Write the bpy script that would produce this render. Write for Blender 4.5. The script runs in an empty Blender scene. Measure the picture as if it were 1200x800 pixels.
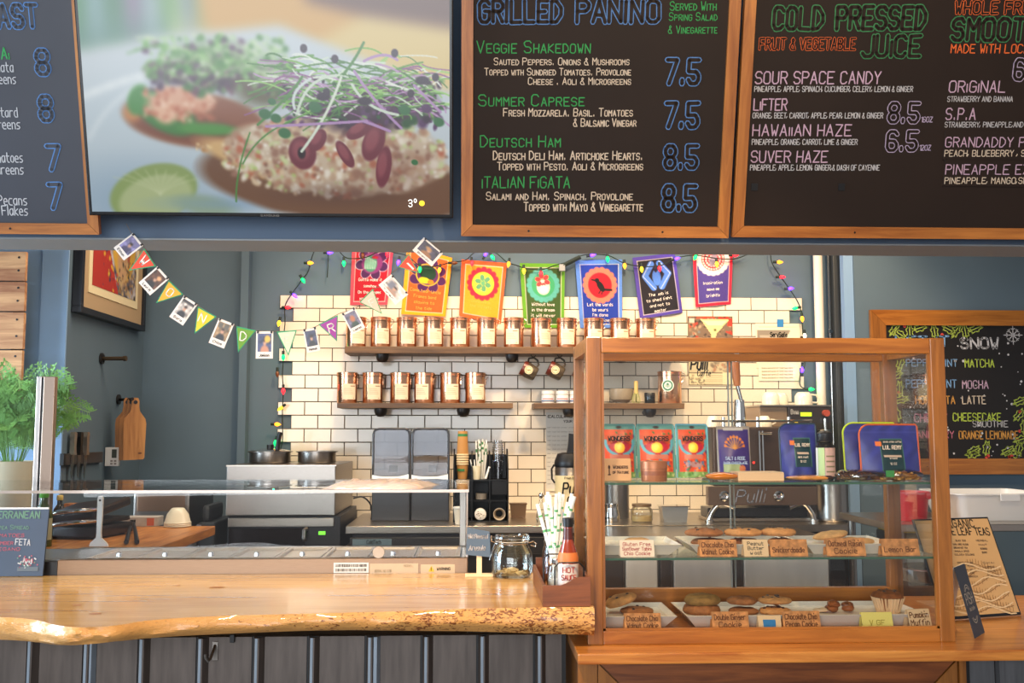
import bpy, bmesh, math, random
import numpy as np
from mathutils import Vector, Matrix, noise as mnoise

# ------------------------------------------------------------------ camera, sky, lights, exposure
SC = bpy.context.scene
COL = SC.collection
PI = math.pi
def lin(c):
    return tuple((((v/255.0)+0.055)/1.055)**2.4 if v > 10 else v/255.0/12.92 for v in c)
FOC = 1167.0
CAM = Vector((0.0, 0.0, 1.53))
PITCH, YAW = math.radians(5.14), math.radians(2.297)
cam_d = bpy.data.cameras.new('camera')
cam_d.sensor_width = 36.0
cam_d.lens = FOC/1200*36
cam_d.clip_start = 0.05
cam = bpy.data.objects.new('camera', cam_d)
COL.objects.link(cam)
cam.location = CAM
cam.rotation_euler = (PI/2+PITCH, 0, -YAW)
SC.camera = cam

SC.view_settings.view_transform = 'Standard'
SC.view_settings.look = 'None'
SC.view_settings.gamma = 1
SC.view_settings.use_curve_mapping = False
SC.view_settings.exposure = 0.0

world = bpy.data.worlds.new('room_fill')
SC.world = world
world.use_nodes = True
world.node_tree.nodes['Background'].inputs[0].default_value = (0.92, 0.93, 1.0, 1)
world.node_tree.nodes['Background'].inputs[1].default_value = 0.42

def area(name, loc, target, sx, sy, energy, color, spread=PI):
    d = bpy.data.lights.new(name, 'AREA')
    d.shape = 'RECTANGLE'; d.size = sx; d.size_y = sy; d.energy = energy; d.color = color; d.spread = spread
    o = bpy.data.objects.new(name, d); COL.objects.link(o)
    o.location = loc
    o.rotation_euler = (Vector(target)-Vector(loc)).to_track_quat('-Z', 'Y').to_euler()
    return o
def spot(name, loc, target, energy, color, deg=70, blend=0.6, r=0.06):
    d = bpy.data.lights.new(name, 'SPOT')
    d.energy = energy; d.color = color; d.spot_size = math.radians(deg); d.spot_blend = blend; d.shadow_soft_size = r
    o = bpy.data.objects.new(name, d); COL.objects.link(o)
    o.location = loc
    o.rotation_euler = (Vector(target)-Vector(loc)).to_track_quat('-Z', 'Y').to_euler()
    return o
WARM = (1.0, 0.72, 0.42); COOL = (0.72, 0.86, 1.0)
area('window_light_front', (-1.45, -3.4, 2.0), (0, 3, 1.3), 4.5, 2.2, 230, (0.88, 0.94, 1.0))
area('window_light_left', (-4.6, 2.6, 2.0), (-1.4, 4.6, 1.6), 2.0, 2.0, 330, (0.62, 0.81, 1.0))
area('kitchen_fill_light', (0.2, 4.45, 3.28), (0.2, 4.5, 0), 4.2, 0.9, 95, (1.0, 0.84, 0.66))  # unseen fill, added to lift the dark left side of the kitchen
# warm track spots over the back counter and over the bar
spot('track_light_a', (-0.35, 4.15, 3.05), (-0.3, 5.7, 1.75), 88, WARM, 75)
spot('track_light_b', (0.75, 4.15, 3.05), (0.9, 5.7, 1.75), 105, WARM, 75)
spot('track_light_c', (1.75, 4.15, 3.05), (1.75, 5.7, 1.6), 84, WARM, 75)
spot('track_light_d', (0.55, 1.2, 3.0), (0.75, 2.85, 1.2), 130, WARM, 60)
spot('track_light_e', (-0.5, 1.2, 3.0), (-0.5, 2.8, 1.0), 150, WARM, 70)
spot('track_light_f', (0.9, 1.3, 3.1), (0.9, 3.1, 2.5), 60, WARM, 80)

# ------------------------------------------------------------------ pixel helpers (layout)
_f = Vector((math.sin(YAW)*math.cos(PITCH), math.cos(YAW)*math.cos(PITCH), math.sin(PITCH)))
_r = Vector((math.cos(YAW), -math.sin(YAW), 0))
_u = _r.cross(_f)
def ray(px, py):
    return (_f + _r*((px-600)/FOC) + _u*((400-py)/FOC))
def at(px, py, Y):
    d = ray(px, py); return CAM + d*(Y/d.y)
def atz(px, py, Z):
    d = ray(px, py); return CAM + d*((Z-CAM.z)/d.z)
def atx(px, py, X):
    d = ray(px, py); return CAM + d*((X-CAM.x)/d.x)
def rect(px0, py0, px1, py1, Y):
    cx, cy = (px0+px1)/2, (py0+py1)/2
    return at(px0, cy, Y).x, at(px1, cy, Y).x, at(cx, py1, Y).z, at(cx, py0, Y).z

# ------------------------------------------------------------------ materials
MATS = {}
def _new(name):
    m = bpy.data.materials.new(name); m.use_nodes = True
    nt = m.node_tree; b = nt.nodes['Principled BSDF']
    return m, nt, b
def mat(name, col, rough=0.5, metal=0.0, var=0.0, scale=20.0, bump=0.0, spec=0.5, coat=0.0, stretch=None, emit=None, trans=0.0, bscale=None):
    if name in MATS: return MATS[name]
    m, nt, b = _new(name)
    c = lin(col)
    b.inputs['Base Color'].default_value = (*c, 1)
    b.inputs['Roughness'].default_value = rough
    b.inputs['Metallic'].default_value = metal
    b.inputs['Specular IOR Level'].default_value = spec
    b.inputs['Coat Weight'].default_value = coat
    if trans: b.inputs['Transmission Weight'].default_value = trans
    if emit:
        b.inputs['Emission Color'].default_value = (*lin(emit[0]), 1)
        b.inputs['Emission Strength'].default_value = emit[1]
    if var or bump:
        tc = nt.nodes.new('ShaderNodeTexCoord'); mp = nt.nodes.new('ShaderNodeMapping')
        nt.links.new(tc.outputs['Object'], mp.inputs[0])
        if stretch: mp.inputs['Scale'].default_value = stretch
        n = nt.nodes.new('ShaderNodeTexNoise'); n.inputs['Scale'].default_value = scale; n.inputs['Detail'].default_value = 5
        nt.links.new(mp.outputs[0], n.inputs[0])
        if var:
            r = nt.nodes.new('ShaderNodeValToRGB')
            r.color_ramp.elements[0].position = 0.3; r.color_ramp.elements[1].position = 0.7
            r.color_ramp.elements[0].color = (*[v*(1-var) for v in c], 1)
            r.color_ramp.elements[1].color = (*[min(1, v*(1+var)) for v in c], 1)
            nt.links.new(n.outputs[0], r.inputs[0]); nt.links.new(r.outputs[0], b.inputs['Base Color'])
        if bump:
            bp = nt.nodes.new('ShaderNodeBump'); bp.inputs['Strength'].default_value = bump; bp.inputs['Distance'].default_value = 0.01
            nt.links.new(n.outputs[0], bp.inputs['Height']); nt.links.new(bp.outputs[0], b.inputs['Normal'])
    MATS[name] = m
    return m
def wood(name, light, dark, axis=0, scale=9.0, rough=0.35, coat=0.0, knots=0.0, stretch=14.0):
    if name in MATS: return MATS[name]
    m, nt, b = _new(name)
    tc = nt.nodes.new('ShaderNodeTexCoord'); mp = nt.nodes.new('ShaderNodeMapping')
    s = [stretch, stretch, stretch]; s[axis] = 1.0
    mp.inputs['Scale'].default_value = s
    nt.links.new(tc.outputs['Object'], mp.inputs[0])
    n = nt.nodes.new('ShaderNodeTexNoise'); n.inputs['Scale'].default_value = scale*0.35; n.inputs['Detail'].default_value = 8
    n.inputs['Roughness'].default_value = 0.6; n.inputs['Distortion'].default_value = 0.6
    nt.links.new(mp.outputs[0], n.inputs[0])
    n2 = nt.nodes.new('ShaderNodeTexNoise'); n2.inputs['Scale'].default_value = 3.0; n2.inputs['Detail'].default_value = 2
    nt.links.new(tc.outputs['Object'], n2.inputs[0])
    mx = nt.nodes.new('ShaderNodeMath'); mx.operation = 'MULTIPLY_ADD'; mx.inputs[1].default_value = 0.35
    nt.links.new(n2.outputs[0], mx.inputs[0]); nt.links.new(n.outputs[0], mx.inputs[2])
    r = nt.nodes.new('ShaderNodeValToRGB')
    r.color_ramp.elements[0].position = 0.50; r.color_ramp.elements[0].color = (*lin(dark), 1)
    r.color_ramp.elements[1].position = 0.82; r.color_ramp.elements[1].color = (*lin(light), 1)
    nt.links.new(mx.outputs[0], r.inputs[0])
    nt.links.new(r.outputs[0], b.inputs['Base Color'])
    b.inputs['Roughness'].default_value = rough
    b.inputs['Coat Weight'].default_value = coat
    b.inputs['Coat Roughness'].default_value = 0.12
    bp = nt.nodes.new('ShaderNodeBump'); bp.inputs['Strength'].default_value = 0.12; bp.inputs['Distance'].default_value = 0.004
    nt.links.new(n.outputs[0], bp.inputs['Height']); nt.links.new(bp.outputs[0], b.inputs['Normal'])
    MATS[name] = m
    return m
def glass(name, tint=(240, 245, 243), refl=1.0, rough=0.0, base=0.04):
    if name in MATS: return MATS[name]
    m = bpy.data.materials.new(name); m.use_nodes = True
    nt = m.node_tree; nt.nodes.clear()
    out = nt.nodes.new('ShaderNodeOutputMaterial'); mix = nt.nodes.new('ShaderNodeMixShader')
    tr = nt.nodes.new('ShaderNodeBsdfTransparent'); gl = nt.nodes.new('ShaderNodeBsdfGlossy')
    tr.inputs[0].default_value = (*lin(tint), 1); gl.inputs[0].default_value = (1, 1, 1, 1); gl.inputs['Roughness'].default_value = rough
    fr = nt.nodes.new('ShaderNodeLayerWeight'); fr.inputs[0].default_value = 0.25
    ma = nt.nodes.new('ShaderNodeMath'); ma.operation = 'MULTIPLY_ADD'; ma.inputs[1].default_value = refl*0.75; ma.inputs[2].default_value = base; ma.use_clamp = True
    nt.links.new(fr.outputs['Fresnel'], ma.inputs[0]); nt.links.new(ma.outputs[0], mix.inputs[0])
    nt.links.new(tr.outputs[0], mix.inputs[1]); nt.links.new(gl.outputs[0], mix.inputs[2]); nt.links.new(mix.outputs[0], out.inputs[0])
    MATS[name] = m
    return m
def glow(name, col, strength):
    if name in MATS: return MATS[name]
    m, nt, b = _new(name)
    b.inputs['Base Color'].default_value = (*lin(col), 1)
    b.inputs['Emission Color'].default_value = (*lin(col), 1)
    b.inputs['Emission Strength'].default_value = strength
    MATS[name] = m
    return m
def print_mat(name, emission=0.0, rough=0.6):
    """a flat print or a screen picture, its colours stored on the mesh"""
    if name in MATS: return MATS[name]
    m, nt, b = _new(name)
    a = nt.nodes.new('ShaderNodeVertexColor'); a.layer_name = 'print'
    b.inputs['Roughness'].default_value = rough
    if emission:
        b.inputs['Base Color'].default_value = (0.01, 0.01, 0.01, 1)
        nt.links.new(a.outputs[0], b.inputs['Emission Color']); b.inputs['Emission Strength'].default_value = emission
    else:
        nt.links.new(a.outputs[0], b.inputs['Base Color'])
    MATS[name] = m
    return m

# ------------------------------------------------------------------ mesh builder
class MB:
    def __init__(s): s.v = []; s.f = []; s.sm = []
    def add(s, vs, fs, smooth=False, M=None):
        o = len(s.v)
        s.v += [tuple(M @ Vector(v)) if M is not None else tuple(v) for v in vs]
        s.f += [tuple(i+o for i in f) for f in fs]; s.sm += [smooth]*len(fs)
        return s
    def box(s, x0, x1, y0, y1, z0, z1, M=None, b=0.0):
        if b > 0:
            bm = bmesh.new(); bmesh.ops.create_cube(bm, size=1)
            for v in bm.verts:
                v.co = Vector(((x0+x1)/2+v.co.x*(x1-x0), (y0+y1)/2+v.co.y*(y1-y0), (z0+z1)/2+v.co.z*(z1-z0)))
            bmesh.ops.bevel(bm, geom=list(bm.edges), offset=b, segments=2, affect='EDGES', profile=0.6)
            bm.verts.index_update()
            s.add([v.co.copy() for v in bm.verts], [[v.index for v in f.verts] for f in bm.faces], False, M)
            bm.free(); return s
        vs = [(x0,y0,z0),(x1,y0,z0),(x1,y1,z0),(x0,y1,z0),(x0,y0,z1),(x1,y0,z1),(x1,y1,z1),(x0,y1,z1)]
        return s.add(vs, [(0,3,2,1),(4,5,6,7),(0,1,5,4),(1,2,6,5),(2,3,7,6),(3,0,4,7)], False, M)
    def lathe(s, prof, n=20, M=None, smooth=True, a0=0.0, a1=2*PI, wob=None):
        full = abs(a1-a0-2*PI) < 1e-6
        vs, fs = [], []; m = n if full else n+1
        for r, z in prof:
            for k in range(m):
                a = a0+(a1-a0)*k/n
                q = r*(wob(a, z) if wob else 1)
                vs.append((q*math.cos(a), q*math.sin(a), z))
        for i in range(len(prof)-1):
            for k in range(n):
                k2 = (k+1) % m
                fs.append((i*m+k, i*m+k2, (i+1)*m+k2, (i+1)*m+k))
        return s.add(vs, fs, smooth, M)
    def cyl(s, r, z0, z1, n=16, M=None, r1=None):
        r1 = r if r1 is None else r1
        s.lathe([(0.0001, z0), (r, z0)], n, M, False); s.lathe([(r, z0), (r1, z1)], n, M, True); s.lathe([(r1, z1), (0.0001, z1)], n, M, False)
        return s
    def tube(s, pts, r, n=8, closed=False, M=None):
        P = [Vector(p) for p in pts]; N = len(P); vs, fs = [], []
        prev = None
        for i, p in enumerate(P):
            if closed: t = P[(i+1) % N]-P[i-1]
            else: t = P[min(i+1, N-1)]-P[max(i-1, 0)]
            t.normalize()
            if prev is None:
                a = Vector((0, 0, 1)) if abs(t.z) < 0.9 else Vector((1, 0, 0))
                prev = t.cross(a).normalized()
            e1 = (prev-t*prev.dot(t)).normalized(); prev = e1; e2 = t.cross(e1)
            rr = r[i] if isinstance(r, (list, tuple)) else r
            for k in range(n):
                a = 2*PI*k/n; vs.append(p+e1*(rr*math.cos(a))+e2*(rr*math.sin(a)))
        for i in range(N if closed else N-1):
            j = (i+1) % N
            for k in range(n):
                fs.append((i*n+k, i*n+(k+1) % n, j*n+(k+1) % n, j*n+k))
        if not closed:
            fs.append(tuple(range(n-1, -1, -1))); fs.append(tuple((N-1)*n+k for k in range(n)))
        return s.add(vs, fs, True, M)
    def prism(s, poly, y0, y1, M=None, axis='y', smooth=False):
        """polygon in (x,z) extruded along y; axis 'z': polygon in (x,y) extruded in z; axis 'x': polygon in (y,z)"""
        n = len(poly)
        def mk(p, t):
            return (p[0], t, p[1]) if axis == 'y' else ((p[0], p[1], t) if axis == 'z' else (t, p[0], p[1]))
        vs = [mk(p, y0) for p in poly]+[mk(p, y1) for p in poly]
        fs = [tuple(range(n)), tuple(range(2*n-1, n-1, -1))]+[(i, i+n, (i+1) % n+n, (i+1) % n) for i in range(n)]
        return s.add(vs, fs, smooth, M)
    def blob(s, c, rx, ry, rz, sub=2, amp=0.0, fr=30.0, seed=0, flat=None):
        bm = bmesh.new(); bmesh.ops.create_icosphere(bm, subdivisions=sub, radius=1)
        vs = []
        for v in bm.verts:
            k = 1+amp*mnoise.noise(Vector((v.co.x*rx*fr+seed*7.3, v.co.y*ry*fr, v.co.z*rz*fr+seed)))
            q = Vector((v.co.x*rx*k, v.co.y*ry*k, v.co.z*rz*k))
            if flat is not None and q.z < flat: q.z = flat
            vs.append(q+Vector(c))
        bm.verts.index_update()
        s.add(vs, [[v.index for v in f.verts] for f in bm.faces], True); bm.free()
        return s
    def build(s, name, m, parent=None, kind=None):
        me = bpy.data.meshes.new(name)
        V = s.v
        if parent is not None and parent.get('_w'):
            o = parent.location if parent.parent is None else (parent.location+parent.parent.location)
            V = [(v[0]-o[0], v[1]-o[1], v[2]-o[2]) for v in V]
        me.from_pydata(V, [], s.f)
        me.polygons.foreach_set('use_smooth', s.sm)
        me.materials.append(m); me.update()
        if any(s.sm):
            try: me.set_sharp_from_angle(angle=math.radians(40))
            except Exception: pass
        o = bpy.data.objects.new(name, me); COL.objects.link(o)
        if parent is not None:
            o.parent = parent
            if parent.get('_w'): o['_w'] = 1
        if kind: o['kind'] = kind
        return o
def flipfix(o):
    bm = bmesh.new(); bm.from_mesh(o.data); bmesh.ops.recalc_face_normals(bm, faces=bm.faces); bm.to_mesh(o.data); bm.free(); return o
def tag(o, label, cat, group=None, kind=None):
    o['label'] = label; o['category'] = cat
    if group: o['group'] = group
    if kind: o['kind'] = kind
    return o
def thing(name, label, cat, loc=(0, 0, 0), group=None, rot=(0, 0, 0), world=False):
    """an Empty at the thing's base; world=True: its parts are given in world coordinates"""
    o = bpy.data.objects.new(name, None); COL.objects.link(o)
    o.empty_display_size = 0.02
    o.location = loc; o.rotation_euler = rot
    tag(o, label, cat, group)
    if world: o['_w'] = 1
    return o
def struct(mb, name, m, parent=None):
    o = mb.build(name, m, parent)
    if parent is None: o['kind'] = 'structure'
    return o
def dup(o, loc=None, parent=None, label=None, rotz=None):
    c = o.copy(); COL.objects.link(c)
    c.parent = parent
    if loc is not None: c.location = loc
    if rotz is not None: c.rotation_euler = (0, 0, rotz)
    if label: c['label'] = label
    for ch in list(o.children): dup(ch, parent=c)
    return c
def RZ(a, loc=(0, 0, 0)): return Matrix.Translation(loc) @ Matrix.Rotation(a, 4, 'Z')
def TR(loc, rx=0, ry=0, rz=0):
    return Matrix.Translation(loc) @ Matrix.Rotation(rz, 4, 'Z') @ Matrix.Rotation(ry, 4, 'Y') @ Matrix.Rotation(rx, 4, 'X')

# ------------------------------------------------------------------ hand lettering (a single-stroke alphabet)
GL = {
'A':'002640/1232','B':'0006364544330333/33424130 00','C':'4536160501103041','D':'00062644422000','E':'46060040/0333','F':'460600/0333',
'G':'45361605011030414323','H':'0600/4640/0343','I':'1016','J':'4641301001','K':'0600/460340','L':'060040','M':'0006234640','N':'00064046',
'O':'160501103041453616','P':'00063645443303','Q':'160501103041453616/2240','R':'00063645443303/2340','S':'453616050413334241301001','T':'0646/2620',
'U':'060110304146','V':'062046','W':'0610233046','X':'0046/0640','Y':'062346/2320','Z':'06460040',
'0':'160501103041453616','1':'052620','2':'051636454400 40','3':'0516364544331333424130 1001','4':'30360242','5':'460603334241301001',
'6':'4536160501103041423303','7':'064610','8':'130405163645443313020110304142331 3','9':'4434130405163645413010','&':'4015263502011040',
'.':'1011','-':'1333',',':'1200',':':'1213/1011',"'":'1614','(':'26141220',')':'06242200','!':'1612/1011','+':'1434/2325','>':'012305',
'a':'34140301102032/3430','b':'06003031332404','c':'3414030110 30','d':'363010010314 34','e':'0232332414030110 30','f':'36261510/0424','g':'3414031232/343010',
'h':'0600/0314243330','i':'1410/1617','j':'242010','k':'0600/340230','l':'1610','m':'0004/03142320/23344340','n':'0004/0314243330','o':'14030110203133 2414',
'p':'0400/0314243331200 1','q':'34140312 32/3430','r':'0400/031434','s':'3414031222312000','t':'16112030/0434','u':'0401102031/3430',
'v':'042044','w':'0410223044','x':'0430/0034','y':'041232/342000','z':'04340030','"':'1614/3634'}
for k in list(GL): GL[k] = [[(int(seg[i]), int(seg[i+1])) for i in range(0, len(seg)-1, 2)] for seg in GL[k].replace(' ', '').split('/')]
def glyph_w(ch):
    if ch in 'il.,:\'!I1' : return 2
    return 1+max(p[0] for s in GL[ch] for p in s)
def text_layout(txt, caps=True):
    """returns strokes in em units (cap height 6) and the total width; caps: small letters are small capitals"""
    x = 0.0; out = []
    for ch in txt:
        if ch == ' ': x += 3.0; continue
        k = 1.0; g = ch
        if ch == '.': x += 0.6
        if ch.islower() and caps: g = ch.upper(); k = 0.74
        if g not in GL: x += 2; continue
        narrow = g in 'il.,:\'!I1'
        for s in GL[g]:
            out.append([(x+(p[0]-(1 if narrow else 0))*k, p[1]*k) for p in s])
        x += (glyph_w(g)-(1 if narrow else 0))*k + (1.5 if g == '.' else 0.9 if narrow else 0.55)
    return out, max(x-0.55, 0.5)
def strokes_mesh(mb, strokes, sx, sz, ox, oz, y, w, jit=0.0, slant=0.0, rng=None, rise=0.0):
    for s in strokes:
        P = []
        for (a, b) in s:
            ja = rng.uniform(-jit, jit) if rng else 0; jb = rng.uniform(-jit, jit) if rng else 0
            P.append(((a+ja+slant*b)*sx+ox, (b+jb)*sz+oz+rise*(a)*sx))
        for i, p in enumerate(P):
            n = 6
            mb.add([(p[0]+w/2*math.cos(2*PI*k/n), y, p[1]+w/2*math.sin(2*PI*k/n)) for k in range(n)], [tuple(range(n))])
            if i:
                q = P[i-1]; dx, dz = p[0]-q[0], p[1]-q[1]; L = math.hypot(dx, dz)
                if L < 1e-7: continue
                nx, nz = -dz/L*w/2, dx/L*w/2
                mb.add([(q[0]-nx, y, q[1]-nz), (p[0]-nx, y, p[1]-nz), (p[0]+nx, y, p[1]+nz), (q[0]+nx, y, q[1]+nz)], [(0, 1, 2, 3)])
class Plane:
    """a flat face with its own frame: p = origin + u*U + v*V, pixels of the photograph map onto it"""
    def __init__(s, loc, rx=0.0, rz=0.0, ry=0.0):
        s.loc = Vector(loc); s.rx, s.rz, s.ry = rx, rz, ry
        s.M = Matrix.Rotation(rz, 3, 'Z') @ Matrix.Rotation(rx, 3, 'X') @ Matrix.Rotation(ry, 3, 'Y')
        s.U, s.N, s.V = s.M.col[0], -s.M.col[1], s.M.col[2]
        s.e = s.M.to_euler()
    def uv(s, px, py):
        d = ray(px, py); t = (s.loc-CAM).dot(s.N)/d.dot(s.N)
        q = CAM+d*t-s.loc
        return q.dot(s.U), q.dot(s.V)
RNG = random.Random(5)
def write(parent, pl, txt, px0, px1, pyb, pyt, m, y=-0.001, wt=0.13, outline=None, caps=True, slant=0.0, name='lettering', jit=0.12, dy=0.0):
    """write txt between pixel columns px0..px1, baseline pyb, cap top pyt; dy: baseline drop at px1"""
    st, W = text_layout(txt, caps)
    u0, v0 = pl.uv(px0, pyb); u1, v0b = pl.uv(px1, pyb+dy); _, v1 = pl.uv(px0, pyt)
    sx = (u1-u0)/W; sz = (v1-v0)/6
    w = wt*(v1-v0)*(1.0 if outline else 0.86)
    rng = random.Random(hash(len(txt)*31+int(px0)))
    rise = (v0b-v0)/(u1-u0)
    mb = MB(); strokes_mesh(mb, st, sx, sz, u0, v0, y, w, jit, slant, rng, rise)
    o = mb.build(name, m, parent)
    if outline:
        rng = random.Random(hash(len(txt)*31+int(px0)))
        mb = MB(); strokes_mesh(mb, st, sx, sz, u0, v0, y-0.0006, w*0.62, jit, slant, rng, rise)
        mb.build('letter_fill', outline, o)
    return o
def write_local(parent, txt, x0, x1, z0, h, y, m, wt=0.14, caps=True, slant=0.0, name='lettering', jit=0.1):
    st, W = text_layout(txt, caps)
    mb = MB(); strokes_mesh(mb, st, (x1-x0)/W, h/6, x0, z0, y, wt*h, jit, slant, random.Random(len(txt)))
    return mb.build(name, m, parent)

# ------------------------------------------------------------------ a small painter for flat prints
class Canvas:
    def __init__(s, w, h, col, seed=1):
        s.w, s.h = w, h; s.a = np.empty((h, w, 3)); s.a[:] = np.array(col)/255.0
        s.Y, s.X = np.mgrid[0:h, 0:w].astype(float); s.rng = np.random.default_rng(seed)
    def put(s, mask, col):
        s.a = s.a*(1-mask[..., None])+np.array(col)/255.0*mask[..., None]
    def ell(s, cx, cy, rx, ry, col, rot=0, soft=0.1, alpha=1.0, rag=0.0):
        c, n = math.cos(math.radians(rot)), math.sin(math.radians(rot))
        dx, dy = s.X-cx, s.Y-cy
        d = np.hypot((dx*c+dy*n)/rx, (-dx*n+dy*c)/ry)
        if rag:
            th = np.arctan2(dy, dx); ph = s.rng.uniform(0, 6, 4)
            d = d*(1+rag*(np.sin(5*th+ph[0])+np.sin(9*th+ph[1])+0.7*np.sin(17*th+ph[2])))
        s.put(np.clip((1-d)/max(soft, 1e-3), 0, 1)*alpha, col)
    def poly(s, pts, col, alpha=1.0):
        m = np.zeros((s.h, s.w), bool); n = len(pts)
        for i in range(n):
            (x0, y0), (x1, y1) = pts[i], pts[(i+1) % n]
            if y0 == y1: continue
            c = ((s.Y >= min(y0, y1)) & (s.Y < max(y0, y1)) & (s.X < (x1-x0)*(s.Y-y0)/(y1-y0)+x0)); m ^= c
        s.put(m.astype(float)*alpha, col)
    def box(s, x0, y0, x1, y1, col, alpha=1.0): s.poly([(x0, y0), (x1, y0), (x1, y1), (x0, y1)], col, alpha)
    def line(s, pts, w, col, alpha=1.0):
        for (x0, y0), (x1, y1) in zip(pts[:-1], pts[1:]):
            a0, a1 = int(max(0, min(x0, x1)-w-2)), int(min(s.w, max(x0, x1)+w+3)); b0, b1 = int(max(0, min(y0, y1)-w-2)), int(min(s.h, max(y0, y1)+w+3))
            if a1 <= a0 or b1 <= b0: continue
            X, Y = s.X[b0:b1, a0:a1], s.Y[b0:b1, a0:a1]
            L = (x1-x0)**2+(y1-y0)**2+1e-9; t = np.clip(((X-x0)*(x1-x0)+(Y-y0)*(y1-y0))/L, 0, 1)
            d = np.hypot(X-x0-t*(x1-x0), Y-y0-t*(y1-y0)); m = np.clip(w/2+0.5-d, 0, 1)*alpha
            s.a[b0:b1, a0:a1] = s.a[b0:b1, a0:a1]*(1-m[..., None])+np.array(col)/255.0*m[..., None]
    def arc(s, p0, p1, p2, w, col, alpha=1.0, n=10):
        P = [((1-t)**2*p0[0]+2*t*(1-t)*p1[0]+t*t*p2[0], (1-t)**2*p0[1]+2*t*(1-t)*p1[1]+t*t*p2[1]) for t in [i/n for i in range(n+1)]]
        s.line(P, w, col, alpha)
    def specks(s, x0, y0, x1, y1, n, r0, r1, cols, mask=None, soft=0.6):
        for i in range(n):
            x, y = s.rng.uniform(x0, x1), s.rng.uniform(y0, y1)
            if mask is not None and not mask(x, y): continue
            c = cols[s.rng.integers(len(cols))]; r = s.rng.uniform(r0, r1); q = r*2+1
            a0, a1 = int(max(0, x-q)), int(min(s.w, x+q+1)); b0, b1 = int(max(0, y-q)), int(min(s.h, y+q+1))
            if a1 <= a0 or b1 <= b0: continue
            X, Y = s.X[b0:b1, a0:a1]-x, s.Y[b0:b1, a0:a1]-y; th = s.rng.uniform(0, PI); e = s.rng.uniform(0.5, 1)
            d = np.hypot((X*math.cos(th)+Y*math.sin(th))/r, (-X*math.sin(th)+Y*math.cos(th))/(r*e)); m = np.clip((1-d)/soft, 0, 1)
            s.a[b0:b1, a0:a1] = s.a[b0:b1, a0:a1]*(1-m[..., None])+np.array(c)/255.0*m[..., None]
    def blur(s, r, x0=0, y0=0, x1=None, y1=None):
        x1 = x1 or s.w; y1 = y1 or s.h
        A = s.a[y0:y1, x0:x1].copy()
        k = np.ones(2*r+1)/(2*r+1)
        for _ in range(2):
            for ax in (0, 1):
                pad = [(0, 0)]*3; pad[ax] = (r, r)
                B = np.cumsum(np.concatenate([np.zeros_like(np.take(A, [0], ax)), np.pad(A, pad, mode='edge')], ax), ax)
                n = A.shape[ax]
                A = (np.take(B, range(2*r+1, 2*r+1+n), ax)-np.take(B, range(0, n), ax))/(2*r+1)
        s.a[y0:y1, x0:x1] = A
    def mesh(s, name, m, parent, x0, x1, z0, z1, y=0.0, warp=None, xy=None):
        """a grid of vertices, one per painted dot; left-top dot at (x0, z1)"""
        h, w = s.h, s.w
        U = x0+(x1-x0)*s.X/(w-1); V = z1-(z1-z0)*s.Y/(h-1)
        P = np.stack([U, np.full_like(U, y), V], -1)
        if warp is not None: P = warp(s.X/(w-1), s.Y/(h-1), P)
        idx = np.arange(w*h).reshape(h, w)
        F = np.stack([idx[:-1, :-1], idx[1:, :-1], idx[1:, 1:], idx[:-1, 1:]], -1).reshape(-1, 4)
        me = bpy.data.meshes.new(name)
        me.vertices.add(w*h); me.vertices.foreach_set('co', P.reshape(-1))
        me.loops.add(F.size); me.loops.foreach_set('vertex_index', F.reshape(-1).astype(np.int32))
        me.polygons.add(len(F)); me.polygons.foreach_set('loop_start', np.arange(0, F.size, 4, dtype=np.int32))
        me.polygons.foreach_set('use_smooth', np.ones(len(F), bool))
        me.update(calc_edges=True)
        ca = me.color_attributes.new('print', 'FLOAT_COLOR', 'POINT')
        A = np.clip(s.a, 0, 1); L = np.where(A > 0.04045, ((A+0.055)/1.055)**2.4, A/12.92)
        ca.data.foreach_set('color', np.concatenate([L, np.ones((h, w, 1))], -1).reshape(-1))
        me.materials.append(m)
        o = bpy.data.objects.new(name, me); COL.objects.link(o); o.parent = parent
        return o

# ================================================================== THE ROOM
PAINT = mat('blue_grey_wall_paint', (88, 106, 118), 0.75, var=0.05, scale=3)
PAINTB = mat('daylit_beam_paint', (86, 102, 122), 0.7, var=0.05, scale=3)  # the wall paint again, cool daylight mixed into the colour
LPAINT = mat('lit_wall_paint', (132, 162, 194), 0.7, var=0.04, scale=3)  # same wall paint, made paler to carry the light falling on it
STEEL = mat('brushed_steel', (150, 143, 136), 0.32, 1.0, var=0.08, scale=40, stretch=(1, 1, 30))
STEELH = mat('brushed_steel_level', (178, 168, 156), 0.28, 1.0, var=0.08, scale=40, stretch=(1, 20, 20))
CHROME = mat('chrome', (215, 212, 208), 0.12, 1.0)
DARK = mat('black_plastic', (22, 21, 22), 0.4)
DARKM = mat('dark_metal', (52, 50, 50), 0.42, 0.8)
WHITE = mat('white_plastic', (232, 228, 222), 0.35)
CERAM = mat('white_ceramic', (236, 232, 224), 0.18, coat=0.4)
PAPER = mat('cream_paper', (236, 222, 196), 0.8)
GLASS = glass('clear_glass')
GLASSE = mat('green_glass_edge', (62, 98, 78), 0.15, coat=0.5)
FRAMEW = wood('menu_frame_oak', (194, 122, 54), (146, 82, 32), 0, rough=0.4)
FRAMEV = wood('menu_frame_oak_upright', (194, 122, 54), (146, 82, 32), 2, rough=0.4)
CASEW = wood('case_cherry', (182, 114, 46), (140, 80, 28), 0, rough=0.32, coat=0.25)
CASEV = wood('case_cherry_upright', (166, 104, 44), (122, 72, 28), 2, rough=0.32, coat=0.25)
SHELFW = wood('dark_walnut', (116, 82, 48), (76, 52, 30), 0, rough=0.45)

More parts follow.
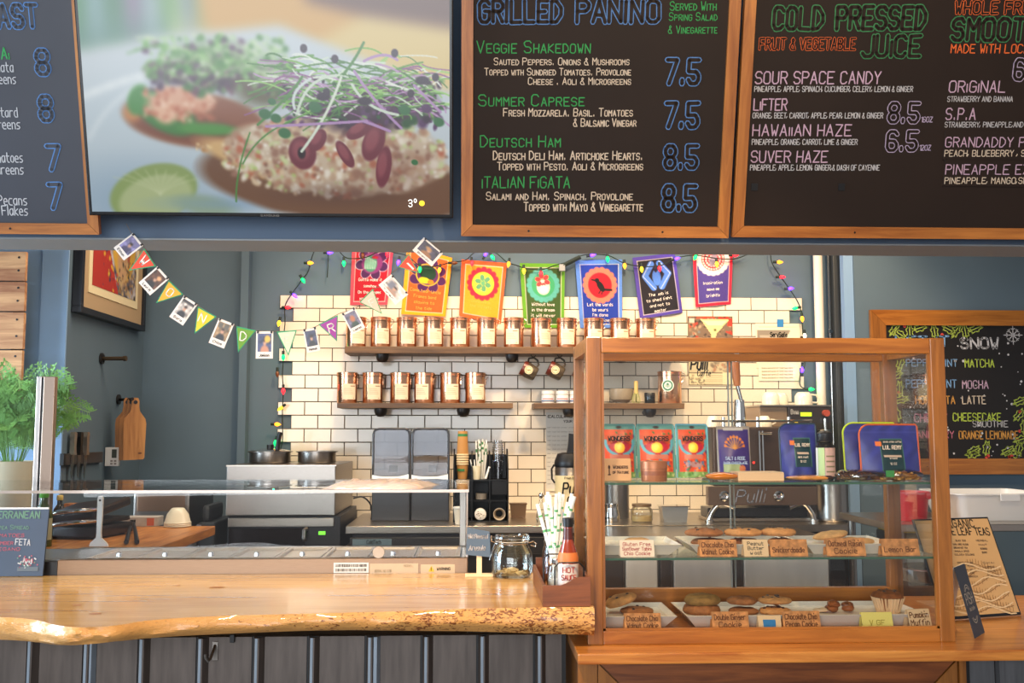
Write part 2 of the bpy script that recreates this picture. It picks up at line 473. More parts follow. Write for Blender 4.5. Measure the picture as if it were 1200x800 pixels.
YT = 5.70
XL = at(165.7, 450, YT).x                     # left side wall
YL = 1.0
yl = (XL/ray(79, 380).x)*ray(79, 380).y       # near end of the left side wall
XE = at(946, 420, YT).x
YC = 5.42                                      # wall that carries the winter chalkboard
XC = at(1003, 400, YC).x
ZC = 3.35
struct(MB().box(-6, 6, -4.5, 6.2, -0.1, 0), 'floor', mat('grey_concrete_floor', (104, 98, 92), 0.5, var=0.15, scale=2))
struct(MB().box(-6, 6, -4.5, 6.2, ZC, ZC+0.1), 'ceiling', mat('grey_ceiling', (150, 148, 146), 0.8, var=0.04, scale=2))
wb = struct(MB().box(XL, XC+0.05, YT+0.012, YT+0.15, 0, ZC), 'wall_back', PAINT)
struct(MB().box(XL-0.12, XL, yl, YT+0.15, 0, ZC), 'wall_left', PAINT)
struct(MB().box(-5.5, XL-0.12, yl, yl+0.12, 0, ZC).box(XL-0.12, XL-0.001, yl-0.012, yl, 0, ZC), 'wall_left_front', LPAINT)
struct(MB().box(XC, 6.0, YC, YT+0.15, 0, ZC), 'wall_right', PAINT)
struct(MB().box(XC-0.055, XC-0.001, YC+0.01, YC+0.06, 0, ZC), 'trim_1', LPAINT)  # corner strip, its lit look comes from the paler colour
# column jog in the back wall, left of the tiles
cx0, cx1 = at(280, 450, 5.64).x, at(289, 450, 5.64).x
struct(MB().box(cx0, cx1, 5.63, YT+0.02, 0, ZC), 'trim_2', PAINT)
# header beam across the opening
ZH = at(600, 284, 3.25).z
struct(MB().box(-5.5, 6.0, 3.25, 3.45, ZH+0.006, ZC), 'trim_3', PAINTB)
struct(MB().box(-5.5, 6.0, 3.252, 3.45, ZH, ZH+0.0055), 'trim_4', mat('bounce_lit_beam_paint', (150, 154, 156), 0.7))  # beam underside in a lighter colour, standing in for bounce from below

# ---- subway tiles, toothed at both ends
TP, RP = 0.15125, 0.0762
x0t = at(328, 355, YT).x; ztop = at(600, 347, YT).z
TILE = mat('cream_glazed_tile', (232, 216, 192), 0.2, var=0.03, scale=4, coat=0.3)
bmt = bmesh.new(); bmesh.ops.create_cube(bmt, size=1)
for v in bmt.verts: v.co = Vector((v.co.x*(TP-0.0045), v.co.y*0.010, v.co.z*(RP-0.0045)))
bmesh.ops.bevel(bmt, geom=[e for e in bmt.edges if all(v.co.y < 0 for v in e.verts)], offset=0.0016, segments=1, affect='EDGES')
tile_me = bpy.data.meshes.new('tile'); bmt.to_mesh(tile_me); bmt.free(); tile_me.materials.append(TILE)
GROUT = mat('dark_grout', (62, 52, 44), 0.9)
gb = MB(); count = 0; rest = MB(); rngt = random.Random(3)
for r in range(17):
    n = 20 if r % 2 == 0 else 19
    xs = x0t+(0 if r % 2 == 0 else TP/2)
    z = ztop-RP*(r+0.5)
    gb.box(xs, xs+n*TP, YT+0.004, YT+0.0125, z-RP/2, z+RP/2)
    for k in range(n):
        cx = xs+TP*(k+0.5)
        if count < 298:
            o = bpy.data.objects.new('tile', tile_me); COL.objects.link(o); o.parent = wb
            o.location = (cx, YT+0.003+rngt.uniform(-0.0006, 0.0006), z)
            o.rotation_euler = (rngt.uniform(-.006, .006), 0, rngt.uniform(-.006, .006)); count += 1
        else:
            rest.box(cx-TP/2+.002, cx+TP/2-.002, YT-0.002, YT+0.008, z-RP/2+.002, z+RP/2-.002)
gb.build('grout', GROUT, wb)
rest.build('tile_field', TILE, wb, kind='stuff')

# ---- pipes right of the tiles
def W(name, label, cat, group=None): return thing(name, label, cat, (0, 0, 0), group, world=True)
def set_base(root):
    """move a world-built thing's Empty to the base of its parts"""
    pts = [c.matrix_basis.translation*0+Vector(v.co) for c in root.children if c.type == 'MESH' for v in c.data.vertices]
    if not pts: return root
    x = (min(p.x for p in pts)+max(p.x for p in pts))/2; y = (min(p.y for p in pts)+max(p.y for p in pts))/2; z = min(p.z for p in pts)
    d = Vector((x, y, z)); root.location = d
    done = set()
    def mv(o):
        for c in o.children:
            if c.type == 'MESH' and c.data.name not in done: c.data.transform(Matrix.Translation(-d)); done.add(c.data.name)
            mv(c)
    mv(root)
    return root
xp = at(961.5, 400, 5.6).x
t = W('drain_pipe', 'white vertical plastic pipe beside the tiled wall', 'pipe')
MB().cyl(0.026, 0, ZC, 20, Matrix.Translation((xp+0.004, 5.62, 0))).build('pipe', mat('cream_pvc', (240, 226, 206), 0.4), t)
MB().cyl(0.031, 1.45, 1.50, 20, Matrix.Translation((xp+0.004, 5.62, 0))).build('coupling', mat('cream_pvc', (240, 226, 206), 0.4), t)
set_base(t)
t = W('conduit', 'thin chrome conduit pipe with a clamp, right of the white pipe', 'pipe')
xq = at(975.5, 400, 5.6).x
m = MB().cyl(0.0075, 0.0, ZC, 12, Matrix.Translation((xq, 5.63, 0))); m.build('pipe', CHROME, t)
zc = at(976, 388, 5.6).z
MB().box(xq-0.014, xq+0.014, 5.615, 5.645, zc-0.01, zc+0.012, b=0.003).build('clamp', CHROME, t)
set_base(t)
t = W('cable_duct', 'dark grey vertical duct between the conduit and the blue wall corner', 'duct')
a, b_ = at(979, 400, 5.6).x, at(991, 400, 5.6).x
MB().box(a, b_, 5.6, 5.70, 0, ZC, b=0.004).build('cover', mat('duct_grey', (70, 72, 74), 0.5, 0.3), t)
set_base(t)

# ================================================================== BAR
ZB = 1.07
front = [(-160, 722), (-60, 723), (0, 724), (38, 727), (62, 733), (90, 736), (131, 734), (175, 727.5), (248, 723), (350, 720), (410, 718.5), (470, 717), (553, 714), (640, 712.5), (697, 712)]
bot = {-160: 750, -60: 751, 0: 752, 38: 755, 62: 758, 90: 758, 131: 754, 175: 750, 248: 745.6, 350: 741.5, 410: 740.5, 470: 741, 553: 742, 640: 745, 697: 746.5}
fp = [atz(px, py, ZB) for px, py in front]
zb = [at(px, bot[px], p.y-0.004).z for (px, py), p in zip(front, fp)]
fine, finez = [], []
for i in range(len(fp)-1):                     # smooth and resample the live edge
    p0, p1, p2, p3 = fp[max(i-1, 0)], fp[i], fp[i+1], fp[min(i+2, len(fp)-1)]
    for k in range(8):
        t = k/8
        q = 0.5*((2*p1)+(p2-p0)*t+(2*p0-5*p1+4*p2-p3)*t*t+(3*p1-p0-3*p2+p3)*t*t*t)
        fine.append(Vector((q.x, q.y, ZB))); finez.append(zb[i]*(1-t)+zb[i+1]*t)
fine.append(fp[-1]); finez.append(zb[-1])
YB = atz(560, 671, ZB).y                       # back edge of the slab
XR = at(689, 600, 2.70).x-0.004                # left face of the case
bar = W('timber_bar', 'long honey coloured live edge timber bar top in the foreground', 'counter')
mb = MB(); vs = []; rings = 7; N = len(fine)
for j in range(rings+1):
    s_ = j/rings
    for i, p in enumerate(fine):
        H_ = ZB-finez[i]
        if j == 0: vs.append((p.x, p.y+0.012, ZB)); continue
        bulge = math.sin(min(1, s_*1.15)*PI*0.5)
        nz = mnoise.noise(Vector((p.x*14, s_*2.5, 3.1)))*0.006+mnoise.noise(Vector((p.x*45, s_*7, 8)))*0.0022
        left = math.exp(-((p.x+1.02)/0.28)**2)
        y = p.y+0.010-0.014*bulge+0.030*max(0, s_-0.45)**1.4*2+nz*(1 if j < rings else 0)*(1+1.6*left)
        vs.append((p.x, y, ZB-H_*s_**0.95*0.998))
fs = [(j*N+i, (j+1)*N+i, (j+1)*N+i+1, j*N+i+1) for j in range(rings) for i in range(N-1)]
mb.add(vs, fs, True)
edge_vs = [vs[i] for i in range(N)]; botv = [vs[rings*N+i] for i in range(N)]
zlow = finez[-1]
# top face as strips to the back; right end steps in around the case
def strip(row, back_y, z_of):
    v2, f2 = [], []
    for i, p in enumerate(row):
        by = back_y if p[0] <= XR else row[i][1]+0.1
        v2 += [p, (min(p[0], 99), by, z_of(i))]
    n = len(row)
    f2 = [(2*i, 2*i+2, 2*i+3, 2*i+1) for i in range(n-1)]
    return v2, f2
inr = [i for i in range(N) if vs[i][0] <= XR-0.002]
row = [vs[i] for i in inr]+[(XR, vs[inr[-1]][1], ZB)]
v2 = []; 
for p in row: v2 += [p, (p[0], YB, ZB)]
mb2 = MB().add(v2, [(2*i, 2*i+2, 2*i+3, 2*i+1) for i in range(len(row)-1)])
row3 = [row[-1]]+[vs[i] for i in range(N) if vs[i][0] > XR-0.002]
v3 = []
for p in row3: v3 += [p, (p[0], 2.690, ZB)]
mb2.add(v3, [(2*i, 2*i+2, 2*i+3, 2*i+1) for i in range(len(row3)-1)])
rowb = [botv[i] for i in inr]+[(XR, botv[inr[-1]][1], botv[inr[-1]][2])]
v4 = []
for p in rowb: v4 += [p, (p[0], YB, p[2])]
mb2.add(v4, [(2*i, 2*i+1, 2*i+3, 2*i+2) for i in range(len(rowb)-1)])
endc = fine[-1].x
mb2.add([(endc, vs[N-1][1], ZB), (endc, 2.690, ZB), (endc, 2.690, zlow), (endc, botv[-1][1], zlow)]+[], [(0, 3, 2, 1)])
mb2.add([(XR, 2.690, ZB), (XR, YB, ZB), (XR, YB, zlow), (XR, 2.690, zlow)], [(0, 3, 2, 1)])
mb2.add([(fp[0].x, YB, ZB), (XR, YB, ZB), (XR, YB, zlow), (fp[0].x, YB, zlow)], [(0, 1, 2, 3)])
# end cap polygon of the live edge
capl = [vs[j*N+N-1] for j in range(rings+1)]+[(endc, 2.69, zlow), (endc, 2.69, ZB)]
mb.add(capl, [tuple(range(len(capl)))])
def slab_mat():
    m, nt, b = _new('honey_live_edge_timber'); L = nt.links
    tc = nt.nodes.new('ShaderNodeTexCoord'); mp = nt.nodes.new('ShaderNodeMapping'); mp.inputs['Scale'].default_value = (0.9, 7, 7)
    L.new(tc.outputs['Object'], mp.inputs[0])
    n = nt.nodes.new('ShaderNodeTexNoise'); n.inputs['Scale'].default_value = 2.2; n.inputs['Detail'].default_value = 7; n.inputs['Distortion'].default_value = 1.2
    L.new(mp.outputs[0], n.inputs[0])
    r = nt.nodes.new('ShaderNodeValToRGB'); e = r.color_ramp.elements
    e[0].position = 0.30; e[0].color = (*lin((198, 140, 72)), 1); e[1].position = 0.60; e[1].color = (*lin((226, 172, 98)), 1)
    L.new(n.outputs[0], r.inputs[0]); L.new(r.outputs[0], b.inputs['Base Color'])
    b.inputs['Roughness'].default_value = 0.22; b.inputs['Coat Weight'].default_value = 0.5; b.inputs['Coat Roughness'].default_value = 0.08
    return m
def bark_mat():
    m, nt, b = _new('live_edge_with_bark_flecks'); L = nt.links
    tc = nt.nodes.new('ShaderNodeTexCoord'); mp = nt.nodes.new('ShaderNodeMapping'); mp.inputs['Scale'].default_value = (1, 1, 2.2)
    L.new(tc.outputs['Object'], mp.inputs[0])
    n = nt.nodes.new('ShaderNodeTexNoise'); n.inputs['Scale'].default_value = 80; n.inputs['Detail'].default_value = 7; n.inputs['Distortion'].default_value = 1.0
    L.new(mp.outputs[0], n.inputs[0])
    n2 = nt.nodes.new('ShaderNodeTexNoise'); n2.inputs['Scale'].default_value = 6; n2.inputs['Detail'].default_value = 3
    L.new(mp.outputs[0], n2.inputs[0])
    sep = nt.nodes.new('ShaderNodeSeparateXYZ'); L.new(tc.outputs['Object'], sep.inputs[0])
    mr = nt.nodes.new('ShaderNodeMapRange'); mr.inputs[1].default_value = -0.85+0.6; mr.inputs[2].default_value = 0.95; mr.inputs[3].default_value = -0.10; mr.inputs[4].default_value = 0.085
    L.new(sep.outputs[0], mr.inputs[0])
    a = nt.nodes.new('ShaderNodeMath'); a.operation = 'MULTIPLY_ADD'; a.inputs[1].default_value = 0.5
    L.new(n2.outputs[0], a.inputs[0]); L.new(n.outputs[0], a.inputs[2])
    a2 = nt.nodes.new('ShaderNodeMath'); L.new(a.outputs[0], a2.inputs[0]); L.new(mr.outputs[0], a2.inputs[1])
    r = nt.nodes.new('ShaderNodeValToRGB'); e = r.color_ramp.elements
    e[0].position = 0.83; e[0].color = (*lin((224, 162, 90)), 1); e[1].position = 0.89; e[1].color = (*lin((132, 72, 30)), 1)
    L.new(a2.outputs[0], r.inputs[0]); L.new(r.outputs[0], b.inputs['Base Color'])
    b.inputs['Roughness'].default_value = 0.3; b.inputs['Coat Weight'].default_value = 0.4
    bp = nt.nodes.new('ShaderNodeBump'); bp.inputs['Strength'].default_value = 0.5; bp.inputs['Distance'].default_value = 0.006
    L.new(n.outputs[0], bp.inputs['Height']); L.new(bp.outputs[0], b.inputs['Normal'])
    return m
mb2.build('slab', slab_mat(), bar); mb.build('live_edge', bark_mat(), bar)
for px, py, w_ in ((90, 709, 0.012), (112, 719, 0.016), (254, 688, 0.022), (208, 686, 0.01)):
    p = atz(px, py, ZB); kn = MB().add([(p.x+w_*math.cos(a), p.y+w_*0.6*math.sin(a), ZB+0.0006) for a in [2*PI*k/10 for k in range(10)]], [tuple(range(10))])
    kn.build('knot', mat('knot_brown', (168, 104, 50), 0.4), bar)
set_base(bar)

# corrugated metal bar front, one sheet between each pair of laps
YF = 2.86
metal = mat('weathered_corrugated_metal', (100, 90, 84), 0.45, 0.45, var=0.22, scale=8, stretch=(6, 6, 0.7))
metal_r = mat('rib_edge_metal', (150, 162, 174), 0.35, 0.4, var=0.1, scale=8)
bf = W('bar_cladding', 'dark corrugated metal bar front below the timber top', 'panelling')
def ribx(px): return at(px, 775, YF-0.02).x
ribs = [-40, 32, 98, 163, 232, 298, 363, 431, 497, 563, 630, 664]
for a, b_ in zip(range(-1, len(ribs)-1), range(0, len(ribs))):
    xa = ribx(ribs[a]) if a >= 0 else ribx(-120); xb = ribx(ribs[b_])
    poly = [(xa-0.006, YF-0.002), (xa, YF-0.022), (xa+0.012, YF-0.022), (xa+0.024, YF), (xb-0.012, YF), (xb-0.012, YF+0.004), (xa+0.022, YF+0.004), (xa+0.010, YF-0.018), (xa-0.004, YF+0.002)]
    MB().prism(poly, 0.02, 0.96, axis='z').build('metal_sheet', metal, bf)
    MB().box(xa+0.001, xa+0.008, YF-0.0235, YF-0.0222, 0.02, 0.96).build('rib_edge', metal_r, bf)
for px in (103, 438):
    x = ribx(px); MB().prism([(x-0.005, YF-0.002), (x-0.001, YF-0.018), (x+0.008, YF-0.018), (x+0.016, YF-0.002)], 0.02, 0.96, axis='z').build('lap_rib', metal_r, bf)
MB().box(ribx(-120), ribx(664), YF+0.004, YF+0.03, 0.0, 0.96).build('backing', DARK, bf)
set_base(bf)
hk = at(249, 763, YF-0.03)
t = thing('bag_hook', 'small steel bag hook on the corrugated bar front', 'hook', (hk.x, YF-0.0, hk.z-0.03))
MB().box(-0.008, 0.008, -0.004, 0.0, 0.0, 0.05, b=0.001).build('plate', STEEL, t)
MB().tube([(0, -0.004, 0.04), (0, -0.02, 0.030), (-0.004, -0.034, 0.012), (-0.008, -0.042, 0.006), (-0.014, -0.046, 0.016), (-0.015, -0.046, 0.026)], 0.004, 8).build('hook', STEEL, t)
t = thing('outlet_clip', 'small black clip under the bar edge, right of the bag hook', 'clip', (at(273, 748, YF).x, YF, at(273, 752, YF).z))
MB().box(-0.006, 0.006, -0.012, 0, 0, 0.022, b=0.001).build('body', DARK, t)

# ================================================================== COUNTER AND CABINET UNDER THE CASE
ZK = at(900, 757.5, 2.66).z                     # worktop surface
YK = 2.60
wk = W('service_counter', 'lower orange wood worktop that carries the pastry case', 'counter')
xk0 = at(677, 760, YK).x; zk0 = at(900, 770, YK).z
ZK = min(ZK, at(900, 756, 2.68).z)
MB().box(xk0, 2.6, YK, 3.45, ZK-0.028, ZK, b=0.004).build('worktop', wood('worktop_pine', (214, 142, 66), (170, 96, 38), 0, rough=0.3, coat=0.3), wk)
set_base(wk)
cb = W('service_cabinet', 'stained wood cabinet with mitred frame under the pastry case', 'cabinet')
YD = 2.66; zt = ZK-0.0285
xa, xb = at(677, 785, YD).x, at(1131, 785, YD).x
MB().box(xa+0.006, xb-0.006, YD+0.02, 3.35, 0.02, zt).build('carcass', CASEV, cb)
MB().box(xa, xa+0.05, YD-0.006, YD+0.02, 0.02, zt).build('stile', CASEV, cb)
MB().box(xb-0.018, xb, YD-0.006, YD+0.02, 0.02, zt).build('stile', CASEV, cb)
xi0, xi1 = xa+0.053, xb-0.021; fw = 0.16
MB().prism([(xi0, zt-0.004), (xi1, zt-0.004), (xi1-fw, zt-fw), (xi0+fw, zt-fw)], YD, YD+0.02).build('top_rail', wood('cabinet_stain', (150, 84, 40), (96, 48, 22), 0, rough=0.35), cb)
MB().prism([(xi0, zt-0.010), (xi0+fw-0.003, zt-fw-0.003), (xi0+fw-0.003, 0.03), (xi0, 0.03)], YD, YD+0.02).build('side_rail', CASEV, cb)
MB().prism([(xi1, zt-0.010), (xi1, 0.03), (xi1-fw+0.003, 0.03), (xi1-fw+0.003, zt-fw-0.003)], YD, YD+0.02).build('side_rail', CASEV, cb)
MB().box(xi0+fw, xi1-fw, YD+0.008, YD+0.018, 0.03, zt-fw-0.002).build('panel', wood('cabinet_panel', (160, 92, 44), (110, 58, 26), 0), cb)
set_base(cb)
t = W('counter_front', 'grey corrugated metal front right of the service cabinet', 'panelling')
x = xb+0.012
while x < 2.5:
    MB().prism([(x, YD+0.04), (x+0.004, YD+0.024), (x+0.016, YD+0.024), (x+0.024, YD+0.04), (x+0.088, YD+0.04), (x+0.088, YD+0.044), (x, YD+0.044)], 0.02, zt, axis='z').build('metal_sheet', mat('grey_corrugated_metal', (128, 128, 130), 0.35, 0.8, var=0.25, scale=6, stretch=(6, 6, 0.6)), t)
    x += 0.09
MB().box(xb+0.001, xb+0.012, YD+0.0, YD+0.05, 0.02, zt).build('corner_post', DARK, t)
set_base(t)

# ================================================================== PASTRY CASE
YA, YR = 2.70, 3.05
zct = at(890, 395, YA).z
cx0_, cx1_ = at(688, 600, YA).x, at(1107.5, 480, YA).x
cxb = at(1119, 700, YA).x
pw = at(706, 600, YA).x-cx0_
case = W('pastry_case', 'large glazed cherry wood pastry case on the service counter', 'display case')
XA, XB = cx0_, (cx1_+cxb)/2+0.002
zr = zct-0.044
# four posts, rails
for (x0, x1, y0, y1) in ((XA, XA+pw, YA, YA+0.03), (XB-pw, XB, YA, YA+0.03), (XA, XA+pw*0.75, YR-0.03, YR), (XB-pw, XB, YR-0.03, YR)):
    MB().box(x0, x1, y0, y1, ZK+0.0, zct, b=0.003).build('post', CASEV, case)
MB().box(XA+pw, XB-pw, YA+0.001, YA+0.03, zr, zct-0.001, b=0.003).build('top_rail', CASEW, case)
MB().box(XA+pw*0.75, XB-pw, YR-0.03, YR-0.001, zr, zct-0.001, b=0.003).build('top_rail', CASEW, case)
zb0 = at(890, 738, YA).z
MB().box(XA+pw, XB-pw, YA+0.001, YA+0.028, ZK, zb0, b=0.003).build('bottom_rail', CASEW, case)
zrb = at(860, 689, YR-0.03).z
MB().box(XA+pw*0.75, XB-pw, YR-0.029, YR-0.001, ZK, zrb, b=0.003).build('bottom_rail', CASEW, case)
for x0 in (XA, XB-0.03):
    MB().box(x0+0.001, x0+0.029, YA+0.03, YR-0.03, zr+0.004, zct-0.001, b=0.002).build('side_rail', CASEW, case)
    MB().box(x0+0.001, x0+0.029, YA+0.03, YR-0.03, ZK, zb0-0.01, b=0.002).build('side_rail', CASEW, case)
ZDK = zb0-0.008
MB().box(XA+0.01, XB-0.01, YA+0.028, YR-0.029, ZDK-0.012, ZDK).build('deck', wood('deck_pine', (190, 124, 58), (146, 84, 36), 0), case)
MB().box(XA+pw, XB-pw, YA+0.012, YA+0.016, zb0-0.002, zr+0.002).build('front_pane', glass('case_front_glass', (253, 253, 252), 0.5, base=0.008), case)
MB().box(XA+pw-0.006, XB-pw+0.006, YA+0.004, YA+0.0115, zb0-0.001, zb0+0.006).build('glazing_bead', CASEW, case)
for x0 in (XA+pw, XB-pw-0.007):
    MB().box(x0, x0+0.007, YA+0.004, YA+0.0115, zb0, zr).build('glazing_bead', CASEV, case)
sg = glass('case_side_glass', (252, 253, 252), 0.35, base=0.008)
for x0 in (XA+0.013, XB-0.017):
    MB().box(x0, x0+0.004, YA+0.03, YR-0.03, zb0-0.01, zr+0.004).build('side_pane', sg, case)
xm = at(858, 560, YR-0.02).x
MB().box(XA+pw*0.75, xm+0.006, YR-0.020, YR-0.016, zrb, zr).build('sliding_pane', sg, case)
MB().box(xm-0.006, XB-pw, YR-0.012, YR-0.008, zrb, zr).build('sliding_pane', sg, case)
for k in (0, 1):
    MB().box(xm-0.0065+k*0.011, xm-0.005+k*0.011, YR-0.0215, YR-0.007, zrb, zr).build('pane_edge', mat('ground_glass_edge', (150, 156, 152), 0.3), case)
ZS1 = at(890, 565, YA+0.025).z; ZS2 = at(890, 653, YA+0.025).z
for z in (ZS1, ZS2):
    s_ = MB().box(XA+0.018, XB-0.018, YA+0.027, YR-0.035, z-0.006, z).build('glass_shelf', glass('shelf_glass', (244, 250, 246), 0.8, base=0.02), case)
    MB().box(XA+0.018, XB-0.018, YA+0.0252, YA+0.0268, z-0.006, z).build('shelf_edge', GLASSE, s_)
    for x0 in (XA+pw*0.8, XB-pw*0.8-0.012):
        MB().box(x0, x0+0.012, YR-0.05, YR-0.032, z-0.02, z-0.0065).build('shelf_support', CHROME, case)
MB().box(XA+0.02, XB-0.02, YA+0.03, YR-0.03, zct-0.006, zct-0.002).build('top_pane', sg, case)
set_base(case)

# ================================================================== MENU BOARDS AND SCREEN
def chalk(name, c): return mat('chalk_'+name, c, 0.75, emit=(c, 0.22))
BLUE = chalk('blue', (84, 128, 184)); GREEN = chalk('green', (52, 156, 78)); DGREEN = chalk('dark_green', (56, 128, 76)); PINKW = chalk('pinkish', (198, 164, 184))
CREAM = chalk('cream', (216, 196, 172)); WHT = chalk('white', (196, 192, 192)); ORNG = chalk('orange', (232, 104, 40)); LIME = chalk('lime', (186, 206, 78))
ROSE = chalk('rose', (196, 112, 132)); OCHRE = chalk('ochre', (212, 150, 70)); SKY = chalk('sky', (120, 160, 200)); LILAC = chalk('lilac', (182, 164, 190))
for c_ in (BLUE, GREEN, DGREEN, PINKW, CREAM, WHT, ORNG, LIME, ROSE, OCHRE, SKY, LILAC):
    c_.node_tree.nodes['Principled BSDF'].inputs['Emission Strength'].default_value = 0
BOARD = mat('chalkboard_brown_black', (40, 28, 21), 0.65, spec=0.25, var=0.12, scale=3)
BOARDL = mat('chalkboard_slate', (52, 52, 60), 0.45, var=0.12, scale=3)
TILT = math.radians(16.5)
def framed_board(name, label, pl, u0, u1, v0, v1, fw, th, surf, cat='menu board', fmat=(None, None), group=None):
    """board face at local y = 0, frame proud of it; pl is its Plane"""
    t = thing(name, label, cat, pl.loc, group, pl.e)
    fh, fv = fmat[0] or FRAMEW, fmat[1] or FRAMEV
    MB().box(u0+fw*0.6, u1-fw*0.6, 0.0, 0.006, v0+fw*0.6, v1-fw*0.6).build('chalkboard', surf, t)
    g = 0.0006
    def fr(poly, m): MB().prism(poly, -th, 0.012).build('frame_rail', m, t)
    fr([(u0+g, v0), (u0+fw, v0+fw-g), (u1-fw, v0+fw-g), (u1-g, v0)], fh)
    fr([(u0+g, v1), (u1-g, v1), (u1-fw, v1-fw+g), (u0+fw, v1-fw+g)], fh)
    fr([(u0, v0+g), (u0, v1-g), (u0+fw-g, v1-fw), (u0+fw-g, v0+fw)], fv)
    fr([(u1, v0+g), (u1-fw+g, v0+fw), (u1-fw+g, v1-fw), (u1, v1-g)], fv)
    for x in (u0+(u1-u0)*0.25, u0+(u1-u0)*0.75):
        MB().box(x-0.02, x+0.02, 0.013, 0.05, 0.03, 0.09).build('bracket', DARKM, t)
        if x < u1: MB().cyl(0.0035, 0, 0.0012, 8, TR((x, -th, v0+fw/2), rx=PI/2)).build('screw', DARKM, t)
    return t
YBD = 3.17
# ---- grilled panino board
p0 = at(695, 277.5, YBD)
pl = Plane(p0, TILT)
u0 = pl.uv(540.5, 277)[0]; u1 = pl.uv(853, 277)[0]; top = pl.uv(700, -60)[1]
fwd = pl.uv(554, 250)[0]-u0
b1 = framed_board('menu_board', 'wood framed chalkboard headed GRILLED PANINO', pl, u0, u1, 0, top, fwd, 0.010, BOARD)
FILL = mat('chalkboard_ground', (40, 28, 21), 0.65, spec=0.25)
def w1(*a, **k): return write(b1, pl, *a, **k)
w1('GRILLED', 562, 660, 26, 1, BLUE, wt=0.27, outline=FILL); w1('PANINO', 676, 775, 26, 1, BLUE, wt=0.27, outline=FILL)
w1('Served With', 785, 840, 12, 2, GREEN); w1('Spring Salad', 784, 841, 24, 15, GREEN); w1('& Vinegarette', 783, 841, 39, 30, GREEN)
w1('Veggie Shakedown', 559, 693, 62, 48, GREEN, wt=0.11); w1('Summer Caprese', 561, 686, 124, 111, GREEN, wt=0.12)
w1('Deutsch Ham', 563, 658, 172, 159, GREEN, wt=0.12); w1('iTALiAN FiGATA', 565, 669, 220, 207, GREEN, wt=0.12)
for s_, a, b_, y0, y1 in (('Sauted Peppers. Onions & Mushrooms', 579, 738, 76, 68), ('Topped with Sundried Tomatoes. Provolone', 568, 740, 88, 80), ('Cheese . Aoli & Microgreens', 619, 740, 99, 91),
    ('Fresh Mozzarela. Basil. Tomatoes', 590, 742, 136, 127), ('& Balsamic Vinegar', 672, 746, 148, 139), ('Deutsch Deli Ham. Artichoke Hearts.', 578, 754, 187, 177),
    ('Topped with Pesto. Aoli & Microgreens', 583, 754, 199, 190), ('Salami and Ham. Spinach. Provolone', 570, 742, 234, 225), ('Topped with Mayo & Vinegarette', 614, 754, 247, 237)):
    w1(s_, a, b_, y0, y1, CREAM, wt=0.15)
for s_, y0, y1, a in (('7.5', 98, 70, 781), ('7.5', 149, 121, 780), ('8.5', 197, 171, 779), ('8.5', 246, 218, 777)):
    w1(s_, a, a+40, y0, y1, BLUE, wt=0.25, outline=FILL, jit=0.05)

# ---- cold pressed juice board
p0 = at(1050, 279, YBD); pl = Plane(p0, TILT)
u0 = pl.uv(857, 279)[0]; u1 = pl.uv(1420, 279)[0]; top = pl.uv(1000, -60)[1]
b2 = framed_board('menu_board', 'wood framed chalkboard headed COLD PRESSED JUICE at the upper right', pl, u0, u1, 0, top, fwd, 0.010, BOARD)
def w1(*a, **k): return write(b2, pl, *a, **k)
w1('COLD', 906, 966, 34, 9, DGREEN, wt=0.27, outline=FILL); w1('PRESSED', 980, 1086, 34, 8, DGREEN, wt=0.27, outline=FILL)
w1('FRUIT & VEGETABLE', 890, 1003, 58, 45, ORNG, wt=0.24, outline=FILL); w1('JUiCE', 1010, 1080, 66, 42, DGREEN, wt=0.27, outline=FILL)
w1('SOUR SPACE CANDY', 885, 1033, 98, 84, PINKW, wt=0.13); w1('LiFTER', 883, 923, 129, 116, PINKW, wt=0.14)
w1('HAWAiiAN HAZE', 882, 999, 159, 146, PINKW, wt=0.13); w1('SUVER HAZE', 880, 971, 190, 177, PINKW, wt=0.13)
for s_, a, b_, y in (('PINEAPPLE, APPLE, SPINACH, CUCUMBER, CELERY, LEMON & GINGER', 884, 1070, 106), ('ORANGE, BEET, CARROT, APPLE, PEAR, LEMON & GINGER', 882, 1035, 137),
    ('PINEAPPLE, ORANGE, CARROT, LIME & GINGER', 881, 1005, 168), ('PINEAPPLE, APPLE, LEMON, GINGER,& DASH OF CAYENNE', 879, 1031, 198)):
    w1(s_, a, b_, y+1.4, y-4.8, WHT, wt=0.16)
w1('8.5', 1041, 1078, 143, 121, LILAC, wt=0.25, outline=FILL, jit=0.05); w1('16OZ', 1080, 1093, 143, 137, LILAC, wt=0.18)
w1('6.5', 1039, 1076, 176, 154, LILAC, wt=0.25, outline=FILL, jit=0.05); w1('12OZ', 1078, 1091, 176, 170, LILAC, wt=0.18)
w1('WHOLE FRUIT', 1119, 1222, 16, 2, ORNG, wt=0.26, outline=FILL); w1('SMOOTHIES', 1115, 1262, 47, 22, DGREEN, wt=0.27, outline=FILL)
w1('MADE WiTH LOCAL', 1114, 1214, 62, 52, ORNG, wt=0.15); w1('6.5', 1188, 1224, 93, 70, LILAC, wt=0.25, outline=FILL)
w1('ORiGiNAL', 1112, 1179, 108, 95, PINKW, wt=0.13); w1('STRAWBERRY AND BANANA', 1110, 1187, 119, 113, WHT, wt=0.15)
w1('S.P.A', 1108, 1144, 140, 127, PINKW, wt=0.13); w1('STRAWBERRY, PINEAPPLE,AND APPLE', 1107, 1222, 149, 143, WHT, wt=0.15)
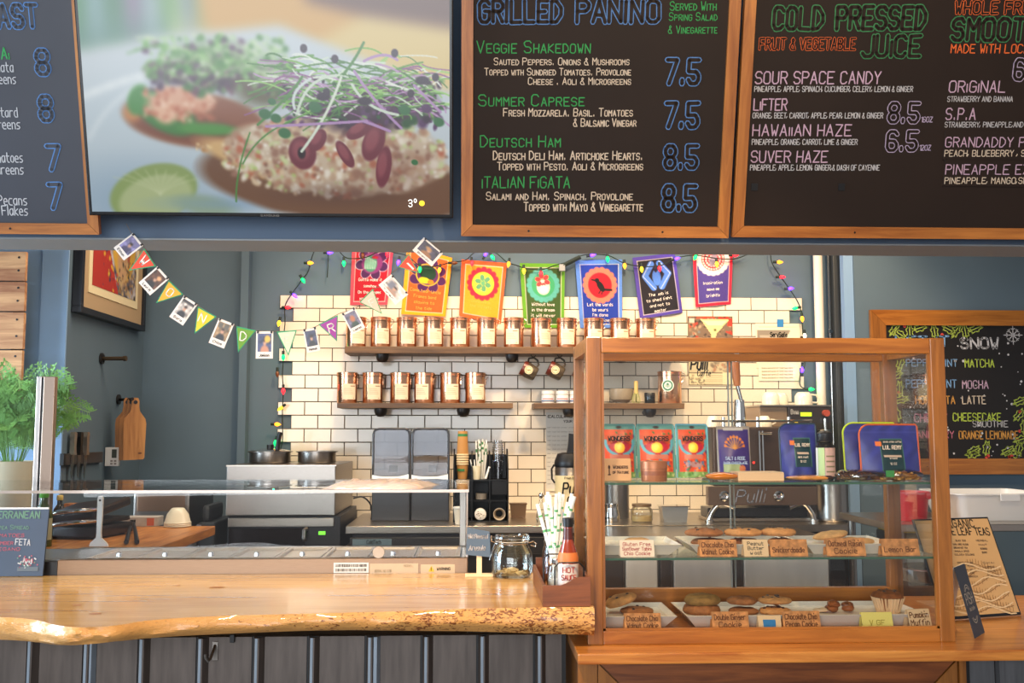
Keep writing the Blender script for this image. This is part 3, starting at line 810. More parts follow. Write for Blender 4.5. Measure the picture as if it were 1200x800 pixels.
# two slide-in strips
for (ya, yb, s1, s2, w_) in ((156, 187, 'GRANDADDY PURP', 'PEACH, BLUEBERRY , STRAWBERRY', (1228, 1250)), (188, 218, 'PINEAPPLE EXPRESS', 'PINEAPPLE, MANGO,SPINACH, KALE', (1252, 1258))):
    a = pl.uv(1104, yb); c = pl.uv(1300, ya)
    s_ = MB().box(a[0], c[0], -0.004, 0, a[1], c[1], b=0.0008).build('menu_strip', FILL, b2)
    write(s_, pl, s1, 1107, w_[0], ya+16, ya+5, PINKW, y=-0.005, wt=0.13); write(s_, pl, s2, 1106, w_[1], ya+27, ya+20, CREAM, y=-0.005, wt=0.16)
for px in (884, 986):
    a = pl.uv(px-4, 223); c = pl.uv(px+4, 215)
    MB().box(a[0], c[0], -0.003, 0, a[1], c[1]).build('magnet', DARK, b2)

# ---- breakfast board at the far left (behind the screen's edge)
p0 = at(40, 274, YBD+0.01); pl = Plane(p0, TILT)
u0 = pl.uv(-300, 274)[0]; u1 = pl.uv(117.5, 274)[0]; top = pl.uv(40, -60)[1]
b3 = framed_board('menu_board', 'slate menu board with prices 8 8 7 7 at the upper left, behind the screen', pl, u0, u1, 0, top, fwd*0.95, 0.010, BOARDL)
FILL2 = mat('slate_ground', (52, 52, 60), 0.5)
def w1(*a, **k): return write(b3, pl, *a, **k)
w1('BREAKFAST', -100, 47, 32, 6, BLUE, wt=0.26, outline=FILL2)
for s_, y, a in (('8', 87, 44), ('8', 141, 48), ('7', 199, 57), ('7', 244, 59)): w1(s_, a, a+17, y, y-28, BLUE, wt=0.24, outline=FILL2, jit=0.04)
w1('CIABATTA:', -52, 13, 69, 56, GREEN, wt=0.15)
for s_, b_, y in (('Sonata', 17, 84), ('Greens', 20, 98), ('Mustard', 22, 137), ('greens', 25, 151), ('Tomatoes', 28, 190), ('greens', 29, 204), ('with Pecans', 33, 240), ('& Coconut Flakes', 34, 252)):
    w1(s_, b_-len(s_)*5.4, b_, y, y-11, WHT, wt=0.12, caps=False)

# ---- television
pt = at(320, 254, YBD-0.055); pl = Plane(pt, TILT)
u0 = pl.uv(105, 254)[0]; u1 = pl.uv(531, 256)[0]; top = pl.uv(300, -70)[1]
tv = thing('television', 'black framed television showing open sandwiches with microgreens', 'television', pl.loc, None, pl.e)
bz = 0.011
MB().box(u0+0.2, u1-0.2, 0.02, 0.10, 0.12, top-0.1, b=0.004).build('wall_mount', DARKM, tv)
MB().box(u0, u1, -0.004, 0.018, 0, top, b=0.004).build('housing', mat('television_black', (16, 15, 16), 0.25), tv)
W_, H_ = 440, 322
cv = Canvas(W_, H_, (176, 194, 206), 7)
def q(x, y): return x-94, y+72     # photograph pixels to canvas dots
def E(cx, cy, rx, ry, c, **k): a, b_ = q(cx, cy); cv.ell(a, b_, rx, ry, c, **k)
def L(pts, w, c, al=1.0): cv.line([q(*p) for p in pts], w, c, al)
def A3(p, r, s_, w, c, al=1.0): cv.arc(q(*p), q(*r), q(*s_), w, c, al)
cv.poly([q(80, -80), q(540, -80), q(540, 60), q(260, 50), q(90, 62)], (198, 200, 176))
cv.poly([q(270, -80), q(540, -80), q(540, 130), q(300, 60)], (214, 190, 126))
cv.poly([q(240, -80), q(430, 8), q(340, 60), q(230, 25)], (206, 160, 84)); cv.poly([q(380, -80), q(540, -80), q(540, 22), q(420, 6), q(360, -8)], (104, 72, 60))
cv.poly([q(85, -80), q(215, -80), q(200, 35), q(85, 56)], (96, 138, 128))
for i, c in enumerate([(70, 140, 70), (150, 180, 190), (60, 120, 70), (170, 110, 160), (190, 196, 210), (120, 170, 90), (84, 110, 140)]): E(92+i*22, -5+8*math.sin(i*2), 13, 60, c, soft=0.9, alpha=0.8)
for x in (200, 215, 238): A3((x, 30), (x-8, -10), (x-16, -70), 5, (110, 160, 80), 0.7)
cv.blur(6)
cv.poly([q(85, 58), q(190, 36), q(330, 20), q(540, 100), q(540, 260), q(85, 260)], (192, 202, 208)); E(180, 170, 200, 120, (186, 200, 208), soft=0.5)
E(150, 235, 160, 70, (150, 172, 190), soft=0.8); cv.blur(5)
A3((90, 110), (180, 70), (260, 70), 9, (218, 226, 228), 0.8); A3((97, 160), (115, 120), (165, 90), 4, (222, 230, 232), 0.6); cv.blur(2)
# back toast
E(225, 135, 92, 36, (136, 78, 46), rot=6, soft=0.15); E(215, 145, 76, 22, (120, 66, 42), rot=6, soft=0.4); E(150, 128, 14, 14, (196, 130, 70), soft=0.6)
E(190, 128, 44, 24, (54, 120, 44), rot=28, soft=0.2); E(240, 146, 42, 9, (72, 140, 52), rot=2, soft=0.3); E(158, 112, 14, 22, (60, 134, 52), rot=20, soft=0.3)
E(205, 112, 46, 20, (214, 164, 134), soft=0.3, rag=0.05); E(190, 126, 18, 18, (220, 172, 140), soft=0.4); cv.specks(*q(165, 98), *q(248, 138), 90, 2, 6, [(232, 196, 170), (196, 120, 86), (224, 180, 150), (178, 100, 70)])
E(250, 80, 84, 22, (66, 44, 62), rot=2, soft=0.3, rag=0.05); E(310, 95, 48, 30, (96, 90, 62), soft=0.5)
cv.specks(*q(170, 62), *q(345, 104), 110, 3, 9, [(62, 36, 66), (88, 52, 84), (60, 110, 52), (110, 150, 90), (104, 60, 80)])
E(255, 58, 76, 24, (120, 150, 100), soft=0.6, alpha=0.8)
cv.specks(*q(170, 34), *q(345, 84), 190, 2, 7, [(112, 168, 88), (150, 190, 130), (60, 120, 50), (196, 210, 180), (84, 140, 66), (90, 60, 90)])
for i in range(60):
    x, y = cv.rng.uniform(175, 335), cv.rng.uniform(36, 90); A3((x, y), (x+cv.rng.uniform(-25, 25), y-12), (x+cv.rng.uniform(-35, 35), y+cv.rng.uniform(-16, 16)), 2, [(168, 206, 140), (90, 150, 70), (206, 220, 190)][i % 3], 0.7)
cv.blur(2, 0, 60, 250, 250)
# lime wedge and slice
E(170, 225, 58, 36, (138, 158, 96), rot=-18, soft=0.1); E(172, 232, 50, 30, (170, 182, 132), rot=-18, soft=0.15); E(232, 240, 50, 16, (150, 168, 130), rot=8, soft=0.5)
for i in range(9): A3((178, 228), (165+i*3, 215), (122+i*13, 206-10*math.sin(i*0.4)), 1.2, (196, 204, 160), 0.5)
E(260, 238, 120, 16, (120, 150, 178), soft=0.9, alpha=0.6); cv.blur(1, 0, 250, 180, 322)
# front toast
E(395, 210, 182, 50, (112, 76, 52), rot=6, soft=0.12, rag=0.01); E(330, 192, 116, 22, (206, 168, 112), rot=16, soft=0.25, rag=0.02)
cv.specks(*q(222, 164), *q(420, 242), 420, 1, 4, [(222, 190, 136), (176, 130, 82), (232, 206, 158), (196, 150, 96)], mask=lambda x, y: ((x-236)/116)**2+((y-262-(x-236)*0.28)/24)**2 < 1)
E(395, 178, 142, 50, (196, 176, 152), rot=4, soft=0.12, rag=0.03)
inm = lambda x, y: ((x-301)/140)**2+((y-250)/50)**2 < 1
cv.specks(*q(255, 130), *q(530, 232), 800, 2, 9, [(214, 200, 178), (226, 216, 200), (186, 158, 130), (170, 130, 104), (206, 182, 150), (150, 110, 90), (196, 204, 150), (180, 104, 76)], mask=inm)
cv.specks(*q(255, 150), *q(530, 236), 200, 1, 4, [(240, 236, 226), (130, 92, 74), (168, 190, 110)], mask=inm)
cv.blur(1, 130, 190, 440, 322)
E(470, 195, 60, 34, (126, 84, 70), soft=0.9, alpha=0.5); E(400, 225, 110, 20, (84, 56, 48), soft=0.9, alpha=0.55)
E(425, 118, 92, 34, (62, 36, 52), soft=0.35, rag=0.06); E(470, 110, 56, 36, (74, 50, 66), soft=0.5)
for (x, y, rx, ry, r_) in ((353, 174, 18, 22, -10), (372, 158, 10, 16, 30), (440, 160, 14, 26, 20), (422, 146, 18, 9, -30), (452, 190, 10, 28, 8), (405, 175, 8, 20, -30)):
    E(x, y, rx, ry, (112, 46, 58), rot=r_, soft=0.15); E(x-2, y-3, rx*0.7, ry*0.7, (140, 70, 78), rot=r_, soft=0.4)
E(352, 174, 6, 9, (40, 20, 26), soft=0.4)
cv.specks(*q(335, 82), *q(525, 140), 160, 3, 10, [(50, 28, 50), (84, 50, 90), (40, 80, 40), (96, 60, 100), (120, 160, 90), (60, 34, 56)])
cols = [(120, 176, 76), (150, 200, 110), (88, 146, 60), (206, 222, 200), (186, 150, 190), (70, 120, 54), (226, 232, 220), (142, 88, 140)]
for i in range(210):
    x, y = cv.rng.uniform(330, 515), cv.rng.normal(92, 17); a = cv.rng.uniform(-0.7, 0.9); l = cv.rng.uniform(20, 62)
    x2, y2 = x+l*math.cos(a)*cv.rng.choice([-1, 1]), y+l*math.sin(a)*0.7
    A3((x, y), ((x+x2)/2+cv.rng.uniform(-14, 14), (y+y2)/2-cv.rng.uniform(-6, 16)), (x2, y2), cv.rng.uniform(1, 2.4), cols[cv.rng.integers(8)], 0.92)
for p in (((280, 188), (300, 150), (340, 136)), ((352, 172), (385, 130), (402, 82)), ((418, 74), (440, 110), (474, 142)), ((395, 80), (360, 82), (348, 125)), ((310, 142), (380, 138), (432, 134)), ((430, 135), (445, 140), (460, 146)),
          ((405, 78), (420, 60), (430, 40)), ((345, 120), (338, 100), (365, 84)), ((470, 60), (455, 48), (430, 62)), ((300, 140), (345, 100), (355, 82)), ((415, 90), (430, 120), (470, 126)), ((490, 90), (510, 110), (522, 122)), ((270, 235), (270, 200), (290, 150))):
    A3(*p, 3.2 if p[0][0] > 290 else 2, [(214, 224, 206), (206, 216, 214), (176, 140, 186), (204, 218, 200)][int(p[0][0]) % 4] if p[0][0] not in (280, 300, 270, 405) else (78, 132, 62), 1)
for (x, y, r_) in ((309, 127, 9), (322, 132, 8), (332, 150, 9), (478, 120, 9), (505, 118, 8), (520, 134, 8), (318, 112, 6), (490, 184, 5), (370, 118, 10)):
    E(x, y, r_, r_*0.8, (52, 108, 62) if y != 118 or x < 400 else (84, 50, 92), soft=0.3, rot=20)
for (x, y) in ((380, 105), (430, 110), (500, 84), (516, 80), (395, 60), (467, 52), (358, 48), (486, 100), (384, 100)): E(x, y, 10 if x in (380, 430, 500) else 5, 6, (46, 26, 46), soft=0.3)
cv.mesh('picture', print_mat('lit_screen', 0.80, 0.2), tv, u0+bz, u1-bz, bz*1.1, top-bz, y=-0.0045)
g = glow('screen_white_text', (235, 235, 230), 0.7)
write(tv, pl, '3', 479, 484, 242, 234, g, y=-0.006, wt=0.16, jit=0); write(tv, pl, 'o', 485.5, 489, 237, 231, g, y=-0.006, wt=0.2, jit=0, caps=False)
s_ = pl.uv(494.5, 238); MB().cyl(0.0088, 0, 0.0005, 16, TR((s_[0], -0.0052, s_[1]), rx=PI/2)).build('weather_icon', glow('sun_icon_yellow', (245, 205, 40), 0.8), tv)
write(tv, pl, 'SAMSUNG', 306, 328, 253.4, 251.2, mat('bezel_grey', (120, 118, 116), 0.5), y=-0.0046, wt=0.16, jit=0)

# ================================================================== WINTER CHALKBOARD
pw_ = at(1110, 460, YC-0.03); pl = Plane((pw_.x, YC-0.03, at(1110, 555.5, YC-0.03).z), 0.0)
u0 = pl.uv(1022, 460)[0]; u1 = pl.uv(1262, 460)[0]; top = pl.uv(1110, 363.5)[1]
fw2 = pl.uv(1040, 460)[0]-u0
b4 = framed_board('winter_menu_board', 'wood framed chalkboard with holly border and SNOW drinks on the right wall', pl, u0, u1, 0, top, fw2, 0.012, mat('chalkboard_dark', (26, 21, 19), 0.5), fmat=(CASEW, CASEV))
def w1(*a, **k): return write(b4, pl, *a, **k)
w1('LET IT', 1050, 1114, 405, 394, SKY, wt=0.24); w1('SNOW', 1126, 1172, 408, 396, WHT, wt=0.22)
w1('PEPPERMINT', 1062, 1123, 429, 421, SKY, wt=0.15); w1('MATCHA', 1131, 1166, 430, 421, LIME, wt=0.15)
w1('PEPPERMINT', 1062, 1122, 454, 445, SKY, wt=0.15); w1('MOCHA', 1128, 1159, 455, 446, PINKW, wt=0.15)
w1('HORCHATA', 1073, 1120, 473, 464, OCHRE, wt=0.15); w1('LATTE', 1128, 1156, 473, 464, CREAM, wt=0.15)
w1('CHERRY', 1072, 1111, 494, 485, ROSE, wt=0.15); w1('CHEESECAKE', 1117, 1174, 493, 484, LIME, wt=0.15); w1('SMOOTHIE', 1140, 1182, 500, 493, WHT, wt=0.15)
w1('CRANBERRY', 1062, 1119, 513, 505, ROSE, wt=0.15); w1('ORANGE LEMONADE', 1124, 1194, 514, 505, OCHRE, wt=0.15)
HGRN = chalk('holly', (168, 184, 76)); HGRN.node_tree.nodes['Principled BSDF'].inputs['Emission Strength'].default_value = 0
HRED = chalk('berry', (200, 70, 60)); HRED.node_tree.nodes['Principled BSDF'].inputs['Emission Strength'].default_value = 0
hr = random.Random(4); hol = MB(); ber = MB(); dots = MB()
def holly(px, py, s_, a):
    c = pl.uv(px, py); P = []
    for k in range(15):
        t = 2*PI*k/14; r_ = (1.0 if k % 2 else 0.62)*s_
        P.append((c[0]+r_*math.cos(t)*math.cos(a)-r_*0.5*math.sin(t)*math.sin(a), c[1]+r_*math.cos(t)*math.sin(a)+r_*0.5*math.sin(t)*math.cos(a)))
    strokes_mesh(hol, [P, [(c[0]-s_*0.7*math.cos(a), c[1]-s_*0.7*math.sin(a)), (c[0]+s_*0.6*math.cos(a), c[1]+s_*0.6*math.sin(a))]], 1, 1, 0, 0, -0.001, 0.0052)
def dot(mb, px, py, r_):
    c = pl.uv(px, py); mb.add([(c[0]+r_*math.cos(k*PI/3), -0.001, c[1]+r_*math.sin(k*PI/3)) for k in range(6)], [tuple(range(6))])
for (px, py, a) in ((1048, 386, 0.9), (1054, 391, -0.6), (1066, 388, 1.6), (1078, 384, 0.3), (1095, 388, 1.7), (1112, 386, -0.5), (1120, 388, 1.0), (1131, 388, 1.7), (1143, 385, 0.4), (1050, 408, 0.4), (1055, 425, 1.2), (1050, 440, 0.6), (1054, 455, 1.5), (1056, 468, .2), (1051, 485, 1.8), (1053, 504, 0.9), (1051, 530, 0.2),
                    (1195, 470, 0.4), (1194, 486, 0.8), (1200, 500, 1.5), (1196, 515, 0.3), (1141, 528, 0.5), (1156, 525, 1.4), (1181, 528, 0.5), (1194, 526, 1.3), (1140, 532, 0.1), (1188, 532, 0.0)):
    holly(px, py, 0.046, a)
for (px, py) in ((1156, 535.5), (1158, 534), (1183, 535), (1186, 534), (1195, 482), (1060, 382), (1104, 392), (1053, 460), (1195, 505)): dot(ber, px, py, 0.010)
for i in range(70):
    px, py = hr.uniform(1062, 1198), hr.uniform(384, 540); dot(dots, px, py, hr.uniform(0.003, 0.008))
hol.build('holly_drawing', HGRN, b4, kind='stuff'); ber.build('berry_drawing', HRED, b4, kind='stuff'); dots.build('snow_dots', WHT, b4, kind='stuff')
sf = MB(); c = pl.uv(1187, 392.5)
for k in range(8):
    a = k*PI/4; r_ = 0.052 if k % 2 == 0 else 0.040
    strokes_mesh(sf, [[(0, 0), (r_*math.cos(a), r_*math.sin(a))], [(0.03*math.cos(a)+0.012*math.cos(a+1), 0.03*math.sin(a)+0.012*math.sin(a+1)), (0.03*math.cos(a), 0.03*math.sin(a)), (0.03*math.cos(a)+0.012*math.cos(a-1), 0.03*math.sin(a)+0.012*math.sin(a-1))]], 1, 1, c[0], c[1], -0.001, 0.005)
sf.build('snowflake_drawing', WHT, b4)

# ================================================================== PRAYER FLAGS (cloth, hung from a cord near the tiles)
CLOTH = print_mat('printed_cloth', 0, 0.85)
YG = 5.684
FT = chalk('flag_text', (236, 226, 214)); FT.node_tree.nodes['Principled BSDF'].inputs['Emission Strength'].default_value = 0
def flag(label, corners, border, field, art, lines, tcol, seed):
    """corners: top-left, top-right, bottom-right, bottom-left in the photograph; the flag hangs at the wall"""
    tl, tr, br, bl = [at(x, y, YG) for x, y in corners]
    w, h = 64, int(64*(tl.z-bl.z)/(tr.x-tl.x))
    base = Vector(((bl.x+br.x)/2, YG, min(bl.z, br.z)))
    t = thing('prayer_flag', label, 'flag', base, 'prayer flags strung above the tiled wall')
    cv = Canvas(w, h, border, seed)
    b_ = 6
    cv.box(b_, b_, w-b_, h-b_, field); cv.line([(b_, b_), (w-b_, b_), (w-b_, h-b_), (b_, h-b_), (b_, b_)], 0.8, (226, 214, 200), 0.8)
    art(cv, w, h)
    cv.a *= (1+cv.rng.normal(0, 0.02, cv.a.shape[:2]))[..., None]
    sd = seed*1.7
    def pos(U, V):
        P = [((1-U)*(1-V))*tl[k]+(U*(1-V))*tr[k]+(U*V)*br[k]+((1-U)*V)*bl[k] for k in range(3)]
        return P[0]-base.x, np.sin(U*9+sd)*0.004*(0.3+V)+np.sin(U*4+V*5+sd)*0.003, P[2]-base.z
    def warp(U, V, P):
        x, y, z = pos(U, V); return np.stack([x, y, z], -1)
    cv.mesh('cloth', CLOTH, t, 0, 1, 0, 1, warp=warp)
    mb = MB()
    for i, (txt, y) in enumerate(lines):
        st, Wd = text_layout(txt, False); wd = min(0.74, len(txt)*0.046)
        hh = 0.045
        S2 = []
        for s_ in st:
            q_ = []
            for a, b2_ in s_:
                U = 0.5+(a/Wd-0.5)*wd; V = y-(b2_/6)*hh
                x, yy, z = pos(U, V); q_.append((x, z, float(yy)))
            S2.append(q_)
        for s_ in S2:
            for p, n_ in zip(s_[:-1], s_[1:]):
                dx, dz = n_[0]-p[0], n_[1]-p[1]; Ln = math.hypot(dx, dz)
                if Ln < 1e-6: continue
                wx, wz = -dz/Ln*0.0011, dx/Ln*0.0011; y_ = min(p[2], n_[2])-0.0014
                mb.add([(p[0]-wx, y_, p[1]-wz), (n_[0]-wx, y_, n_[1]-wz), (n_[0]+wx, y_, n_[1]+wz), (p[0]+wx, y_, p[1]+wz)], [(0, 1, 2, 3)])
    mb.build('lettering', tcol, t)
    return t
def scallop(cv, cx, cy, r, n, c1, c2, c3):
    for k in range(n): cv.ell(cx+r*math.cos(2*PI*k/n), cy+r*math.sin(2*PI*k/n), r*0.26, r*0.26, c1, soft=0.3)
    cv.ell(cx, cy, r*1.04, r*1.04, c1, soft=0.06); cv.ell(cx, cy, r*0.86, r*0.86, c2, soft=0.06)
    if c3: cv.ell(cx, cy, r*0.78, r*0.78, c3, soft=0.06)
def petals(cv, cx, cy, r, n, col, line, ph=0.3):
    for k in range(n):
        a = 2*PI*k/n+ph; x, y = cx+r*0.68*math.cos(a), cy+r*0.68*math.sin(a)
        cv.ell(x, y, r*0.46, r*0.36, line, rot=math.degrees(a), soft=0.12); cv.ell(x, y, r*0.42, r*0.32, col, rot=math.degrees(a), soft=0.12)
def art1(cv, w, h):
    petals(cv, 32, h*0.33, 24, 7, (74, 28, 78), (214, 190, 200)); cv.ell(32, h*0.33, 17, 17, (132, 52, 110), soft=.1); cv.ell(30, h*0.34, 11, 14, (70, 140, 110), soft=.2)
    for k in range(9): cv.line([(22+k*2, h*0.22+k), (21+k*2, h*0.42)], 1, (176, 206, 186))
    cv.ell(36, h*0.24, 6, 2.5, (170, 30, 50), soft=.3)
def art2(cv, w, h):
    petals(cv, 32, h*0.36, 25, 8, (78, 26, 84), (206, 130, 70)); cv.ell(32, h*0.36, 17, 17, (238, 196, 40), soft=.06); cv.ell(32, h*0.36, 15.5, 15.5, (98, 40, 96), soft=.06); cv.ell(32, h*0.33, 12, 12, (30, 62, 44), soft=.1)
    cv.ell(28, h*0.45, 9, 5, (240, 206, 40), soft=.2); cv.ell(37, h*0.46, 5, 4, (236, 130, 30), soft=.2)
def art3(cv, w, h): scallop(cv, 32, h*0.38, 19, 16, (196, 34, 58), (236, 200, 40), (244, 214, 60)); cv.ell(32, h*0.40, 8, 10, (96, 160, 110), soft=.3); petals(cv, 32, h*0.37, 11, 6, (92, 150, 104), (236, 206, 60))
def art4(cv, w, h):
    scallop(cv, 32, h*0.34, 20, 18, (80, 160, 148), (58, 150, 100), None); cv.ell(32, h*0.37, 10, 11, (224, 208, 190), soft=.1)
    petals(cv, 31, h*0.27, 10, 6, (206, 62, 62), (236, 150, 140)); cv.ell(33, h*0.40, 6, 6, (232, 220, 204), soft=.1)
def art5(cv, w, h):
    scallop(cv, 32, h*0.37, 20, 18, (236, 118, 92), (200, 22, 40), None)
    cv.ell(33, h*0.385, 4.5, 9, (22, 20, 22), rot=-35, soft=.15); cv.ell(28, h*0.30, 3.5, 3.5, (22, 20, 22), soft=.15); cv.line([(25, h*0.30), (21, h*0.29)], 2, (22, 20, 22)); cv.line([(36, h*0.43), (48, h*0.44)], 3, (22, 20, 22))
    cv.line([(33, h*0.44), (30, h*0.49)], 1.5, (22, 20, 22)); cv.line([(36, h*0.45), (34, h*0.50)], 1.5, (22, 20, 22))
def art6(cv, w, h):
    B = (76, 124, 208)
    for sg_ in (-1, 1):
        cv.line([(32+sg_*6, h*0.14), (32+sg_*17, h*0.32), (32+sg_*6, h*0.52)], 9, B); cv.line([(32+sg_*6, h*0.10), (32+sg_*20, h*0.32), (32+sg_*4, h*0.55)], 0.8, (220, 220, 230))
    cv.ell(32, h*0.36, 6.5, 13, B, soft=.1); cv.ell(32, h*0.22, 3, 6, (40, 40, 60), soft=.2)
def art7(cv, w, h):
    scallop(cv, 32, h*0.26, 22, 20, (226, 218, 214), (206, 48, 56), None)
    for r_ in (6, 11, 16): 
        for k in range(int(r_*1.6)): cv.ell(32+r_*math.cos(k*2*PI/int(r_*1.6)), h*0.26+r_*math.sin(k*2*PI/int(r_*1.6)), 2.2, 2.2, (228, 200, 196), soft=.4)
    cv.ell(32, h*0.27, 6, 12, (150, 130, 150), rot=20, soft=.2)
T_ = lambda *a: list(a)
FY = chalk('flag_yellow', (240, 170, 70)); FY.node_tree.nodes['Principled BSDF'].inputs['Emission Strength'].default_value = 0
flag('red flag with purple petals, leftmost of the prayer flags', [(413, 284), (462, 284), (454, 357), (410, 357)], (224, 70, 84), (176, 14, 36), art1, T_(('Gotta make it', .62), ('somehow', .72), ('On the dreams', .82), ('you believe', .92)), FT, 1)
flag('orange flag with yellow border and purple petals, second from the left', [(477, 288), (530, 302), (522, 371), (470, 368)], (246, 160, 22), (228, 92, 30), art2, T_(('Come hear Uncle', .64), ('Frames band', .73), ('playing to', .82), ('the tide', .91)), FY, 2)
flag('orange flag with a red rimmed yellow disc, third prayer flag', [(541, 304), (594, 308), (587, 379), (538, 370)], (236, 92, 40), (246, 152, 34), art3, T_(('Dancing in', .72), ('the streets', .80)), FY, 3)
flag('green flag with a turquoise scalloped disc, fourth prayer flag', [(609, 308), (662, 309), (661, 384), (614, 384)], (92, 148, 34), (52, 78, 28), art4, T_(('Without love', .66), ('in the dream', .745), ('it will never', .83), ('come true', .91)), FT, 4)
flag('blue flag with a black bird on a red disc, fifth prayer flag', [(674, 305), (729, 304), (729, 384), (680, 384)], (88, 130, 206), (22, 52, 148), art5, T_(('Let the words', .68), ('be yours', .755), ("I'm done", .83), ('with mine', .91)), FT, 5)
flag('black flag with two blue arms and a purple border, sixth prayer flag', [(741, 302), (791, 296), (800, 366), (750, 374)], (76, 60, 148), (24, 20, 30), art6, T_(('The job is', .66), ('to shed light', .75), ('and not to', .84), ('master', .93)), FT, 6)
flag('purple flag with red border and a beaded red wreath, last prayer flag', [(811, 284), (859, 285), (857, 356), (815, 360)], (206, 30, 58), (72, 56, 132), art7, T_(('Inspiration', .66), ('move me', .76), ('brightly', .86)), FT, 7)

# ================================================================== SHELVES, CANISTERS AND THINGS ON THE TILED WALL
def wb_(t, name, m, px0, py0, px1, py1, Y, dep, b=0.0):
    x0, x1, z0, z1 = rect(px0, py0, px1, py1, Y)
    return MB().box(x0, x1, Y, Y+dep, z0, z1, b=b).build(name, m, t)
YS = 5.46
IRON = mat('cast_iron', (64, 60, 58), 0.45, 0.85, bump=0.2)
def shelf(label, px0, px1, py0, py1, knobs, ylow):
    t = W('wall_shelf', label, 'shelf')
    x0, x1 = at(px0, py0, YS).x, at(px1, py0, YS).x; z0, z1 = at(550, py1, YS).z, at(550, py0, YS).z
    MB().box(x0, x1, YS, 5.695, z0, z1, b=0.002).build('board', SHELFW, t)
    for kx in knobs:
        x = at(kx, py1, YS+0.05).x
        k = MB().tube([(x, 5.695, z0-0.018), (x, YS+0.05, z0-0.018)], 0.014, 12).build('bracket', IRON, t)
        MB().lathe([(0.0001, -0.052), (0.020, -0.05), (0.034, -0.036), (0.040, -0.016), (0.040, -0.001), (0.0001, 0.0)], 16, Matrix.Translation((x, YS+0.055, z0-0.0005)) @ Matrix.Scale(0.9, 4)).build('pipe_cap', IRON, k)
    set_base(t)
    return z1
zs1 = shelf('long upper walnut shelf carrying the row of copper canisters', 404, 801, 406, 414, (448, 600, 728), 0)
zs2 = shelf('lower left walnut shelf carrying six copper canisters', 395, 601, 472, 478, (446, 543), 0)
zs3 = shelf('lower right walnut shelf with bowl and round jars', 626, 802, 472, 478.5, (667, 762), 0)

COPPER = mat('copper_steel', (238, 184, 146), 0.24, 1.0)
COPPERD = mat('copper_lid', (232, 180, 144), 0.26, 1.0)
LABEL = mat('canister_label', (226, 210, 180), 0.7); LABINK = mat('label_ink', (150, 110, 70), 0.7)
def make_canister(loc, label, group, h=0.172, r=0.0555, logo=False):
    t = thing('tea_canister', label, 'canister', loc, group)
    MB().lathe([(0.0001, 0), (r*0.97, 0), (r, 0.004), (r, h*0.86), (r*0.97, h*0.865)], 28).build('body', COPPER, t)
    l = MB().lathe([(r*1.0, h*0.868), (r*1.06, h*0.872), (r*1.06, h*0.905), (r*1.0, h*0.91), (r*1.0, h*0.93), (r*1.05, h*0.94), (r*1.05, h*0.985), (r*0.98, h), (0.0001, h)], 28).build('lid', COPPERD, t)
    MB().tube([(r*1.06, 0, h*0.955), (r*1.28, 0, h*0.93), (r*1.3, 0, h*0.84), (r*1.1, 0, h*0.78)], 0.0022, 6).tube([(r*1.0, -0.008, h*0.66), (r*1.12, -0.008, h*0.70), (r*1.12, 0.008, h*0.70), (r*1.0, 0.008, h*0.66)], 0.002, 6).build('clasp', CHROME, l)
    MB().box(r*1.0, r*1.06, -0.009, 0.009, h*0.60, h*0.80, b=0.001).build('catch_plate', COPPERD, t)
    if not logo:
        a0, a1 = -PI/2-0.62, -PI/2+0.78
        lb = MB().lathe([(r+0.0006, h*0.12), (r+0.0006, h*0.62)], 12, a0=a0, a1=a1).build('label', LABEL, t)
        ink = MB().lathe([(r+0.0010, h*0.535), (r+0.0010, h*0.56)], 6, a0=a1-0.62, a1=a1-0.12)
        for k in range(4): ink.lathe([(r+0.0010, h*(0.46-k*0.055)), (r+0.0010, h*(0.468-k*0.055))], 6, a0=a0+0.15, a1=a1-0.5+0.07*k)
        ink.lathe([(r+0.0010, h*0.155), (r+0.0010, h*0.175)], 3, a0=a1-0.3, a1=a1-0.18)
        ink.build('label_print', LABINK, lb)
    else:
        a = -PI/2-0.35; M_ = Matrix.Rotation(a+PI/2, 4, 'Z') @ Matrix.Translation((0, -r-0.0008, h*0.55)) @ Matrix.Rotation(PI/2, 4, 'X')
        st = MB().cyl(0.034, 0, 0.0008, 28, M_).build('sticker', mat('sticker_cream', (232, 232, 214), 0.6), t)
        MB().cyl(0.029, 0.0008, 0.0012, 28, M_).build('sticker_ring', mat('sticker_green', (60, 120, 96), 0.6), st)
        MB().cyl(0.020, 0.0012, 0.0016, 24, M_).build('sticker_field', mat('sticker_cream', (232, 232, 214), 0.6), st)
        mb = MB()
        for k in range(-2, 3): mb.box(k*0.006-0.0016, k*0.006+0.0016, -0.012+abs(k)*0.002, 0.012-abs(k)*0.004, 0.0016, 0.0020, M=M_)
        mb.cyl(0.006, 0.0016, 0.0021, 12, M_ @ Matrix.Translation((0, 0.008, 0))).build('sticker_figure', mat('sticker_green', (60, 120, 96), 0.6), st)
    return t
ORD = ['leftmost', 'second', 'third', 'fourth', 'fifth', 'sixth', 'seventh', 'eighth', 'ninth', 'tenth', 'eleventh', 'rightmost']
YCN = 5.58
proto = None; rc = random.Random(9)
top_px = [417, 446, 476.5, 508, 539, 570.5, 602, 634, 664, 696, 726.5, 757]
turn = [0.35, 0.25, 0.15, 0.2, -0.15, 0.1, -0.3, 0.45, 0.0, 0.1, 0.1, 0.0]
for i, px in enumerate(top_px):
    p = at(px, 406, YCN); lab = '%s copper tea canister in the row on the long upper shelf' % ORD[i]
    if proto is None: proto = make_canister((p.x, YCN, zs1+0.0005), lab, 'copper canisters on the upper shelf'); proto.rotation_euler = (0, 0, turn[i])
    else: dup(proto, (p.x, YCN, zs1+0.0005), None, lab, turn[i])
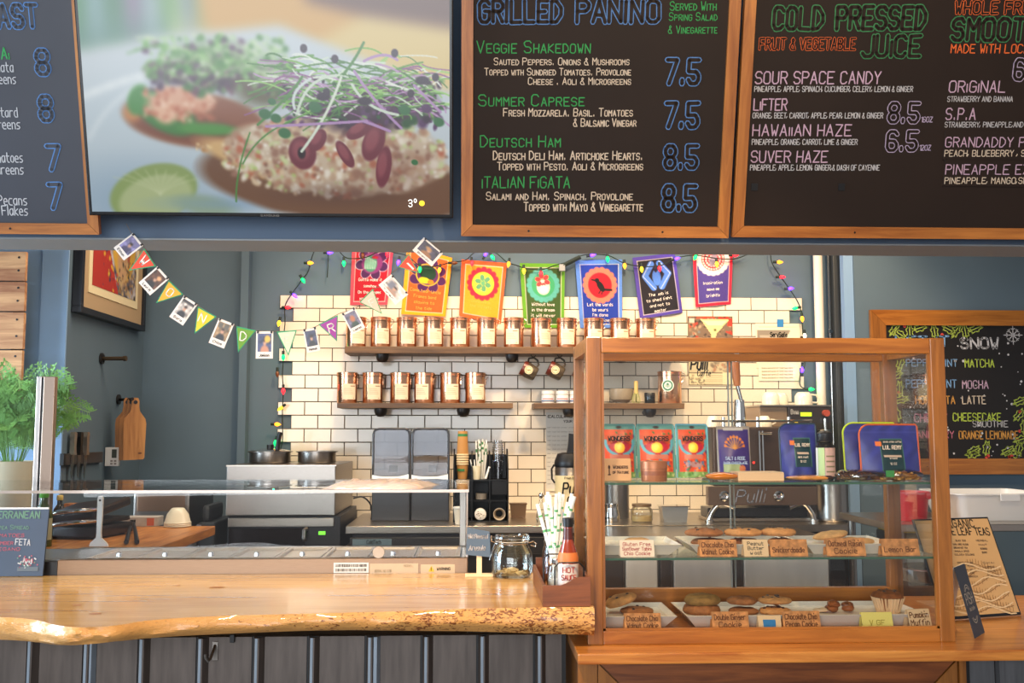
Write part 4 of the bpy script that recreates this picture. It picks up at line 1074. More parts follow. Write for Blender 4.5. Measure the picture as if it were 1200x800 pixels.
for i, px in enumerate([406.5, 436.5, 469, 497, 527.5, 557]):
    p = at(px, 472, YCN); o = dup(proto, (p.x, YCN, zs2+0.0005), None, '%s copper tea canister on the lower left shelf' % (ORD[i] if i < 5 else 'rightmost'), [0.3, 0.2, 0.15, -0.3, 0.2, 0.25][i])
    o['group'] = 'copper canisters on the lower shelf'
p = at(785, 472, YCN)
make_canister((p.x, YCN, zs3+0.0005), 'wide copper canister with round green sticker at the right shelf end', None, 0.182, 0.066, True)

# small jars, bowl, whisk, black jar
def jar_white(px, lab):
    p = at(px, 472, YCN)
    t = thing('supplement_jar', lab, 'jar', (p.x, YCN, zs3+0.0005), 'small white jars on the right shelf')
    MB().lathe([(0.0001, 0), (0.034, 0), (0.036, 0.003), (0.036, 0.046), (0.032, 0.05), (0.0001, 0.05)], 24).build('body', WHITE, t)
    MB().lathe([(0.035, 0.051), (0.037, 0.052), (0.037, 0.068), (0.034, 0.071), (0.0001, 0.071)], 24).build('lid', mat('white_lid', (228, 226, 222), 0.4), t)
    b_ = MB().lathe([(0.0364, 0.010), (0.0364, 0.040)], 24, a0=-PI, a1=0).build('label', mat('pale_label', (214, 216, 218), 0.6), t)
    MB().lathe([(0.0368, 0.011), (0.0368, 0.017)], 20, a0=-PI, a1=0).build('blue_stripe', mat('navy_stripe', (48, 66, 112), 0.6), b_)
    MB().lathe([(0.0368, 0.023), (0.0368, 0.028)], 20, a0=-PI*0.8, a1=-PI*0.2).build('red_stripe', mat('red_stripe', (176, 62, 50), 0.6), b_)
for px, lab in ((642, 'white supplement jar at the left end of the right shelf'), (659, 'middle white supplement jar on the right shelf'), (675, 'white supplement jar next to the case corner post')): jar_white(px, lab)
p = at(728, 472, YCN)
t = thing('matcha_bowl', 'grey brown ceramic bowl on the lower right shelf', 'bowl', (p.x, YCN, zs3+0.0005))
MB().lathe([(0.0001, 0.004), (0.036, 0.0), (0.036, 0.006), (0.060, 0.022), (0.068, 0.05), (0.067, 0.082), (0.063, 0.082), (0.062, 0.05), (0.052, 0.022), (0.0001, 0.012)], 28).build('bowl', mat('stoneware_glaze', (146, 130, 108), 0.4, var=0.12, scale=18), t)
p = at(745.5, 472, YCN-0.03)
t = thing('bamboo_whisk', 'pale bamboo matcha whisk between bowl and black jar', 'whisk', (p.x, YCN-0.03, zs3+0.0005))
BAM = mat('bamboo', (214, 178, 106), 0.5)
MB().cyl(0.0115, 0.055, 0.125, 14).build('handle', BAM, t)
mb = MB()
for k in range(16):
    a = 2*PI*k/16; c_, s_ = math.cos(a), math.sin(a)
    mb.tube([(0.011*c_, 0.011*s_, 0.06), (0.022*c_, 0.022*s_, 0.03), (0.024*c_, 0.024*s_, 0.01), (0.016*c_, 0.016*s_, 0.0015)], 0.0013, 5)
mb.build('tines', mat('bamboo_green', (170, 170, 100), 0.6), t, kind='stuff')
p = at(761.5, 472, YCN-0.01)
t = thing('black_jar', 'small black lidded jar left of the wide copper canister', 'jar', (p.x, YCN-0.01, zs3+0.0005))
MB().lathe([(0.0001, 0), (0.029, 0), (0.030, 0.003), (0.030, 0.038), (0.0001, 0.0385)], 22).build('body', mat('black_glass', (24, 26, 26), 0.15), t)
MB().lathe([(0.0001, 0.039), (0.0305, 0.039), (0.0305, 0.058), (0.028, 0.061), (0.0001, 0.061)], 22).build('lid', DARK, t)

# hanging mugs
MUG = mat('speckled_dark_mug', (78, 66, 52), 0.3, var=0.4, scale=60); MUGR = mat('red_brown_mug_rim', (100, 40, 30), 0.3)
def mug(px, py, lab):
    p = at(px, py, 5.52); hook = at(px+6, 417, 5.52)
    t = thing('hanging_mug', lab, 'mug', (p.x, 5.52, p.z), 'mugs hanging below the upper shelf')
    M_ = Matrix.Rotation(math.radians(-28), 4, 'Y') @ Matrix.Rotation(math.radians(-100), 4, 'Y') @ Matrix.Translation((0, 0, -0.05))
    M_ = Matrix.Rotation(math.radians(35), 4, 'Y') @ Matrix.Rotation(PI, 4, 'Y') @ Matrix.Translation((0, 0, -0.05))
    M_ = Matrix.Rotation(math.radians(-62), 4, 'Y') @ Matrix.Translation((0, 0, -0.05))
    MB().lathe([(0.0001, 0), (0.034, 0), (0.040, 0.008), (0.044, 0.05), (0.041, 0.086), (0.038, 0.086), (0.040, 0.05), (0.034, 0.012), (0.0001, 0.008)], 24, M_).build('body', MUG, t)
    MB().lathe([(0.0385, 0.087), (0.0415, 0.087), (0.0425, 0.066), (0.0436, 0.066), (0.0422, 0.088), (0.038, 0.088)], 24, M_).build('rim', MUGR, t)
    MB().tube([M_ @ Vector(v) for v in ((0.040, 0, 0.072), (0.062, 0, 0.078), (0.078, 0, 0.055), (0.074, 0, 0.03), (0.056, 0, 0.014), (0.038, 0, 0.016))], 0.006, 8).build('handle', MUG, t)
    c_ = MB().cyl(0.023, 0, 0.0015, 24, TR((0.0, -0.0455, 0.0), rx=PI/2)).build('badge', mat('cream_badge', (222, 204, 160), 0.5), t)
    r_ = MB().lathe([(0.019, 0.0016), (0.017, 0.0019), (0.0165, 0.0016)], 20, TR((0.0, -0.0455, 0.0), rx=PI/2)).build('badge_ring', mat('badge_ink', (110, 84, 50), 0.6), c_)
    write_local(c_, 'Cafe', -0.012, 0.012, -0.004, 0.009, -0.0475, mat('badge_ink', (110, 84, 50), 0.6), wt=0.2)
    MB().tube([(0.016, 0, 0.138), (0.016, 0, 0.085), (0.022, 0, 0.076), (0.034, 0, 0.076), (0.042, 0, 0.084)], 0.003, 6).build('hook', IRON, t)
mug(619, 434, 'left dark mug hanging from the upper shelf'); mug(650, 434, 'dark mug hanging from the upper shelf, next to the case'); mug(681, 436, 'third hanging mug, mostly behind the case corner post')

# papers on the tiles
def paper_print(name, label, px0, py0, px1, py1, w, h, paint, cat, Y=5.694, tilt=0.0):
    x0, x1, z0, z1 = rect(px0, py0, px1, py1, Y)
    t = thing(name, label, cat, ((x0+x1)/2, Y, z0), None, (0, tilt, 0))
    W2 = (x1-x0)/2
    MB().box(-W2, W2, 0, 0.0012, 0, z1-z0).build('sheet', PAPER, t)
    cv = Canvas(w, h, (232, 220, 190), w); paint(cv)
    cv.mesh('print', print_mat('paper_print', 0, 0.7), t, -W2, W2, 0, z1-z0, y=-0.0004)
    return t, -W2, W2, z1-z0
def pt_poster(cv):
    cv.box(0, 0, 51, 40, (120, 96, 76)); cv.specks(0, 0, 51, 40, 150, 1, 4, [(70, 54, 46), (150, 120, 90), (176, 150, 120), (50, 44, 40), (186, 60, 40), (120, 124, 120)])
    cv.line([(36, 2), (51, 4)], 2.5, (206, 50, 30)); cv.line([(44, 18), (51, 21)], 1.6, (206, 50, 30)); cv.line([(10, 2), (30, 1)], 1.5, (190, 70, 40)); cv.box(46, 6, 51, 12, (196, 52, 34))
    cv.poly([(15, 4), (47, 4), (33, 20), (31, 26), (27, 26), (26, 20)], (226, 208, 140)); cv.poly([(18, 6), (44, 6), (38, 11), (24, 11)], (240, 226, 170)); cv.ell(31, 16, 2, 1.5, (110, 110, 60))
    cv.box(0, 26, 51, 66, (196, 178, 140)); cv.specks(26, 40, 51, 64, 90, 1, 4, [(150, 130, 104), (120, 104, 86), (196, 176, 140), (170, 120, 90)]); cv.box(44, 42, 51, 76, (150, 90, 60)); cv.specks(44, 42, 51, 76, 30, 1, 3, [(120, 60, 44), (176, 110, 76)])
    cv.box(0, 66, 51, 81, (226, 208, 166)); cv.specks(1, 68, 18, 80, 40, 0.7, 2, [(110, 100, 80), (160, 144, 110)])
    for k in range(5): cv.line([(20, 69+k*2.4), (38, 69+k*2.4)], 0.6, (150, 136, 110))
    cv.line([(0, 66), (38, 66)], 1, (70, 50, 40)); cv.line([(0, 0), (51, 0), (51, 80), (0, 80), (0, 0)], 1, (70, 50, 40)); cv.box(2, 3, 8, 8, (200, 190, 170))
t, a, b_, hh = paper_print('cafe_poster', 'cafe poster with a martini glass taped to the tiles', 806.5, 370.5, 859, 452, 52, 82, pt_poster, 'poster')
INK = mat('black_ink', (26, 22, 20), 0.7)
write_local(t, 'Pulli', a+0.012, a+0.115, hh*0.235, hh*0.15, -0.0012, INK, wt=0.17, caps=False, slant=0.2)
write_local(t, 'Caffe', a+0.05, a+0.13, hh*0.145, hh*0.075, -0.0012, INK, wt=0.17, caps=False, slant=0.2)
def pt_cert(cv):
    cv.box(0, 0, 100, 60, (226, 214, 184)); cv.poly([(2, 8), (40, 8), (30, 24), (20, 36), (2, 38)], (142, 128, 110)); cv.poly([(5, 14), (26, 12), (22, 24), (5, 28)], (176, 160, 138))
    cv.line([(4, 4), (46, 4)], 0.6, (190, 176, 150)); 
t, a, b_, hh = paper_print('food_safety_certificate', 'food safety certificate held by blue tape above the case', 886, 379, 938, 431, 52, 52, pt_cert, 'certificate')
write_local(t, 'ServSafe', a+0.085, a+0.185, hh*0.70, hh*0.10, -0.0012, INK, wt=0.2, caps=False)
write_local(t, 'CERTIFICATION', a+0.085, a+0.185, hh*0.58, hh*0.05, -0.0012, mat('grey_ink', (110, 100, 90), 0.7), wt=0.2)
for k in range(5): write_local(t, 'has completed the standards', a+0.03, b_-0.03, hh*(0.42-k*0.07), hh*0.03, -0.0012, mat('grey_ink', (110, 100, 90), 0.7), wt=0.2, caps=False)
x0, x1, z0, z1 = rect(910.5, 374, 918, 383, 5.692)
t = thing('painters_tape', 'piece of blue painter tape on the certificate', 'tape', ((x0+x1)/2, 5.6922, z0), None, (0, 0.03, 0))
MB().box(-(x1-x0)/2, (x1-x0)/2, 0, 0.0006, 0, z1-z0).build('tape', mat('painters_tape_blue', (44, 120, 176), 0.7), t)
t, a, b_, hh = paper_print('pinned_licence', 'cream licence sheet on the tiles below the certificate', 889, 427, 937, 446, 48, 20, lambda cv: None, 'paper', 5.6915, -0.01)
for k in range(4): write_local(t, 'licence and permit of retail food store', a+0.02, b_-0.04, hh*(0.75-k*0.2), hh*0.08, -0.0012, mat('faint_ink', (176, 156, 124), 0.7), wt=0.2, caps=False)
def pt_list(cv): cv.box(0, 0, 60, 90, (206, 202, 192)); cv.blur(1); 
t, a, b_, hh = paper_print('wall_notice', 'pale grey notice headed CALCULATION behind the airpot', 640, 483, 702, 575, 60, 92, pt_list, 'notice', 5.690)
write_local(t, '(CALCULATION of NEW', a+0.008, b_-0.06, hh*0.93, hh*0.035, -0.0012, INK, wt=0.2); write_local(t, 'YOUR LIFE', a+0.10, b_-0.10, hh*0.87, hh*0.03, -0.0012, INK, wt=0.2)
for k in range(14): write_local(t, 'per cup oz water grams coffee time', a+0.008, b_-0.05, hh*(0.80-k*0.055), hh*0.014, -0.0012, mat('faint_ink2', (160, 154, 146), 0.7), wt=0.2, caps=False)

# ================================================================== STRING LIGHTS
CORD = mat('dark_green_cord', (20, 34, 26), 0.6)
BULB = {'g': glow('green_bulb', (0, 215, 90), 3.2), 'b': glow('violet_bulb', (90, 50, 255), 5), 'r': glow('red_bulb', (255, 30, 40), 3.5), 'o': glow('amber_bulb', (255, 140, 30), 4), 'y': glow('yellow_bulb', (240, 200, 40), 2.5), 'w': glow('white_bulb', (255, 235, 200), 2)}
BCOL = {'g': (0.0, 1, 0.25), 'b': (0.3, 0.15, 1), 'r': (1, 0.1, 0.1)}
sl = W('string_lights', 'string of coloured christmas bulbs around the tiled wall', 'string lights')
YW = 5.652
def catm(P, n=6):
    out = []
    for i in range(len(P)-1):
        p0, p1, p2, p3 = P[max(i-1, 0)], P[i], P[i+1], P[min(i+2, len(P)-1)]
        for k in range(n):
            t = k/n; out.append(0.5*((2*p1)+(p2-p0)*t+(2*p0-5*p1+4*p2-p3)*t*t+(3*p1-p0-3*p2+p3)*t*t*t))
    return out+[P[-1]]
wires = [[(371, 288), (366, 300), (361, 318), (355, 326), (348, 336), (340, 347), (334, 359), (334, 378), (333, 390), (332, 420), (331, 440), (332, 458), (331, 480), (331, 497), (331, 516), (327, 532)],
         [(384, 286), (384.5, 305), (383.5, 325)], [(396, 292), (404, 301), (414, 303), (430, 301), (441, 296), (452, 294), (462, 296), (478, 300), (492, 311), (510, 312), (529, 307), (545, 305), (556, 296), (570, 293), (582, 297), (594, 307), (606, 311), (615, 314), (634, 316), (650, 311), (668, 306), (683, 299), (700, 298), (715, 300), (731, 308), (752, 312), (774, 311), (794, 302), (815, 299), (842, 303), (862, 303), (878, 297)],
         [(903, 290), (904, 306), (912, 320), (922, 334), (934, 352), (939, 366), (940, 380), (941, 396), (942, 412), (943, 428), (938, 438), (938, 452), (948, 456)]]
for P in wires:
    MB().tube(catm([at(x, y, YW) for x, y in P]), 0.0032, 6).build('cord', CORD, sl)
bl = [(363, 308, 'o', 1.6), (355, 328, 'g', 2.6), (345, 346, 'b', 2.3), (337, 360, 'r', 1.6), (327, 378, 'y', 3.3), (332, 418, 'g', 3.1), (325, 437.5, 'x', 3.1), (332, 457.5, 'r', 3.1), (329, 478, 'y', 4), (324.5, 497, 'o', 1.6), (323, 518, 'g', 3.3), (325, 525, 'x', 3),
      (386, 296, 'b', 1.6), (403, 308, 'g', 3.1), (425, 299, 'x', 3.1), (454, 297, 'r', 3.3), (467, 307, 'b', 3.3), (492, 315, 'g', 3.1), (515, 316, 'o', 3.3), (532, 308, 'x', 1.6),
      (553, 308, 'r', 3.1), (569, 298, 'b', 0.5), (577, 301, 'g', 2.6), (596, 309, 'o', 3.3), (614, 317, 'y', 3.1), (634, 320, 'r', 3.1), (694, 299, 'b', 1.4), (712, 303, 'g', 3.1), (732, 311, 'o', 3.1), (752, 315, 'y', 3.1), (773, 314, 'r', 3.1), (793, 303, 'b', 1.3),
      (815, 301, 'g', 3.6), (840, 309, 'y', 3.1), (861, 299, 'r', 1.6), (913, 307, 'o', 1.6), (916, 324.5, 'r', 1.6), (926, 338, 'b', 1.5), (932, 361, 'g', 4.5), (940, 373, 'o', 3.1), (943, 393, 'w', 3.1), (940, 434, 'b', 0.0), (950, 456, 'g', 1.6)]
BULB['x'] = mat('unlit_amber_bulb', (116, 60, 22), 0.3)
for px, py, c, a in bl:
    p = at(px, py, YW-0.012); d = Vector((math.sin(a), -0.15, math.cos(a))).normalized()
    R_ = d.to_track_quat('Z', 'Y').to_matrix().to_4x4(); M_ = Matrix.Translation(p) @ R_
    s_ = MB().cyl(0.0075, -0.034, -0.012, 10, M_).build('socket', CORD, sl)
    MB().lathe([(0.006, -0.012), (0.010, -0.004), (0.0105, 0.004), (0.007, 0.014), (0.0001, 0.024)], 12, M_).build('bulb', BULB[c], s_)
    if c in BCOL:
        ld = bpy.data.lights.new('bulb_light', 'POINT'); ld.energy = 0.07 if c != 'b' else 0.16; ld.color = BCOL[c]; ld.shadow_soft_size = 0.012
        lo = bpy.data.objects.new('bulb_light', ld); COL.objects.link(lo); lo.location = p+Vector((0, -0.03, 0))
x0, x1, z0, z1 = rect(640, 309, 650, 316, YW-0.01)
pp = [at(x, y, YW-0.008) for x, y in ((660, 311), (680, 301))]
MB().tube([pp[0], pp[1]], 0.013, 8).build('plug', CORD, sl)
MB().box(at(655, 312, YW).x, at(662, 312, YW).x, YW-0.02, YW, at(658, 318, YW).z, at(658, 310, YW).z, b=0.003).build('plug_socket', mat('grey_plug', (150, 150, 150), 0.5), sl)
set_base(sl)

# ================================================================== GARLAND of pennants with small photographs
YP = 3.225
gar = W('pennant_garland', 'string of letter pennants reading WONDER hung from the beam', 'garland')
gpts = [(148, 262), (156, 276), (168, 288), (183, 312), (198, 328), (214, 345), (232, 358), (256, 374), (276, 382), (300, 387), (326, 388), (348, 387), (360, 386), (373, 381), (396, 368), (408, 364), (421, 358), (438, 339), (446, 335), (456, 322), (466, 314), (478, 297), (486, 290), (497, 279)]
MB().tube(catm([at(x, y, YP+0.002) for x, y in gpts], 4), 0.0011, 6).build('string', mat('twine', (120, 104, 84), 0.8), gar)
PEDG = mat('pennant_green_edge', (56, 160, 112), 0.7); PWH = mat('pennant_white_ink', (244, 238, 226), 0.7)
def pennant(c3, col, letter, lp, ang, faint=False, lsz=0.030):
    P = [at(x, y, YP) for x, y in c3]; c = sum(P, Vector())/3
    def sc(k): return [((p-c)*k+c) for p in P]
    base = MB().prism([(p.x, p.z) for p in P], YP-0.0006, YP).build('pennant', PEDG, gar)
    MB().prism([(p.x, p.z) for p in sc(0.86)], YP-0.0014, YP-0.0007).build('pennant_face', mat('pennant_%d_%d_%d' % col, col, 0.75), base)
    q_ = at(*lp, YP); mb = MB(); st, Wd = text_layout(letter)
    M_ = Matrix.Translation((q_.x, YP-0.0019, q_.z)) @ Matrix.Rotation(-ang, 4, 'Y')
    m2 = MB(); strokes_mesh(m2, st, lsz/6, lsz/6, -Wd*lsz/12, -lsz/2, 0, lsz*0.13, 0)
    mb.add(m2.v, m2.f, False, M_); mb.build('letter', PWH if not faint else mat('faint_letter', (250, 224, 210), 0.7), base)
pennant([(169, 291), (183, 312), (151, 317)], (232, 84, 60), 'W', (170, 306), math.radians(-45))
pennant([(198, 328), (215, 345), (183, 355)], (238, 172, 56), 'O', (200, 343), math.radians(-35), lsz=.026)
pennant([(232, 359), (254, 371), (228, 391)], (240, 200, 56), 'N', (238, 373), math.radians(-24), lsz=.028)
pennant([(277, 382), (300, 387), (279, 413)], (112, 158, 60), 'D', (286, 394), math.radians(-6), lsz=.028)
pennant([(324, 388.5), (348, 386.5), (338, 417)], (214, 222, 190), 'E', (337, 397), 0.0, True, .024)
pennant([(373, 380), (396, 369), (395, 400)], (160, 72, 156), 'R', (389, 384), math.radians(18), lsz=.028)
pennant([(421, 354), (437, 338), (448, 368)], (248, 200, 176), 'F', (437, 354), math.radians(30), True, .024)
pennant([(466, 313), (479, 297), (491, 320)], (236, 84, 62), 'U', (481, 311), math.radians(40), lsz=.002)
q_ = at(480.5, 312, YP)
MB().prism([(-0.012, 0.010), (-0.006, 0.012), (0.014, -0.008), (0.010, -0.012)], -0.0026, -0.0020, Matrix.Translation((q_.x, YP, q_.z))).build('letter', PWH, gar)
clip = MB()
set_base(gar)
FILM = mat('instant_film_border', (236, 224, 214), 0.45)
def instant(tl, tr, br, bl_, label, paint, note, seed):
    """an instant photograph: white card with a picture and a wide lower border, clipped to the garland"""
    P = [at(x, y, YP-0.004) for x, y in (tl, tr, br, bl_)]
    c = sum(P, Vector())/4; ux = ((P[1]-P[0])+(P[2]-P[3]))/2; uz = ((P[0]-P[3])+(P[1]-P[2]))/2
    w, h = ux.length, uz.length; ang = math.atan2(ux.z, ux.x)
    t = thing('instant_photo', label, 'photo', (c.x, YP-0.004, c.z), 'instant photos clipped to the garland', (0, -ang, 0))
    MB().box(-w/2, w/2, -0.0006, 0.0006, -h/2, h/2, b=0.0003).build('card', FILM, t)
    cv = Canvas(32, 34, (60, 56, 60), seed); paint(cv); cv.blur(1)
    cv.mesh('picture', print_mat('photo_print', 0, 0.35), t, -w*0.40, w*0.40, -h*0.25, h*0.41, y=-0.0010)
    write_local(t, note, -w*0.3, w*0.3, -h*0.42, h*0.085, -0.0010, INK, wt=0.22, caps=False)
    for k in (-1, 1): MB().box(k*w*0.40-0.003, k*w*0.40+0.003, -0.003, 0.007, h*0.42, h*0.5+0.002, b=0.0006).build('clip', DARKM, t)
def ph(bg, shirt, extra=None):
    def f(cv):
        cv.box(0, 0, 32, 34, bg); cv.specks(0, 0, 32, 34, 26, 2, 6, [tuple(min(255, int(v*k)) for v in bg) for k in (0.6, 0.8, 1.3)])
        cv.ell(16, 32, 11, 12, shirt, soft=0.2); cv.ell(16, 17, 4.2, 5.2, (196, 146, 118), soft=0.2); cv.ell(16, 12.5, 4.6, 3, (50, 34, 28), soft=0.3)
        if extra: extra(cv)
    return f
instant((156, 273), (168, 288), (145, 305), (133, 290), 'instant photo clipped highest on the garland, left end', ph((120, 112, 150), (70, 60, 90)), 'Ethan', 1)
instant((184, 312), (198, 326), (176, 347), (163, 331), 'instant photo between the W and O pennants', ph((90, 54, 34), (30, 22, 20), lambda cv: cv.ell(20, 10, 7, 6, (220, 160, 110), soft=.4)), 'Levi M', 2)
instant((215, 346), (231, 356), (215, 382), (199, 371), 'instant photo between the O and N pennants', ph((190, 180, 172), (30, 30, 34), lambda cv: cv.box(0, 0, 32, 6, (50, 44, 44))), 'Sara', 3)
instant((256, 373), (274, 379), (263, 409), (245, 401), 'instant photo between the N and D pennants', ph((150, 120, 84), (24, 22, 26), lambda cv: (cv.box(2, 2, 13, 12, (90, 84, 74)), cv.box(16, 2, 28, 12, (90, 84, 74)))), 'Chloe', 4)
instant((301, 388), (321, 388), (319, 420), (299, 420), 'instant photo hanging level, between the D and pale green pennants', ph((64, 72, 116), (190, 130, 100), lambda cv: cv.ell(22, 10, 8, 8, (226, 176, 60), soft=.3)), 'Jamison', 5)
instant((355, 386), (370, 384), (376, 410), (360, 414), 'instant photo in front of the tiles, left of the purple pennant', ph((60, 64, 90), (40, 40, 44)), 'Hannah', 6)
instant((401, 367), (416, 361), (428, 383), (412, 393), 'instant photo overlapping the first copper canister', ph((110, 104, 130), (40, 60, 46), lambda cv: cv.ell(16, 15, 8, 9, (176, 100, 60), soft=.4)), 'Lauren', 7)
instant((458, 321), (478, 344), (464, 358), (444, 334), 'faded instant photo between the pink and red pennants', ph((210, 196, 184), (170, 130, 110), lambda cv: cv.box(4, 6, 14, 26, (110, 110, 124))), 'Tyler', 8)
instant((496, 278), (519, 296), (506, 313), (484, 293), 'instant photo at the right end of the garland by the red pennant', ph((60, 54, 76), (150, 100, 60), lambda cv: cv.ell(14, 12, 7, 6, (180, 130, 80), soft=.4)), 'Brandy', 9)

# ================================================================== BACK COUNTER AND ITS THINGS
ZBC = at(500, 601, 5.69).z
YBC = atz(500, 616, ZBC).y
bc = W('back_counter', 'steel back counter against the tiled wall', 'counter')
xl = at(405, 617, YBC).x; xr = at(1000, 617, YBC).x
zl = at(500, 625, YBC).z
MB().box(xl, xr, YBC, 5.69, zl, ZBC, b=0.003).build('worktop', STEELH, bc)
MB().box(xl+0.03, xr-0.03, YBC+0.03, 5.6, 0.08, zl-0.001).build('cabinet_body', DARKM, bc)
xd = [at(p_, 640, YBC+0.02).x for p_ in (409, 640, 862)]
BLKD = mat('black_door', (38, 35, 34), 0.35)
for a, b_ in zip(xd[:-1], xd[1:]):
    d = MB().box(a+0.004, b_-0.004, YBC+0.012, YBC+0.029, 0.12, zl-0.02, b=0.003).build('door', BLKD, bc)
    MB().box(a+0.03, b_-0.03, YBC+0.006, YBC+0.0118, zl-0.12, zl-0.10, b=0.001).build('handle', DARKM, d)
for x in (xl+0.08, (xl+xr)/2, xr-0.08): MB().cyl(0.02, 0, 0.08, 12, Matrix.Translation((x, YBC+0.1, 0))).build('foot', DARKM, bc)
x0, x1, z0, z1 = rect(413, 631.5, 459, 639, YBC+0.01)
bd = MB().box(x0, x1, YBC+0.008, YBC+0.0118, z0, z1, b=0.001).build('badge', mat('badge_teal_grey', (104, 124, 132), 0.4, 0.3), bc)
write_local(bd, 'ColdTech', x0+0.07, x1-0.05, z0+0.008, 0.018, YBC+0.0072, mat('badge_dark', (40, 50, 56), 0.5), wt=0.2, caps=False)
set_base(bc)

# food warmer on its oven
YW0, YW1 = 4.9, 5.6
x0, x1, z0, z1 = rect(265, 545, 393, 604, YW0)
wt_ = W('food_warmer', 'large brushed steel countertop food warmer with two round wells', 'food warmer')
MB().box(x0, x1, YW0, YW1, z0, z1, b=0.004).build('body', STEEL, wt_)
MB().box(x0-0.003, x1+0.003, YW0-0.004, YW0+0.02, z1-0.006, z1+0.002, b=0.001).build('top_lip', STEELH, wt_)
zW = z1
set_base(wt_)
ov = W('oven', 'black countertop oven with a steel strip under the food warmer', 'oven')
zb_ = z0-0.004
x0b, x1b, z0b, z1b = rect(267, 607, 391, 617, YW0+0.005)
MB().box(x0b-0.005, x1b+0.03, YW0+0.02, YW1, ZBC-0.12, zb_, b=0.003).build('body', DARK, ov)
MB().box(x0b, x1b, YW0+0.004, YW0+0.019, z0b, z1b, b=0.002).build('control_strip', STEELH, ov)
MB().box(x0b+0.004, x1b-0.14, YW0+0.008, YW0+0.019, ZBC-0.11, z0b-0.006, b=0.002).build('glass_door', mat('oven_glass', (26, 20, 20), 0.12), ov)
hx = at(358, 630, YW0-0.02).x
MB().tube([(hx, YW0+0.004, z0b-0.01), (hx-0.006, YW0-0.03, z0b-0.015), (hx-0.006, YW0-0.03, ZBC-0.05), (hx-0.006, YW0-0.005, ZBC-0.06)], 0.010, 8).build('door_handle', STEEL, ov)
x0c, x1c, z0c, z1c = rect(373, 622.5, 381, 626.5, YW0+0.01)
MB().box(x0c, x1c, YW0+0.0155, YW0+0.0198, z0c, z1c).build('display', glow('green_display', (120, 230, 60), 1.2), ov)
set_base(ov)
t = W('oven_table', 'dark steel table under the oven behind the bar', 'table')
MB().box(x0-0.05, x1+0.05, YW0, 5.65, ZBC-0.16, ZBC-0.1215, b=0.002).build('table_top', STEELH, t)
for x in (x0-0.02, x1+0.02):
    for y in (YW0+0.05, 5.6): MB().cyl(0.02, 0, ZBC-0.161, 10, Matrix.Translation((x, y, 0))).build('leg', STEEL, t)
set_base(t)
def soup_pot(px0, px1, pyt, pyb, lab, lid):
    Y = 5.25; x0, x1, z0, z1 = rect(px0, pyt, px1, pyb, Y); r = (x1-x0)/2; h = max(0.05, z1-zW-0.003)
    t = thing('soup_well', lab, 'pot', ((x0+x1)/2, Y, zW+0.003), 'round steel wells on the food warmer')
    MB().lathe([(0.0001, 0.004), (r*0.88, 0.0), (r*0.9, 0.004), (r*0.9, h*0.8), (r, h*0.84), (r, h*0.9), (r*0.86, h*0.92), (r*0.85, 0.02), (0.0001, 0.02)], 32).build('well', STEEL, t)
    if lid:
        l = MB().lathe([(r*0.9, h*0.925), (r*0.8, h*0.98), (r*0.3, h*1.12), (0.0001, h*1.14)], 28).build('lid', CHROME, t)
        MB().cyl(0.018, h*1.142, h*1.142+0.018, 14).build('knob', DARK, l)
    return t
soup_pot(290, 343, 527, 541, 'round steel well with domed lid and black knob on the warmer', True)
soup_pot(347, 396, 527, 540, 'open round steel well at the right of the warmer', False)
p = at(326, 530, 5.28)
t = thing('ladle', 'black handled ladle standing in the left steel well', 'ladle', (p.x+0.01, 5.2, zW+0.06))
MB().tube([(0, 0, 0.0), (0.004, 0, 0.05), (0.014, 0, 0.10)], 0.012, 8).build('grip', DARK, t)
MB().tube([(0, 0, 0.0), (-0.004, 0, -0.035)], 0.005, 8).build('stem', CHROME, t)
t = thing('power_cable', 'black power cable looping down beside the food warmer', 'cable', (at(413, 590, 5.3).x, 5.3, zb_))
MB().tube(catm([Vector(v) for v in ((0.004, 0, 0.06), (0.05, 0.02, 0.065), (0.09, 0.02, 0.03), (0.10, 0.02, -0.02), (0.10, -0.02, -0.06))]), 0.005, 6).build('cable', DARK, t)

